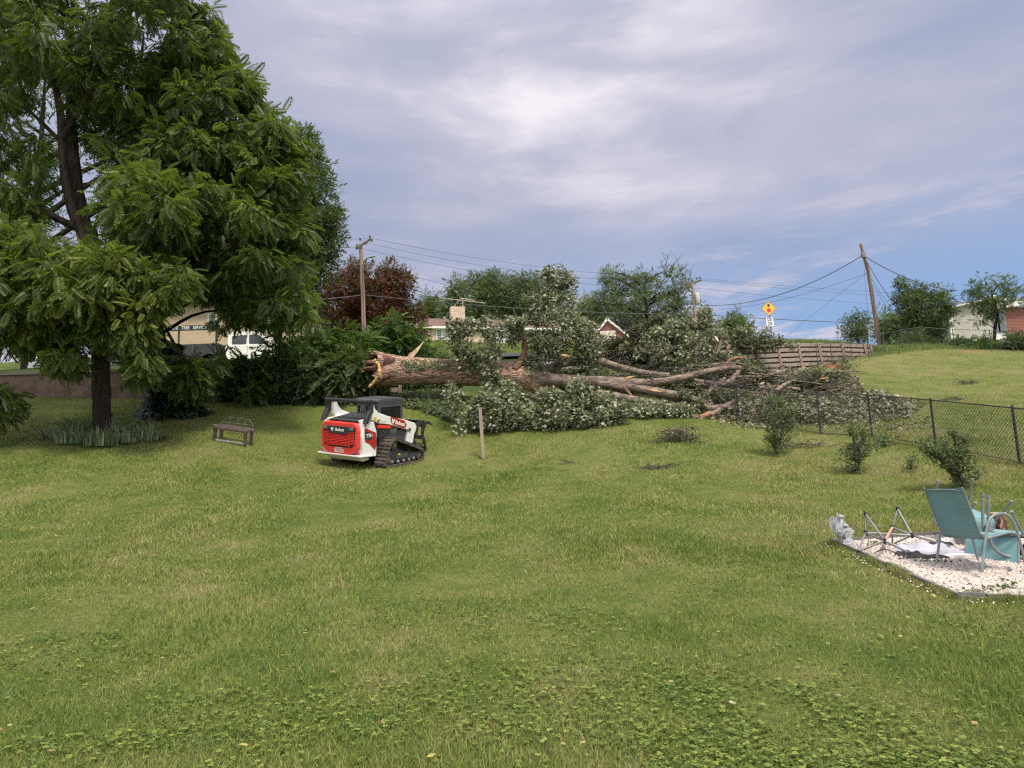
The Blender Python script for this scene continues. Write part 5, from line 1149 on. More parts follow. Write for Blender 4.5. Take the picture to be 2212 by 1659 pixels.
# lift arms
armp = [(-1.10, 1.86), (-.98, 1.82), (-.90, 1.68), (-.76, 1.57), (-.30, 1.43), (.38, 1.30), (.90, 1.15), (.97, 1.05), (.93, .92), (.86, .82), (.80, .56), (.66, .52), (.52, .60), (.56, .86), (.60, .96), (.40, 1.02), (-.30, 1.20), (-.78, 1.27), (-1.02, 1.38), (-1.10, 1.50)]
for s_ in (-1, 1):
    m = MB(); m.prism(armp, s_*.70-.065, s_*.70+.065); a_ = grow(m, 'lift_arm', M_scuffed, bevel=.014)
    x_ = s_*.768
    if s_ > 0:
        m = MB(); m.prism([(-.26, 1.40), (-.20, 1.42), (.36, 1.285), (.48, 1.14), (.44, 1.06), (.36, 1.04), (-.16, 1.20), (-.24, 1.28)], .766, .771); grow(m, 'arm_decal', M_darkred, a_)
        sl = math.atan2(-.145, .58)
        text('Bobcat', .155, Matrix.Translation((.774, .17, 1.195)) @ Matrix.Rotation(sl, 4, 'X') @ TS, M_decalw, a_, bold=.005)
        cathead(Matrix.Translation((.773, -.14, 1.295)) @ Matrix.Rotation(sl, 4, 'X') @ TS, .13, M_decalw, a_)
        m = MB(); m.prism([(-.70, 1.50), (-.56, 1.46), (-.40, 1.36), (-.44, 1.30), (-.62, 1.30), (-.70, 1.36)], .766, .775); grow(m, 'arm_cover', M_dirtywhite, a_, bevel=.003)
        m = MB(); m.lathe((.76, -.78, 1.34), [(.05, 0), (.05, .02), (.02, .02), (.02, .03), (.001, .03)], 12, ax=(1, 0, 0)); m.lathe((.76, .62, .98), [(.06, 0), (.06, .025), (.001, .025)], 12, ax=(1, 0, 0)); grow(m, 'pivot_pin', M_steel, a_)
        m = MB(); m.box((.770, -.92, 1.40), (.008, .10, .12)); grow(m, 'warning_label', M_yellow, a_)
    m = MB(); m.bar((s_*.70, -.78, 1.18), (s_*.70, -.20, 1.12), .10, .10); grow(m, 'arm_stop', M_red, bevel=.01)
    m = MB(); m.tube([(s_*.70, -1.0, .80), (s_*.70, -.86, 1.36)], .045, 10); m.tube([(s_*.70, -.88, .55), (s_*.70, -1.0, .84)], .06, 10); grow(m, 'lift_cylinder', M_black, smooth=True)
    m = MB(); m.bar((s_*.66, -.86, 1.08), (s_*.66, .55, .74), .03, .34); m.box((s_*.64, .0, .80), (.05, 1.2, .36)); grow(m, 'side_panel', M_charcoal)
    m = MB(); m.prism([(.50, .60), (.62, .98), (.72, .98), (.66, .58)], s_*.60-.04, s_*.60+.04); grow(m, 'tilt_bracket', M_dirtywhite)
for k_, (pa, pb, pc) in enumerate((((.60, -.70, 1.16), (.72, -.55, 1.02), (.66, -.30, .92)), ((.62, -.72, 1.10), (.74, -.60, .92), (.66, -.42, .80)), ((.58, .62, .70), (.50, .95, .85), (.30, 1.15, .72)), ((.50, .62, .74), (.42, .98, .92), (.20, 1.18, .78)))):
    m = MB(); m.tube(spline([pa, pb, pc], 4), .016, 6); grow(m, 'hydraulic_hose', M_rubber, smooth=True)
m = MB(); m.box((.672, -.02, .98), (.006, .30, .12)); grow(m, 'plate_label', pmat('label_grey', (.55, .54, .48), (.4, .4, .36), scale=30, rough=.5))
# tracks
tp_ = [(-.80, .10), (-.66, .0), (.86, .0), (1.00, .11), (1.02, .26), (.92, .40), (-.22, .80), (-.42, .80), (-.54, .70)]
def inset(poly, d):
    n = len(poly); out = []
    for i in range(n):
        a, b_, c = [np.array(poly[(i+k) % n], float) for k in (-1, 0, 1)]
        e1 = (b_-a)/np.linalg.norm(b_-a); e2 = (c-b_)/np.linalg.norm(c-b_); n1 = np.array([-e1[1], e1[0]]); n2 = np.array([-e2[1], e2[0]]); m_ = n1+n2; m_ /= np.linalg.norm(m_); out.append(tuple(b_+m_*d/max(.5, m_@n1)))
    return out
for s_ in (-1, 1):
    x0_, x1_ = sorted((s_*.64, s_*1.04)); m = MB(); inn = inset(tp_, .055); n = len(tp_)
    V = [(x, p[0], p[1]) for x in (x0_, x1_) for p in tp_]+[(x, p[0], p[1]) for x in (x0_, x1_) for p in inn]
    Fc = []
    for i in range(n):
        j = (i+1) % n; Fc += [(i, j, n+j, n+i), (2*n+i, 3*n+i, 3*n+j, 2*n+j), (i, 2*n+i, 2*n+j, j), (n+i, n+j, 3*n+j, 3*n+i)]
    m.add(V, Fc)
    # tread lugs
    per = [np.array(p) for p in tp_]; 
    for i in range(n):
        a, b_ = per[i], per[(i+1) % n]; Ld = np.linalg.norm(b_-a); k = max(1, int(round(Ld/.105))); e = (b_-a)/Ld; nr = np.array([e[1], -e[0]])
        for q in range(k):
            c = a+(b_-a)*((q+.5)/k)+nr*.012
            for xa, xb in ((x0_+.01, (x0_+x1_)/2-.02), ((x0_+x1_)/2+.02, x1_-.01)):
                A = np.array([xa, *c]); B = np.array([xb, *c]); m.bar(A, B, .052, .036, up=(0, nr[0], nr[1]))
    tk = grow(m, 'rubber_track', M_rubber)
    xo = s_*.98
    m = MB(); m.prism([(-.58, .16), (-.50, .12), (.86, .12), (.94, .2), (.86, .30), (.40, .36), (.0, .42), (-.3, .60), (-.44, .40), (-.56, .30)], s_*.90-.06, s_*.90+.06); grow(m, 'track_frame', M_black, tk, bevel=.01)
    m = MB(); m.box((s_*.965, .05, .27), (.012, .55, .12)); m.box((s_*.965, .62, .24), (.014, .5, .13)); grow(m, 'frame_plate', M_charcoal, tk)
    if s_ > 0: m = MB(); m.box((.975, -.1, .33), (.006, .10, .05)); grow(m, 'warning_label', M_yellow, tk)
    for y, z, r_ in [(-.40, .13, .065), (-.14, .115, .06), (.12, .115, .06), (.36, .115, .06), (.58, .13, .06), (-.58, .17, .12), (.86, .20, .14), (-.33, .62, .13)]:
        m = MB(); m.lathe((s_*.86, y, z), [(r_, 0), (r_, .12), (r_*.6, .13), (r_*.35, .15), (.001, .15)], 14, ax=(s_, 0, 0)); grow(m, 'roller' if r_ < .1 else 'track_wheel', M_steel if r_ < .1 else M_rubber, tk, smooth=True)
# grapple
gr = thing('grapple', 'black steel root grapple attached to the front of the loader', 'grapple'); gr.parent = ld; del gr['category'], gr['label']; gr.scale = (1, 1.15, .72); gr.location = (0, .06, .0)
def gp_(mb, nm, sm=False, bv=.006, mt=None): return mb.build(nm, mt or M_black, gr, False, sm, bv)
for x in (-.62, -.22, .22, .62):
    m = MB(); m.prism([(1.10, .86), (1.20, .86), (1.30, .50), (1.28, .28), (1.40, .10), (1.95, .02), (1.98, .05), (1.42, .20), (1.36, .34), (1.36, .56), (1.28, .90), (1.10, .92)][::-1], x-.018, x+.018); gp_(m, 'lower_tine', bv=0)
m = MB(); m.bar((-.68, 1.15, .88), (.68, 1.15, .88), .07, .07); m.bar((-.68, 1.32, .45), (.68, 1.32, .45), .06, .10); m.bar((-.68, 1.38, .12), (.68, 1.38, .12), .30, .03); m.bar((-.68, 1.1, .55), (.68, 1.1, .55), .1, .07); gp_(m, 'cross_bar')
m = MB(); m.box((0, 1.02, .62), (.95, .06, .55)); gp_(m, 'mount_plate')
for x in (-.40, .40):
    m = MB(); m.prism([(1.10, .90), (1.16, 1.42), (1.26, 1.56), (1.42, 1.58), (1.52, 1.50), (1.62, 1.56), (1.76, 1.52), (1.92, 1.30), (1.72, 1.42), (1.60, 1.40), (1.52, 1.20), (1.48, .86), (1.40, .84), (1.42, 1.22), (1.40, 1.38), (1.28, 1.38), (1.24, 1.26), (1.20, .90)], x-.02, x+.02); gp_(m, 'clamp_arm', bv=0)
    m = MB(); m.tube([(x*.6, 1.12, .72), (x*.6, 1.28, 1.15)], .05, 10); m.tube([(x*.6, 1.26, 1.10), (x*.6, 1.38, 1.46)], .03, 10); gp_(m, 'grapple_cylinder', True, 0)
m = MB(); m.box((0, 1.56, 1.44), (.82, .03, .32), rot=Matrix.Rotation(R_(18), 3, 'X')); m.bar((-.44, 1.36, 1.46), (.44, 1.36, 1.46), .06, .06); m.bar((-.44, 1.45, .88), (.44, 1.45, .88), .07, .09); gp_(m, 'clamp_plate')

# ------------------------------------------------------------------ posts in the lawn
def lawn_post(u, v, ut, vt, label, wd=.10):
    b = on_ground(u, v); t = P(ut, vt, b[1]); m = MB(); m.bar(b-[0, 0, .15], t, wd, wd, up=(0, 1, 0)); o = m.build('wooden_post', M_post, bevel=.006); return tag(o, label, 'post')
lawn_post(1045, 992, 1037, 881, 'tall bare square wooden post standing alone right of the loader')
lawn_post(873, 956, 861, 872, 'square wooden post right behind the loader cab')
# ------------------------------------------------------------------ bench
bp_ = on_ground(503, 955); bm_ = upm(bp_, 4)
bn = thing('garden_bench', 'old low wooden bench frame with a bent wire rail, left on the lawn', 'bench', matrix=bm_ @ Matrix.Rotation(R_(-2), 4, 'Y'))
M_bw = pmat('bench_wood', (.075, .05, .045), (.13, .10, .09), scale=6, rough=.85, bump=.2)
for x in (-.50, .50):
    for y in (-.2, .2): m = MB(); m.box((x, y, .21), (.09, .07, .44)); m.build('leg', M_bw, bn, bevel=.004)
m = MB(); m.bar((-.56, -.2, .44), (.56, -.2, .44), .10, .07); m.bar((-.56, .2, .44), (.56, .2, .44), .10, .07); m.bar((-.7, 0, .46), (.68, 0, .46), .12, .04); m.build('seat', M_bw, bn, bevel=.004)
m = MB(); m.bar((-.46, -.22, .06), (.46, -.22, .06), .02, .05); m.bar((.30, .16, .03), (.26, .16, .40), .05, .03); m.build('metal_strip', pmat('galvanised', (.42, .43, .45), rough=.5), bn)
m = MB(); pts = [(-.52, .2, .46), (-.52, .2, .55), (-.32, .28, .72), (.36, .28, .72), (.54, .2, .57), (.54, .2, .46)]; m.tube(pts, .006, 6); m.tube([(-.52, .2, .55), (.54, .2, .57)], .008, 6)
for x in (-.28, 0, .25): m.tube([(x, .28, .72), (x, .2, .56)], .005, 5)
m.build('wire_rail', pmat('pale_wire', (.20, .195, .16), rough=.5), bn)

# ------------------------------------------------------------------ chain link fences
M_fence = pmat('black_fence', (.018, .019, .022), (.03, .03, .034), scale=5, rough=.45)
M_galv = pmat('weathered_fence', (.04, .043, .04), (.07, .075, .07), scale=5, rough=.6)
def chain_fence(label, bases, H, mesh, wr, pr, mat, ext0=None, barb=False, group=None, dip=0.0):
    root = thing('chain_link_fence', label, 'fence', bases[0])
    tops = [np.array(b)+[0, 0, H] for b in bases]
    for b, t in zip(bases, tops): m = MB(); m.tube([np.array(b)-[0, 0, .1], t+[0, 0, .05]], pr, 8); m.build('post', mat, root, True, smooth=True)
    m = MB(); m.tube([t for t in tops], pr*.62, 6, up=(0, 0, 1)); m.build('top_rail', mat, root, True, smooth=True)
    m = MB(); m.tube([np.array(b)+[0, 0, .05] for b in bases], wr*2.2, 4); m.build('bottom_wire', mat, root, True)
    for i in range(len(bases)-1):
        a, b = np.array(bases[i]), np.array(bases[i+1]); Lh = np.linalg.norm((b-a)[:2]); h = H-.06; m = MB()
        def pt(s, z): q = a+(b-a)*s/Lh; return q+np.array([0, 0, z+.05])
        k = -h
        V = []; Fc = []
        while k < Lh:
            for sg in (1, -1):
                s0, z0, s1, z1 = (k, 0, k+h, h) if sg > 0 else (k, h, k+h, 0)
                if s0 < 0: z0 += sg*(-s0); s0 = 0
                if s1 > Lh: z1 -= sg*(s1-Lh); s1 = Lh
                if s1 > s0+.01: m.tube([pt(s0, z0), pt(s1, z1)], wr, 3, cap=False)
            k += mesh
        m.build('mesh_panel', mat, root, True)
    return root
fpx = [(1527, 880), (1596, 908), (1668, 922), (1773, 940), (1884, 945), (2022, 968), (2203, 1004)]
fb_ = [on_ground(u, v) for u, v in fpx]; d_ = fb_[-1]-fb_[-2]
nb = fb_[-1]+d_; nb[2] = float(g_low(nb[0], nb[1])); fb_.append(nb)
chain_fence('black chain link fence crossing the lawn at right, in front of the brush', fb_, 1.22, .095, .0045, .028, M_fence)
tpx = [(1767, 795, 37), (1798, 789, 37.5), (1841, 778, 38.6), (1877, 773, 39.2), (1912, 766, 39.8), (1951, 757, 41), (1993, 748, 42.5), (2063, 756, 42), (2143, 757, 40.5), (2230, 764, 39.5), (2330, 775, 38)]
tb_ = []
for u, v, Y in tpx: p = P(u, v, Y); p[2] = float(g_low(p[0], p[1])); tb_.append(p)
chain_fence('dark chain link fence along the top of the grassy slope at right', tb_, 1.22, .20, .0026, .026, M_galv)

# ------------------------------------------------------------------ utility poles and cables
def pole(label, rows, mat, name='utility_pole'):
    s_ = path(rows); root = thing(name, label, 'utility pole', s_[0][:3]); m = MB(); m.tube([p[:3] for p in s_], [p[3] for p in s_], 12); m.build('pole', mat, root, True, smooth=True); return root
Y1_ = 50
p1 = pole('wooden utility pole with street lamp beside the red maple', [(787, 744, Y1_, 5.2), (784, 640, Y1_, 4.6), (779, 527, Y1_, 3.9)], M_pole)
M_arm = pmat('crossarm_wood', (.12, .11, .075), (.07, .065, .045), scale=6, rough=.9)
A, B = P(770, 537, Y1_-.6), P(801, 516, Y1_+.9); m = MB(); m.bar(A, B, .13, .16); m.build('crossarm', M_arm, p1, True)
M_ins = pmat('insulator', (.10, .10, .13), (.18, .18, .2), rough=.3)
def insul(p, root, h=.22): m = MB(); m.lathe(p, [(.03, 0), (.05, h*.3), (.09, h*.5), (.05, h*.65), (.09, h*.8), (.04, h)], 10); return m.build('insulator', M_ins, root, True, smooth=True)
for q in (P(771, 535, Y1_-.6), P(799, 516, Y1_+.85), P(778, 522, Y1_)): insul(q+[0, 0, .05], p1)
for u, v in ((791, 529), (803, 523)): insul(P(u, v, Y1_), p1, .3)
m = MB(); m.tube(spline([P(785, 588, Y1_-.1), P(789, 570, Y1_-.8), P(793, 560, Y1_-1.1), P(798, 556, Y1_-1.2)], 4), .035, 6); m.build('lamp_arm', M_steel, p1, True, smooth=True)
lampc = P(802, 555, Y1_-1.3); m = MB(); m.tube([lampc-[.22, 0, .03], lampc, lampc+[.30, 0, .05]], [.06, .14, .09], 8, flat=.5); lh_ = m.build('lamp_head', pmat('lamp_housing', (.45, .45, .45), rough=.5), p1, True, smooth=True)
m = MB(); m.tube([P(787.5, 720, Y1_-.2), P(783, 570, Y1_-.2)], .025, 5); m.build('ground_wire', M_wire, p1, True)
Y2_ = 60
p2 = pole('utility pole with transformer can behind the fallen crown', [(1507, 735, Y2_, 4.2), (1502, 680, Y2_, 4), (1495, 612, Y2_, 3.4)], M_pole)
m = MB(); m.bar(P(1473, 622, Y2_-.8), P(1514, 605, Y2_+1), .14, .17); m.build('crossarm', M_arm, p2, True)
for u, v, Y in ((1474, 618, Y2_-.8), (1505, 604, Y2_+.6), (1512, 602, Y2_+1), (1495, 608, Y2_)): insul(P(u, v, Y), p2)
m = MB(); m.lathe(P(1508, 656, Y2_-.2), [(.17, 0), (.20, .05), (.20, .85), (.14, .95), (.03, 1.0), (.03, 1.15)], 14, ax=(-.04, 0, 1)); m.build('transformer', pmat('transformer_grey', (.50, .51, .50), rough=.5), p2, True, smooth=True)
Y3_ = 48
p3 = pole('bare brown utility pole leaning left on the hilltop at right', [(1901, 750, Y3_, 4.6), (1884, 640, Y3_, 4.0), (1875, 584, Y3_, 3.6), (1859, 527, Y3_, 3.0)], M_pole2)
m = MB(); m.tube([P(1864, 546, Y3_-.2), P(1866, 556, Y3_-.2)], .17, 8); m.build('wire_clamp', M_steel, p3, True)
def cable(a, b, sag, r, label, grp=None, n=16):
    A = P(*a) if len(a) == 3 else np.array(a); B = P(*b); s_ = []
    for i in range(n+1): t = i/n; q = A+(B-A)*t; q = q-np.array([0, 0, 4*sag*t*(1-t)]); s_.append(q)
    m = MB(); m.tube(s_, r, 5); return tag(m.build('power_line', M_wire, smooth=True), label, 'cable', grp)
cable((799, 514, Y1_+.85), (1512, 601, Y2_+1), .7, .012, 'topmost thin power line between the lamp pole and the transformer pole')
cable((779, 521, Y1_), (1495, 607, Y2_), .9, .012, 'second thin power line from the top between the two poles')
cable((771, 534, Y1_-.6), (1474, 618, Y2_-.8), .9, .012, 'third thin power line from the top between the two poles')
cable((784, 564, Y1_), (1500, 654, Y2_), 1.5, .012, 'fourth thin line, attached just above the street lamp')
cable((784, 570, Y1_), (1290, 720, 60), .9, .012, 'thin service line running from the lamp pole down to the brick gable')
cable((786, 637, Y1_), (1503, 679, Y2_), .35, .032, 'thick lowest cable between the lamp pole and the transformer pole')
cable((786, 637, Y1_), (200, 648, 44), .5, .032, 'thick lowest cable running left from the lamp pole into the trees')
cable((799, 514, Y1_+.85), (300, 503, 46), .4, .012, 'topmost thin line running left from the lamp pole into the trees')
cable((771, 534, Y1_-.6), (300, 512, 46), .3, .012, 'second thin line running left from the lamp pole into the trees')
cable((784, 556, Y1_), (300, 550, 46), .2, .012, 'third thin line running left from the lamp pole into the trees')
cable((1512, 601, Y2_+1), (2300, 638, 85), .6, .012, 'topmost thin line running right from the transformer pole')
cable((1505, 604, Y2_), (2300, 650, 85), .6, .012, 'second thin line running right from the transformer pole')
cable((1500, 622, Y2_-.8), (2300, 668, 85), .6, .012, 'third thin line running right from the transformer pole')
cable((1503, 679, Y2_), (2300, 704, 85), .4, .034, 'thick cable running right past the sign from the transformer pole')
cable((1503, 658, Y2_), (1863, 552, Y3_), 1.15, .028, 'thick sagging cable from the transformer pole up to the leaning pole')
cable((1503, 672, Y2_), (1872, 590, Y3_), .6, .012, 'thin sagging line from the transformer pole to the middle of the leaning pole')
cable((1865, 552, Y3_), (2068, 628, 52), .5, .028, 'thick cable from the leaning pole right to the white sided house')
cable((1867, 556, Y3_), (1960, 690, 46), .35, .026, 'cable dropping from the leaning pole into the big shrub')
cable((1865, 556, Y3_), (1880, 745, 47), .05, .010, 'thin slack line hanging beside the leaning pole')
cable((1876, 592, Y3_), (1950, 690, 50), .3, .012, 'thin line from the middle of the leaning pole to the right')
cable((1878, 606, Y3_), (1925, 676, 47), .02, .014, 'straight guy wire on the right side of the leaning pole')
cable((1700, 727, 60), (1870, 592, Y3_), -.1, .010, 'faint thin line rising from the hill to the leaning pole')

# ------------------------------------------------------------------ traffic signs
sb = P(1669, 738, 42); sb[2] = G(sb[0], sb[1])
st = thing('road_sign', 'yellow stop ahead diamond above a speed limit sign on one post', 'road sign', sb)
M_signy = pmat('sign_yellow', (.88, .44, .02), (.84, .41, .02), rough=.45); M_signw = pmat('sign_white', (.80, .80, .80), (.75, .75, .76), rough=.45); M_signr = pmat('sign_red', (.62, .02, .03), (.58, .02, .03), rough=.45); M_signk = pmat('sign_black', (.012, .012, .012), (.015, .015, .015), rough=.5); M_signpost = pmat('sign_post_blue', (.04, .06, .11), (.06, .08, .13), rough=.5)
dn = P(1660, 667, 42); pt_ = P(1659, 655, 42.1)
m = MB(); m.bar(sb-[0, 0, .3], pt_, .06, .05, up=(0, 1, 0)); m.build('post', M_signpost, st, True)
upv = np.array(pt_)-sb; upv /= np.linalg.norm(upv); rx = np.array([1.0, .0, 0]); SM = frame(dn, rx, upv)
def sgn(poly, z, mat, nm, M4, par=st, th=.006): m = MB(); m.prism(poly, z, z+th, M=Matrix.Translation(-Vector(sb)) @ M4, plane='XY'); return m.build(nm, mat, par)
h = .455
def rot(poly, s): return [(a*s, b*s) for a, b in poly]
dia = [(0, -h), (h, 0), (0, h), (-h, 0)]
dia2 = [(-.40, .03), (-.40, -.03), (-.03, -.40), (.03, -.40), (.40, -.03), (.40, .03), (.03, .40), (-.03, .40)]
pl = sgn(rot(dia, 1.0), .03, M_signk, 'diamond_panel', SM, th=.010); sgn(rot(dia, .955), .041, M_signy, 'face', SM, pl)
oct8 = [(.155*math.cos(R_(22.5+45*k)), -.10+.155*math.sin(R_(22.5+45*k))) for k in range(8)]; sgn(oct8, .049, M_signw, 'stop_symbol', SM, pl)
oct8b = [(.138*math.cos(R_(22.5+45*k)), -.10+.138*math.sin(R_(22.5+45*k))) for k in range(8)]; sgn(oct8b, .056, M_signr, 'stop_symbol', SM, pl)
sgn([(-.045, .10), (.045, .10), (.045, .19), (.12, .19), (0, .31), (-.12, .19), (-.045, .19)], .049, M_signk, 'arrow', SM, pl)
SM2 = frame(P(1662.5, 695.5, 42), rx, upv)
p2_ = sgn([(-.235, -.29), (.235, -.29), (.235, .29), (-.235, .29)], .03, M_signk, 'speed_panel', SM2, th=.010); sgn([(-.222, -.277), (.222, -.277), (.222, .277), (-.222, .277)], .041, M_signw, 'face', SM2, p2_)
for s_, size, yy, bo in (('SPEED', .125, .205, .002), ('LIMIT', .125, .085, .002), ('25', .30, -.12, .007)):
    text(s_, size, Matrix.Translation(-Vector(sb)) @ SM2 @ Matrix.Translation((0, yy, .050)), M_signk, p2_, sx=1.0, bold=bo)

# ------------------------------------------------------------------ houses
M_roofb = pmat('brown_shingle', (.17, .105, .08), (.12, .07, .055), scale=3, rough=.95, bump=.3, bscale=22, stretch=(1, 1, 1))
M_roofg = pmat('grey_shingle', (.12, .12, .13), (.08, .08, .09), scale=3, rough=.95, bump=.3, bscale=22)
def bricks(name, c1, c2, mo, sc_=1.0, bw=.22, rh=.075, rotx=True):
    m, nt = newmat(name); tc = N(nt, 'ShaderNodeTexCoord'); se = N(nt, 'ShaderNodeSeparateXYZ'); L(nt, tc.outputs['Object'], se.inputs[0])
    cb_ = N(nt, 'ShaderNodeCombineXYZ'); L(nt, math_(nt, 'ADD', se.outputs[0], se.outputs[1]), cb_.inputs[0]); L(nt, se.outputs[2], cb_.inputs[1])
    b = N(nt, 'ShaderNodeTexBrick'); b.inputs['Scale'].default_value = 1; b.inputs['Brick Width'].default_value = bw; b.inputs['Row Height'].default_value = rh; b.inputs['Mortar Size'].default_value = rh*.13
    b.inputs['Color1'].default_value = c1+(1,); b.inputs['Color2'].default_value = c2+(1,); b.inputs['Mortar'].default_value = mo+(1,); L(nt, cb_.outputs[0], b.inputs[0])
    n = noise(nt, tc.outputs['Object'], 1.8, 4, .6); s = N(nt, 'ShaderNodeBsdfPrincipled'); L(nt, mixc(nt, math_(nt, 'MULTIPLY', n, .3), b.outputs[0], c2), s.inputs['Base Color']); s.inputs['Roughness'].default_value = .9
    return finish(m, nt, s.outputs[0])
M_stone = bricks('cream_stone', (.62, .50, .35), (.46, .36, .27), (.42, .36, .29), bw=.62, rh=.28)
M_brickr = bricks('red_brick', (.25, .07, .05), (.18, .05, .038), (.27, .19, .165), bw=.30, rh=.11)
M_trim = pmat('white_trim', (.72, .71, .68), (.66, .65, .62), rough=.6); M_sid = pmat('tan_siding', (.40, .385, .34), (.34, .33, .29), scale=1.2, rough=.8, bump=.1, stretch=(8, 8, .3))
M_curt = pmat('curtain_glass', (.34, .35, .37), (.52, .53, .55), scale=1.4, rough=.25, stretch=(5, 5, .5)); M_dglass = pmat('window_glass', (.10, .115, .13), (.2, .21, .23), scale=1, rough=.12)
# cream stone ranch house
Yh = 66
A = P(905, 708.5, Yh); B = P(1350, 713, Yh+5); hz = P(1000, 744, Yh)[2]-.6
ev = A[2]; dirx = Vector((B[0]-A[0], B[1]-A[1], 0)); Lw = dirx.length; yaw = math.atan2(dirx.y, dirx.x)
hs = thing('stone_house', 'low cream stone house with brown roof on the hill behind the trunk', 'house', matrix=Matrix.Translation((A[0], A[1], hz)) @ Matrix.Rotation(yaw, 4, 'Z'))
H_ = ev-hz
m = MB(); m.box((Lw/2, 4, H_/2-.1), (Lw, 8, H_+.2)); wl = m.build('wall', M_stone, hs)
rg_h = P(985, 688, Yh+4)[2]-ev
m = MB(); m.prism([(-.35, H_-.02), (4, H_+rg_h), (8.7, H_-.02), (8.7, H_+.12), (4, H_+rg_h+.16), (-.35, H_+.12)], -.6, Lw+.6); rf = m.build('roof', M_roofb, hs)
m = MB(); m.box((Lw/2, -.39, H_+.02), (Lw+1.3, .08, .20)); m.box((Lw/2, -.18, H_-.06), (Lw+1.2, .32, .04)); m.build('fascia', M_trim, hs)
cxh = (P(989, 690, Yh+4)-A)@np.array(dirx.normalized()); cm = MB(); cm.box((cxh, 3.4, H_+rg_h+.25), (1.45, .9, 1.9)); ch = cm.build('chimney', M_stone, rf)
# picture windows
def window(x0, x1, z0, z1, panes, root_=hs, y=-.02, fr=M_trim, yfrom=0):
    m = MB(); fw = .09
    m.box(((x0+x1)/2, y, z1+fw/2), (x1-x0+2*fw, .10, fw)); m.box(((x0+x1)/2, y, z0-fw/2), (x1-x0+2*fw, .14, fw))
    for x in [x0]+[p[0] for p in panes[1:]]+[x1]: m.box((x, y, (z0+z1)/2), (fw, .10, z1-z0))
    for p in panes:
        if len(p) > 3:
            for k in range(1, 4): m.box(((p[0]+p[1])/2, y, z0+(z1-z0)*k/4), (p[1]-p[0], .07, .035))
    w_ = m.build('window', fr, root_)
    for p in panes:
        m = MB(); m.box(((p[0]+p[1])/2, y+.015, (z0+z1)/2), (p[1]-p[0]-.02, .03, z1-z0-.02)); m.build('pane', p[2], w_)
def hx(u): return float((P(u, 730, Yh+2)-A)@np.array(dirx.normalized()))
w0, w1, w2, w3 = hx(938), hx(950), hx(974), hx(988)
zt_, zb_ = H_-.20, H_-1.02
window(w0, w3, zb_, zt_, [(w0, w1, M_dglass, 1), (w1, w2, M_curt), (w2, w3, M_dglass, 1)])
w0, w1, w2 = hx(1060), hx(1072), hx(1100)
window(w0, hx(1112), H_-1.38, zt_, [(w0, w1, M_dglass, 1), (w1, w2, M_curt), (w2, hx(1112), M_dglass, 1)])
window(hx(1180), hx(1215), zb_, zt_, [(hx(1180), hx(1215), M_curt)])
# antenna on the chimney
m = MB(); top = (cxh+.6, 3.4, H_+rg_h+2.1); m.tube([(cxh+.6, 3.4, H_+rg_h+.8), top], .04, 5); M_ant = pmat('antenna_metal', (.66, .60, .52), rough=.5)
m.tube([(top[0]-2.4, 2.2, top[2]-.25), (top[0]+2.6, 4.6, top[2]-.02)], .035, 5); m.tube([(top[0]-.2, 3.2, top[2]+.05), (top[0]+1.3, 4.3, top[2]+.15)], .05, 5); m.tube([(top[0]-.9, 2.8, top[2]+.75), (top[0]-.2, 3.3, top[2]+.05), (top[0]-.9, 3.6, top[2]-.75)], .03, 4)
for k in range(7): x = top[0]-2+k*.7; m.tube([(x, 3.2-.35+.2*k, top[2]-.2), (x+.35, 3.2+.7+.2*k, top[2]-.15)], .02, 4)
m.build('antenna', M_ant, hs)
# brick gable
Yg = 68; g0, g1, gt_ = P(1286, 724, Yg), P(1352, 718, Yg), P(1311, 690, Yg)
gz = G((g0[0]+g1[0])/2, Yg)-.5
bh = thing('brick_house', 'red brick gable end with white trim peeking over the fallen crown', 'house', ((g0[0]+g1[0])/2, Yg, gz)); cxg = (g0[0]+g1[0])/2; hwid = (g1[0]-g0[0])/2; ge_ = g0[2]-.1; apx = gt_[2]
m = MB(); poly_ = [(cxg-hwid, gz), (cxg+hwid, gz), (cxg+hwid, ge_), (gt_[0], apx-.12), (cxg-hwid, ge_)]; m.prism(poly_, Yg, Yg+7, plane='XZ'); m.build('wall', M_brickr, bh, True)
m = MB()
for s_, e in ((-1, (cxg-hwid-.25, ge_-.15)), (1, (cxg+hwid+.25, ge_-.15))): m.bar((gt_[0], Yg-.15, apx-.02), (e[0], Yg-.15, e[1]), .16, .20, up=(0, 0, 1))
m.build('rake_trim', M_trim, bh, True)
m = MB()
for e in ((cxg-hwid-.3, ge_-.16), (cxg+hwid+.3, ge_-.16)):
    m.add([(gt_[0], Yg-.2, apx+.1), (gt_[0], Yg+7.3, apx+.1), (e[0], Yg+7.3, e[1]+.12), (e[0], Yg-.2, e[1]+.12)], [(0, 1, 2, 3)]); 
m.build('roof', M_roofg, bh, True)
m = MB(); m.box((gt_[0]-.0, Yg-.05, apx-1.55), (1.5, .1, .75)); vt_ = m.build('vent_window', M_trim, bh, True)
m = MB()
for x in (-.36, .36): m.box((gt_[0]+x, Yg-.12, apx-1.55), (.58, .03, .58))
m.build('pane', pmat('pale_vent', (.62, .56, .46), (.4, .3, .22), scale=8, rough=.8), vt_, False)
bpy.data.objects[m and 'pane'].name = 'pane'
for o_ in vt_.children: o_.location = tuple(-np.array(bh.location))
m = MB(); X0 = P(1345, 716, Yg+6); m.box((cxg+6.5, Yg+5, (ge_+gz)/2), (10, 6, ge_-gz)); m.build('wall', M_brickr, bh, True, label='long side wing of the brick house')
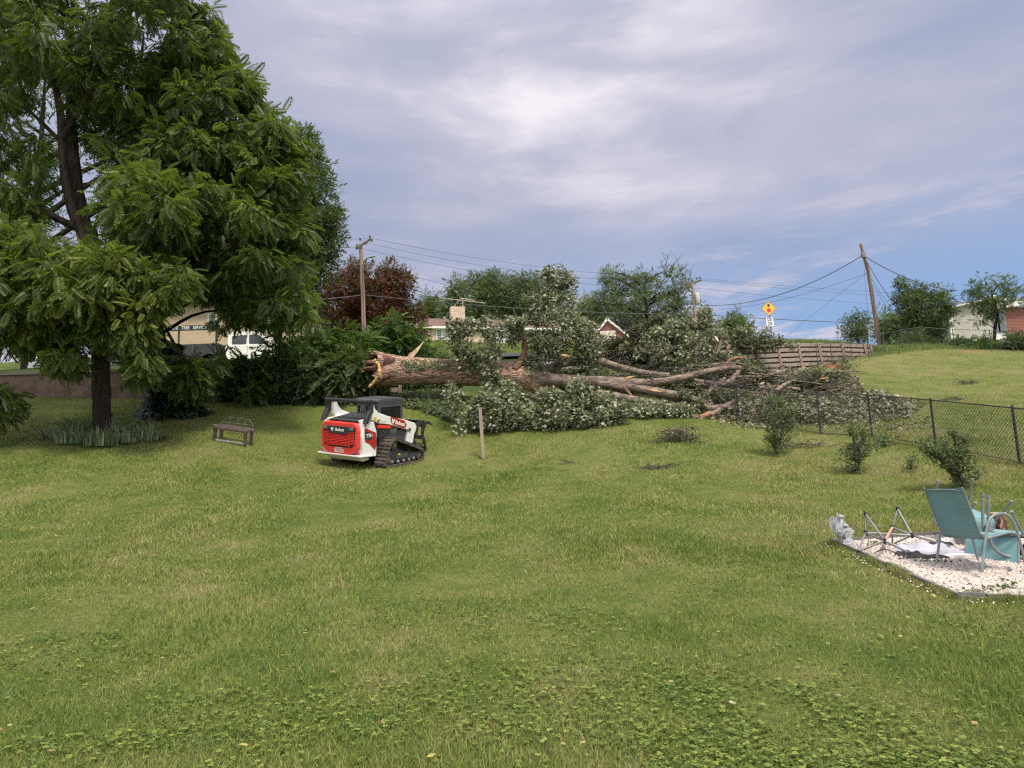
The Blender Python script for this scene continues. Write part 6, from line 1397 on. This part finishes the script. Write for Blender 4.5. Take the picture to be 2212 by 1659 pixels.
m = MB(); rz = P(1345, 713, Yg+6)[2]; m.prism([(Yg+1.6, ge_-.1), (Yg+5, rz), (Yg+8.4, ge_-.1)], cxg+1.2, cxg+11.8); m.build('roof', M_roofg, bh, True)
# tan house far left behind the trucks
th = thing('tan_house', 'tan sided house almost hidden behind the trucks and walnut leaves', 'house', (P(540, 700, 56)[0], 56, 10)); tz = th.location.z; 
x0_, x1_ = P(330, 700, 56)[0], P(655, 700, 56)[0]; ez = P(500, 655, 56)[2]
m = MB(); m.box(((x0_+x1_)/2, 59, (ez+tz)/2), (x1_-x0_, 6, ez-tz)); m.build('wall', pmat('tan_clapboard', (.50, .40, .27), (.42, .33, .22), scale=2, rough=.8, bump=.2, stretch=(.3, .3, 9)), th, True)
m = MB(); m.prism([(55.3, ez-.05), (59, ez+1.8), (62.7, ez-.05), (62.7, ez+.1), (59, ez+2), (55.3, ez+.1)], x0_-.5, x1_+.5); m.build('roof', M_roofg, th, True)
for u0, u1 in ((452, 466), (560, 590), (620, 636)):
    a, b_ = P(u0, 690, 56)[0], P(u1, 690, 56)[0]; z_ = P(500, 694, 56)[2]; m = MB(); m.box(((a+b_)/2, 55.96, z_), (b_-a+.2, .08, 1.3)); w_ = m.build('window', M_trim, th, True)
    m = MB(); m.box(((a+b_)/2-th.location.x, 55.93-th.location.y, z_-th.location.z), (b_-a, .06, 1.1)); m.build('pane', M_dglass, w_)
# white sided and brick house on the hilltop, right
Yr = 51; wr0 = P(2010, 750, Yr)
hr = thing('white_sided_house', 'single storey house with grey siding, white trim and red brick on the right hilltop', 'house', (wr0[0]+3, Yr, G(wr0[0]+3, Yr)-.3)); rz0 = hr.location.z
def wx(u, v=700, Y=Yr): return float(P(u, v, Y)[0])
def wz(u, v, Y=Yr): return float(P(u, v, Y)[2])
fl = wz(2070, 735)                       # floor line
e1 = wz(2060, 668)
m = MB(); xa, xb, xc = wx(2035), wx(2053), wx(2160)
m.add([(xa-1.0, Yr+3.5, fl), (xb, Yr, fl), (xb, Yr, e1), (xa-1.0, Yr+3.5, e1-.35)], [(0, 1, 2, 3)]); m.add([(xb, Yr, fl), (xc, Yr+.6, fl), (xc, Yr+.6, e1+.75), (xb, Yr, e1)], [(0, 1, 2, 3)]); m.add([(xa-1, Yr+3.5, fl), (xc, Yr+4, fl), (xc, Yr+4, e1), (xa-1, Yr+3.5, e1-.35)], [(3, 2, 1, 0)])
m.build('wall', M_sid, hr, True)
m = MB(); m.bar((xb, Yr-.06, fl-.3), (xb+.0, Yr-.06, e1+.1), .26, .12, up=(0, 1, 0)); m.bar((xb, Yr-.1, e1+.05), (xc, Yr+.5, e1+.85), .14, .16); m.build('corner_trim', M_trim, hr, True)
m = MB(); m.add([(xa-1.6, Yr+3.2, e1-.45), (xb-.2, Yr-.4, e1+.02), (xc+.4, Yr+.1, e1+.85), (xc+.4, Yr+5, wz(2100, 630)), (xb+1.2, Yr+5, wz(2075, 650))], [(0, 1, 2, 3, 4)]); m.build('roof', pmat('light_grey_roof', (.26, .26, .28), (.18, .18, .2), scale=2, rough=.85, stretch=(6, 1, 1)), hr, True)
m = MB(); m.box(((xb+xc)/2, Yr+.2, fl-.06), (xc-xb+.8, .9, .12)); m.build('deck', M_trim, hr, True)
for x in (xb+.3, (xb+xc)/2, xc-.3):
    m = MB(); m.box((x, Yr+.1, fl-.55), (.5, .4, .95)); m.build('foundation_pier', pmat('block_grey', (.33, .32, .30), rough=.9), hr, True)
xd, xe = wx(2160), wx(2182); e2 = wz(2190, 660)
m = MB(); m.box(((xd+xe)/2, Yr+2, (fl+e2)/2-.2), (xe-xd, 3, e2-fl+.4)); m.build('wall', M_trim, hr, True, label='white window bay between the siding and the brick')
m = MB(); m.box((wx(2163.5), Yr+.46, wz(2164, 692)), (.36, .06, 1.6)); m.build('window', M_dglass, hr, True)
m = MB(); m.box((wx(2174), Yr+.46, wz(2174, 692)), (.62, .06, 1.6)); m.build('window', M_dglass, hr, True)
m = MB(); m.box((xe+6, Yr+3, (fl+e2)/2-.3), (12, 5, e2-fl+.6)); m.build('wall', M_brickr, hr, True, label='red brick wall at the right frame edge')
m = MB(); m.bar((wx(2140), Yr+.2, wz(2140, 664)), (xe+11, Yr+.2, e2+1.25), .30, .34); m.build('eave_trim', M_trim, hr, True)
m = MB(); gx_ = wx(2140); m.add([(gx_, Yr+.3, e2+.1), (xe+12, Yr+.3, e2+1.2), (xe+12, Yr+6, wz(2212, 620)+1), (wx(2155), Yr+6, wz(2155, 628)+.6)], [(0, 1, 2, 3)]); m.build('roof', M_roofg, hr, True)
m = MB(); m.add([(wx(2120), Yr+.15, e1+.6), (wx(2163), Yr+.15, e2+.1), (wx(2195), Yr+.15, e2+.55), (wx(2150), Yr+.2, wz(2150, 634))], [(0, 1, 2, 3)]); m.build('gable', M_trim, hr, True)

# ------------------------------------------------------------------ vehicles on the road
Yt = 36.8; tx = float(P(488, 740, Yt)[0]); tz = 8.15
tk = thing('pickup_truck', 'white crew cab pickup parked on the road behind the walnut leaves', 'truck', (tx, Yt, tz))
def tb(name, poly, y0, y1, mat, bevel=.03, parent=tk): m = MB(); m.prism(poly, y0, y1, plane='XZ'); return m.build(name, mat, parent, bevel=bevel)
tb('body', [(-.05, .55), (-.05, 1.20), (2.35, 1.22), (3.6, 1.14), (3.72, .95), (3.75, .5), (3.4, .45), (.2, .45)], 0, 1.95, M_white)
tb('cab', [(.02, 1.18), (.05, 1.80), (.22, 1.93), (1.55, 1.95), (1.85, 1.84), (2.45, 1.22)], .10, 1.85, M_white)
tb('side_window', [(.28, 1.28), (.30, 1.72), (1.05, 1.76), (1.05, 1.27)], .075, .10, M_glass, 0); tb('side_window', [(1.20, 1.27), (1.20, 1.77), (1.58, 1.78), (1.80, 1.68), (2.20, 1.30), (2.20, 1.25)], .075, .10, M_glass, 0)
tb('side_window', [(.28, 1.28), (.30, 1.72), (1.05, 1.76), (1.05, 1.27)], 1.85, 1.875, M_glass, 0)
m = MB(); m.box((1.35, -.01, 1.06), (.24, .03, .07)); m.box((.25, -.01, 1.06), (.2, .03, .07)); m.build('door_handle', M_black, tk)
m = MB(); m.box((1.13, -.002, .9), (.012, .012, .6)); m.box((2.25, -.002, .9), (.012, .012, .6)); m.build('door_gap', M_hole, tk)
m = MB(); m.box((2.15, -.14, 1.25), (.12, .2, .2)); m.build('mirror', M_black, tk, bevel=.02)
m = MB(); m.box((3.70, .25, .98), (.10, .4, .2)); m.build('headlight', M_lens, tk)
for x in (3.0, -.9):
    for y in (.12, 1.83): m = MB(); m.lathe((x, y-.12, .40), [(.40, 0), (.40, .24), (.25, .25), (.001, .25)], 20, ax=(0, 1, 0)); m.build('wheel', M_rubber, tk, smooth=True)
# chip truck body behind the pickup with the name board
xb0 = float(P(300, 740, Yt)[0]); xb1 = float(P(470, 740, Yt)[0]); dt = thing('dump_trailer', 'dark dump bed behind the pickup with a black tree service name board', 'trailer', (xb0, Yt, tz))
Lb = xb1-xb0; zb1 = float(P(400, 715, Yt)[2])-tz
m = MB(); m.box((Lb/2-1.0, 1.0, .62), (Lb+2.1, 2.0, .16)); m.box((Lb/2-1, .04, 1.0), (Lb+2, .08, .7)); m.box((Lb/2-1, 1.96, 1.0), (Lb+2, .08, .7)); m.box((Lb+.02, 1, 1.0), (.08, 2, .7)); m.build('bed', M_black, dt)
for k in range(6): m = MB(); m.box((-1.9+k*(Lb+1.8)/5, -.02, 1.0), (.08, .06, .7)); m.build('bed_rib', M_charcoal, dt)
bz0, bz1 = float(P(400, 714.5, Yt)[2])-tz, float(P(400, 703.5, Yt)[2])-tz
m = MB(); m.box((Lb/2-1.2, -.02, (bz0+bz1)/2), (Lb+2.5, .06, bz1-bz0)); nb_ = m.build('name_board', M_signk, dt)
for x in (-2.2, Lb/2, Lb-.1): m = MB(); m.box((x, .05, (1.3+bz0)/2), (.07, .07, bz0-1.3+.1)); m.build('upright', M_black, dt)
x_r = float(P(447, 708, Yt)[0])-xb0
text('FAVORITE   TREE   SERVICE', .25, Matrix.Translation((x_r, -.055, (bz0+bz1)/2)) @ TR, M_decalw, nb_, sx=.80, align='RIGHT', extrude=.003)
for x in (.6, 1.5): m = MB(); m.lathe((x, -.02, .38), [(.38, 0), (.38, .24), (.25, .25), (.001, .25)], 18, ax=(0, 1, 0)); m.build('wheel', M_rubber, dt, smooth=True)
xf0, xf1 = float(P(60, 780, 35)[0]), float(P(215, 780, 35)[0]); ft_ = thing('flatbed_trailer', 'low pale sided trailer seen under the walnut canopy at far left', 'trailer', (xf0, 35, 7.6)); zf = float(P(160, 785, 35)[2])-7.6
m = MB(); m.box(((xf1-xf0)/2, 1, zf), (xf1-xf0, 2, .32)); m.build('side_board', pmat('pale_panel', (.36, .37, .40), rough=.6), ft_)
m = MB(); m.box(((xf1-xf0)/2, 1, zf-.24), (xf1-xf0, 1.9, .16)); m.build('frame', M_black, ft_)
for x in (.8, 1.7): m = MB(); m.lathe((x, -.02, zf-.36), [(.3, 0), (.3, .2), (.001, .2)], 16, ax=(0, 1, 0)); m.build('wheel', M_rubber, ft_, smooth=True)
# dark car just visible behind the trunk
cp = P(1098, 783, 38); car = thing('parked_car', 'dark blue car mostly hidden behind the fallen trunk near its upright limb', 'car', (cp[0]-1.5, 38, G(cp[0], 38)))
cz = float(P(1098, 762, 38)[2])-car.location.z
def cb_(name, poly, y0, y1, mat, bv=.04): m = MB(); m.prism(poly, y0, y1, plane='XZ'); return m.build(name, mat, car, bevel=bv)
M_carp = pmat('dark_blue_paint', (.03, .04, .065), (.045, .055, .08), rough=.2, coat=.5)
cb_('body', [(0, .25), (0, cz*.45), (.6, cz*.62), (4.2, cz*.66), (4.5, cz*.5), (4.5, .25)], 0, 1.75, M_carp); cb_('cabin', [(.55, cz*.60), (1.35, cz*.98), (2.9, cz), (3.9, cz*.64)], .15, 1.6, M_carp); cb_('window', [(.85, cz*.64), (1.45, cz*.92), (2.8, cz*.94), (3.5, cz*.66)], .12, .16, M_glass, 0)
for x in (.9, 3.5): m = MB(); m.lathe((x, -.02, .32), [(.32, 0), (.32, .2), (.001, .2)], 16, ax=(0, 1, 0)); m.build('wheel', M_rubber, car, smooth=True)
# yellow marker by the leaning pole
ym = P(1880, 757, 43); m = MB(); m.tube([P(1880, 762, 43), P(1877, 712, 43)], .03, 8); tag(m.build('marker_post', pmat('marker_yellow', (.50, .42, .16), rough=.5), smooth=True), 'thin yellow marker post left of the leaning pole', 'post')

# ------------------------------------------------------------------ patio pieces on the gravel
M_sling = pmat('teal_sling', (.155, .30, .315), (.13, .265, .285), scale=3, rough=.75, bump=.06, bscale=120)
M_tube = pmat('grey_green_tube', (.20, .235, .24), (.155, .19, .195), scale=5, rough=.45)
def sling_chair(label, M4, tag_label=True):
    t = thing('sling_chair', label, 'chair', group='teal sling garden chairs', matrix=M4)
    sw = .28
    # sling profile (y, z): front of the seat to the top of the back
    prof = spline([(-.26, .40), (-.20, .43), (.0, .405), (.18, .385), (.25, .42), (.30, .55), (.40, .85), (.455, 1.00)], 4)
    V = []; Fc = []
    for i, p in enumerate(prof):
        for x in (-sw, -sw/2, 0, sw/2, sw): V.append((x, p[0]+.0, p[1]-.012*(1-(x/sw)**2)))
    for i in range(len(prof)-1):
        for j in range(4): Fc.append((i*5+j, i*5+j+1, (i+1)*5+j+1, (i+1)*5+j))
    k = len(V); V2 = [(a, b-.002, c-.006) for a, b, c in V]; Fc2 = [tuple(k+i for i in reversed(f)) for f in Fc]
    m = MB(); m.add(V+V2, Fc+Fc2); m.build('sling', M_sling, t, smooth=True)
    for s_ in (-1, 1):
        m = MB(); m.tube([(s_*sw, p[0], p[1]) for p in prof], .013, 8); m.build('side_rail', M_tube, t, smooth=True)
        fr = spline([(-.34, .0), (-.27, .42), (-.20, .60), (-.08, .665), (.06, .655), (.16, .58), (.22, .44), (.36, .0)], 4)
        m = MB(); m.tube([(s_*(sw+.045), p[0], p[1]) for p in fr], .018, 8, flat=.75, up=(1, 0, 0)); m.build('arm_and_legs', M_tube, t, smooth=True)
        m = MB()
        for y, z in ((-.25, .415), (.25, .43)): m.tube([(s_*(sw-.01), y, z), (s_*(sw+.05), y, z)], .012, 6)
        m.build('bracket', M_tube, t)
        for y in (-.34, .36): m = MB(); m.tube([(s_*(sw+.045), y, 0), (s_*(sw+.045), y*.985, .035)], .021, 8); m.build('foot_cap', M_tube, t)
    m = MB(); m.tube(spline([(-sw, .44, .95), (-.14, .455, .975), (.14, .455, .975), (sw, .44, .95)], 4), .010, 6); m.tube([(-sw, .27, .47), (sw, .27, .47)], .011, 6); m.tube([(-sw, -.22, .40), (sw, -.22, .40)], .011, 6); m.tube([(-sw, .20, .375), (sw, .20, .375)], .011, 6); m.build('cross_rail', M_tube, t, smooth=True)
    return t
# upright chair, seen from behind and to its left, facing away to the right
def seat(u, v, face, dz=0.0): p = on_ground(u, v); return p+np.array([0, 0, dz]), face
p, _ = seat(2120, 1234, 0)
ch1 = sling_chair('upright teal sling chair turned away to the right, with a white care label', Matrix.Translation(Vector(p)+Vector((0, 0, .03))) @ Matrix.Rotation(R_(106), 4, 'Z') @ Matrix.Scale(.92, 4))
m = MB(); m.box((.20, -.20, .36), (.10, .004, .06)); m.build('care_label', M_decalw, ch1)
# overturned chairs around it
def lying(u, v, Rm, label, dz=0): p = on_ground(u, v); return sling_chair(label, Matrix.Translation(Vector(p)+Vector((0, 0, dz))) @ Rm)
Rz_ = lambda a: Matrix.Rotation(R_(a), 4, 'Z'); Rx_ = lambda a: Matrix.Rotation(R_(a), 4, 'X'); Ry_ = lambda a: Matrix.Rotation(R_(a), 4, 'Y')
lying(2118, 1180, Rz_(14) @ Rx_(-152) @ Matrix.Scale(.88, 4), 'upturned teal sling chair with two legs in the air behind the upright one', .72)
lying(2120, 1222, Rz_(128) @ Rx_(118), 'teal sling chair tipped onto its back beneath the upright one', .30)
lying(2216, 1205, Rz_(62) @ Rx_(-165), 'upside down teal sling chair cut off by the right frame edge', .68)

# folding canopy frame, lying splayed
cf_ = thing('canopy_frame', 'bare grey folding tent frame lying splayed on the gravel', 'frame', on_ground(1930, 1190))
Yc = on_ground(1900, 1200)[1]
M_ctube = pmat('frame_tube', (.27, .26, .25), (.19, .18, .175), scale=8, rough=.45, metal=.3); M_joint = pmat('black_joint', (.012, .012, .014), rough=.5); M_rust = pmat('scuffed_tube', (.42, .33, .28), (.50, .24, .14), scale=30, rough=.7)
def cpnt(zx, zy, dY): u = 1782+zx*.09764; v = 1096+zy*.09764; return P(u, v, Yc+dY)
Jn = {'a': (900, 150, .25), 'b': (900, 560, .15), 'c': (740, 965, -.25), 'd': (1320, 740, -.30), 'e': (1605, 35, .35), 'f': (1495, 445, .30), 'g': (1930, 620, .05), 'h': (1860, 1005, -.55), 'i': (1490, 790, .45), 'j': (1500, 815, .5), 'k': (2900, 900, .15)}
J = {k: cpnt(*v_) for k, v_ in Jn.items()}
for a, b, r_ in (('a', 'b', .011), ('a', 'd', .014), ('b', 'c', .011), ('b', 'd', .014), ('b', 'g', .013), ('c', 'd', .014), ('d', 'h', .014), ('e', 'f', .011), ('e', 'g', .014), ('f', 'g', .014), ('f', 'i', .010), ('g', 'j', .011), ('g', 'k', .014)):
    m = MB(); m.tube([J[a], J[b]], r_, 8); m.build('strut', M_ctube, cf_, True, smooth=True)
m = MB(); m.tube([J['d'], J['f']], .016, 8); m.build('strut', M_rust, cf_, True, smooth=True, label='scuffed rusty strut')
for k in 'abdefg':
    m = MB(); q = J[k]; m.lathe(q-[0, 0, .035], [(.014, 0), (.021, .015), (.022, .05), (.016, .066), (.006, .07)], 10); m.build('joint', M_joint, cf_, True, smooth=True)
for k in 'ch': m = MB(); m.lathe(J[k]-[0, 0, .015], [(.02, 0), (.022, .02), (.01, .03)], 8); m.build('foot_cap', M_joint, cf_, True)
# crumpled cover
cc = on_ground(1995, 1204); cv_ = thing('folded_cover', 'crumpled pale grey and black fabric cover lying on the gravel', 'cover', cc)
M_clothg = pmat('lilac_grey_cloth', (.46, .45, .52), (.40, .39, .46), scale=6, rough=.9, bump=.1, bscale=60); M_clothk = pmat('black_cloth', (.012, .012, .014), (.02, .02, .022), rough=.85); M_clothw = pmat('white_piping', (.70, .69, .68), rough=.8)
def pad(u, v, W_, D_, H_p, seed, mat, name, yaw=0, dY=0):
    c = on_ground(u, v); c[1] += dY; c[2] = float(g_low(c[0], c[1])); r2 = np.random.default_rng(seed); n = 26; V = []; Fc = []
    for i in range(n):
        for j in range(n):
            a, b = -1+2*i/(n-1), -1+2*j/(n-1); e = max(0, 1-abs(a)**5)*max(0, 1-abs(b)**5)
            zz_ = H_p*e**.5*(.55+.22*math.sin(3*a+seed+2*b)+.15*math.sin(7*a-3*b+seed)+.08*math.sin(11*b+4*a))
            x = a*W_/2*(1+.05*math.sin(4*b+seed)); y = b*D_/2*(1+.08*math.sin(3*a+seed)); ca_, sa_ = math.cos(yaw), math.sin(yaw)
            V.append((c[0]+x*ca_-y*sa_, c[1]+x*sa_+y*ca_, c[2]+.015+zz_))
    k = n*n; V += [(a, b, float(g_low(a, b))+.004) for a, b, c_ in V[:k]]
    for i in range(n-1):
        for j in range(n-1): q = i*n+j; Fc += [(q, q+n, q+n+1, q+1)]
    for i in range(n-1): Fc += [(i, i+1, k+i+1, k+i), ((n-1)*n+i, k+(n-1)*n+i, k+(n-1)*n+i+1, (n-1)*n+i+1), (i*n, k+i*n, k+(i+1)*n, (i+1)*n), (i*n+n-1, (i+1)*n+n-1, k+(i+1)*n+n-1, k+i*n+n-1)]
    m = MB(); m.add(V, Fc); return m.build(name, mat, cv_, True, smooth=True)
pad(1988, 1196, .66, .38, .13, 1, M_clothg, 'main_panel', .1); pad(2046, 1197, .34, .24, .09, 4, M_clothg, 'small_panel', .1, 0)
pad(1978, 1203, .62, .22, .045, 2, M_clothk, 'lining', -.05, -.10); pad(2015, 1200, .80, .26, .02, 5, M_clothw, 'edging', .08, -.08); pad(2032, 1186, .34, .20, .08, 6, M_clothk, 'lining', .4, .05)
pad(2056, 1183, .20, .12, .12, 7, M_clothw, 'edging', .3, .1); pad(1960, 1203, .34, .14, .07, 8, M_clothk, 'strap', .1, -.02)
# twiggy branch lying at the front of the frame
tb0 = on_ground(1880, 1210); m = MB()
def gp3(u, v, h=.02): p = on_ground(u, v); p[2] += h; return p
br_ = [gp3(1853, 1196), gp3(1865, 1202), gp3(1882, 1204), gp3(1900, 1200, .05), gp3(1915, 1198, .06), gp3(1935, 1200, .03)]
m.tube(spline(br_, 4), .008, 5)
for a, b_ in (((1865, 1202), (1876, 1188)), ((1876, 1198), (1877, 1175)), ((1882, 1204), (1885, 1212)), ((1900, 1200), (1912, 1190)), ((1905, 1202), (1925, 1208)), ((1915, 1198), (1905, 1188))): m.tube([gp3(*a), gp3(*b_, .08 if b_[1] < 1195 else .01)], [.006, .003], 4)
tag(m.build('fallen_twig', M_twig), 'forked bare twig lying on the gravel before the tent frame', 'twig')
# gargoyle on a rock pedestal
gp0 = on_ground(1834, 1184); gg = thing('gargoyle_statue', 'small pale grey winged gargoyle perched on a rock shaped pedestal', 'statue', gp0)
M_stat = pmat('cast_stone', (.42, .43, .46), (.30, .31, .335), scale=8, rough=.85, bump=.12, bscale=30)
def rock(rows, seed, n=14):
    r2 = random.Random(seed); V = []; Fc = []
    for (x, z, rx_, ry_) in rows:
        for j in range(n):
            a = 2*math.pi*j/n; q = 1+r2.uniform(-.14, .14); V.append((gp0[0]+x+math.cos(a)*rx_*q, gp0[1]+math.sin(a)*ry_*q, gp0[2]+z+r2.uniform(-.008, .008)))
    for i in range(len(rows)-1):
        for j in range(n): Fc.append((i*n+j, i*n+(j+1) % n, (i+1)*n+(j+1) % n, (i+1)*n+j))
    Fc += [tuple(range(n))[::-1], tuple((len(rows)-1)*n+j for j in range(n))]; return V, Fc
sg = Yc/F   # metres per pixel there
m = MB(); m.add(*rock([(0, -.02, .105, .10), (0, .02, .11, .10), (-.01, .028, .092, .09), (-.01, .06, .088, .085), (-.01, .066, .074, .07), (-.012, .10, .070, .065), (-.012, .106, .056, .055), (-.008, .14, .058, .055), (-.008, .146, .066, .06), (-.02, .18, .080, .065), (-.02, .186, .094, .07), (-.02, .225, .10, .075), (-.015, .232, .082, .065), (-.015, .245, .07, .06)], 3)); m.build('pedestal', M_stat, gg, True)
m = MB(); m.add(*rock([(-.10, .12, .02, .03), (-.10, .16, .05, .05), (-.10, .21, .07, .06), (-.09, .24, .06, .05)], 8)); m.build('pedestal_ledge', M_stat, gg, True)
c = gp0+np.array([-.085, 0, .24]); m = MB()
m.tube(spline([c+[-.01, 0, -.01], c+[0, 0, .04], c+[.012, 0, .09], c+[.006, 0, .135]], 4), [.045, .05, .05, .05, .048, .047, .046, .044, .038, .032, .028, .026, .024], 12)
m.tube(spline([c+[-.005, 0, .14], c+[.0, 0, .165], c+[.03, 0, .162], c+[.06, 0, .15]], 4), [.024, .028, .032, .033, .032, .030, .027, .025, .023, .021, .019, .016, .01], 10)
for s_ in (-1, 1):
    m.tube([c+[-.005, s_*.018, .18], c+[-.022, s_*.026, .215]], [.011, .002], 6)
    m.tube(spline([c+[.02, s_*.035, .05], c+[.065, s_*.045, .045], c+[.075, s_*.045, -.005]], 3), [.022]*4+[.016]*3, 8)
    m.tube(spline([c+[.02, s_*.035, .095], c+[.05, s_*.04, .06], c+[.05, s_*.03, .01]], 3), [.014]*4+[.010]*3, 8)
m.build('body', M_stat, gg, True, smooth=True)
for s_ in (-1, 1):
    y = s_*.035; m = MB(); V = [(-.01, y, .10), (-.06, y*1.6, .155), (-.085, y*2, .15), (-.11, y*2.3, .10), (-.105, y*2.2, .03), (-.085, y*1.8, -.05), (-.07, y*1.7, .02), (-.05, y*1.4, -.01), (-.035, y, .03)]
    V3 = [tuple(c+np.array(v_)) for v_ in V]+[tuple(c+np.array(v_)+[.006, .012, 0]) for v_ in V]; n = len(V); m.add(V3, [tuple(range(n)), tuple(range(2*n-1, n-1, -1))]+[(i, (i+1) % n, n+(i+1) % n, n+i) for i in range(n)])
    for a, b_ in ((1, 3), (1, 5), (1, 6), (0, 1), (1, 2), (2, 3), (3, 5)): m.tube([c+np.array(V[a]), c+np.array(V[b_])], .006, 5)
    m.build('wing', M_stat, gg, True)
# log shaped lantern box behind the chairs
lg = on_ground(2160, 1172); lt = thing('log_box', 'small square box with burnt wood pattern sides behind the chairs', 'fire pit box', lg)
def firemat():
    m, nt = newmat('burnt_log_print'); tc = N(nt, 'ShaderNodeTexCoord'); mp = N(nt, 'ShaderNodeMapping'); mp.inputs[3].default_value = (9, 9, 4); L(nt, tc.outputs['Object'], mp.inputs[0]); n = noise(nt, mp.outputs[0], 1.6, 5, .7, 1.2)
    b = N(nt, 'ShaderNodeBsdfPrincipled'); L(nt, ramp(nt, n, [(.38, (.015, .012, .012)), (.50, (.10, .045, .03)), (.58, (.42, .20, .10)), (.66, (.22, .18, .16))]), b.inputs['Base Color']); b.inputs['Roughness'].default_value = .7; return finish(m, nt, b.outputs[0])
m = MB(); m.box((0, 0, .18), (.16, .16, .38), rot=Matrix.Rotation(R_(25), 3, 'Z')); m.build('box', firemat(), lt, bevel=.008)
m = MB(); m.box((0, 0, .378), (.17, .17, .025), rot=Matrix.Rotation(R_(25), 3, 'Z')); m.build('rim', M_rust, lt, bevel=.006)
# weeds in the gravel
def weed(u, v, n, W, label, h=.10):
    b = on_ground(u, v); x = b[0]+rg.normal(0, W, n); y = b[1]+rg.normal(0, W*.5, n); z = lowfn(x, y)+rg.random(n)*h
    d = np.stack([rg.normal(0, 1, n), rg.normal(0, 1, n), rg.uniform(0, 1, n)], 1); tag(fol_obj('weed', scatter(LEAF, np.stack([x, y, z], 1), d, np.array([0, 0, 1.])+rg.normal(0, .4, (n, 3)), rg.uniform(.03, .06, n), rg.random(n)), FERN), label, 'weed')
weed(2178, 1278, 60, .05, 'leafy weed in the gravel near the front right'); weed(2120, 1286, 90, .12, 'weeds growing over the front corner of the gravel edging', .07); weed(2020, 1218, 110, .12, 'thin spread of weeds in the gravel by the upright chair foot', .04)
weed(1890, 1182, 30, .04, 'tiny weed beside the tent frame on the gravel', .06)

# grass standing against whatever rests on the lawn
for u, v, r0, r1, n in ((1045, 992, .04, .14, 130), (873, 956, .04, .14, 100), (222, 933, .25, .5, 300), (1679, 984, .02, .3, 300), (1852, 1023, .02, .25, 260), (2075, 1057, .02, .28, 320)):
    p = on_ground(u, v); ring_blades(p[0], p[1], r0, r1, n)
for p in fb_[:-1]: ring_blades(p[0], p[1], .02, .12, 60)
lm_ = ld.matrix_world.copy() if ld.matrix_world else LM
bpy.context.view_layer.update()
for s_ in (-1, 1):
    for k in range(26):
        q = ld.matrix_world @ Vector((s_*(.62 if k % 2 else 1.06), -.7+k*.066, 0)); ring_blades(q[0], q[1], .0, .09, 26, .03, .08)
for x in (-.5, .5):
    for y in (-.2, .2): q = bn.matrix_world @ Vector((x, y, 0)); ring_blades(q[0], q[1], .03, .12, 50)
V = np.concatenate([a for a, b in EDGE_BLADES]); n = len(V)//3
tag(link_mesh('grass_fringe', V, np.arange(3*n).reshape(n, 3), M_blade), 'longer grass standing round posts, machine tracks and gravel edging', 'grass', kind='stuff')
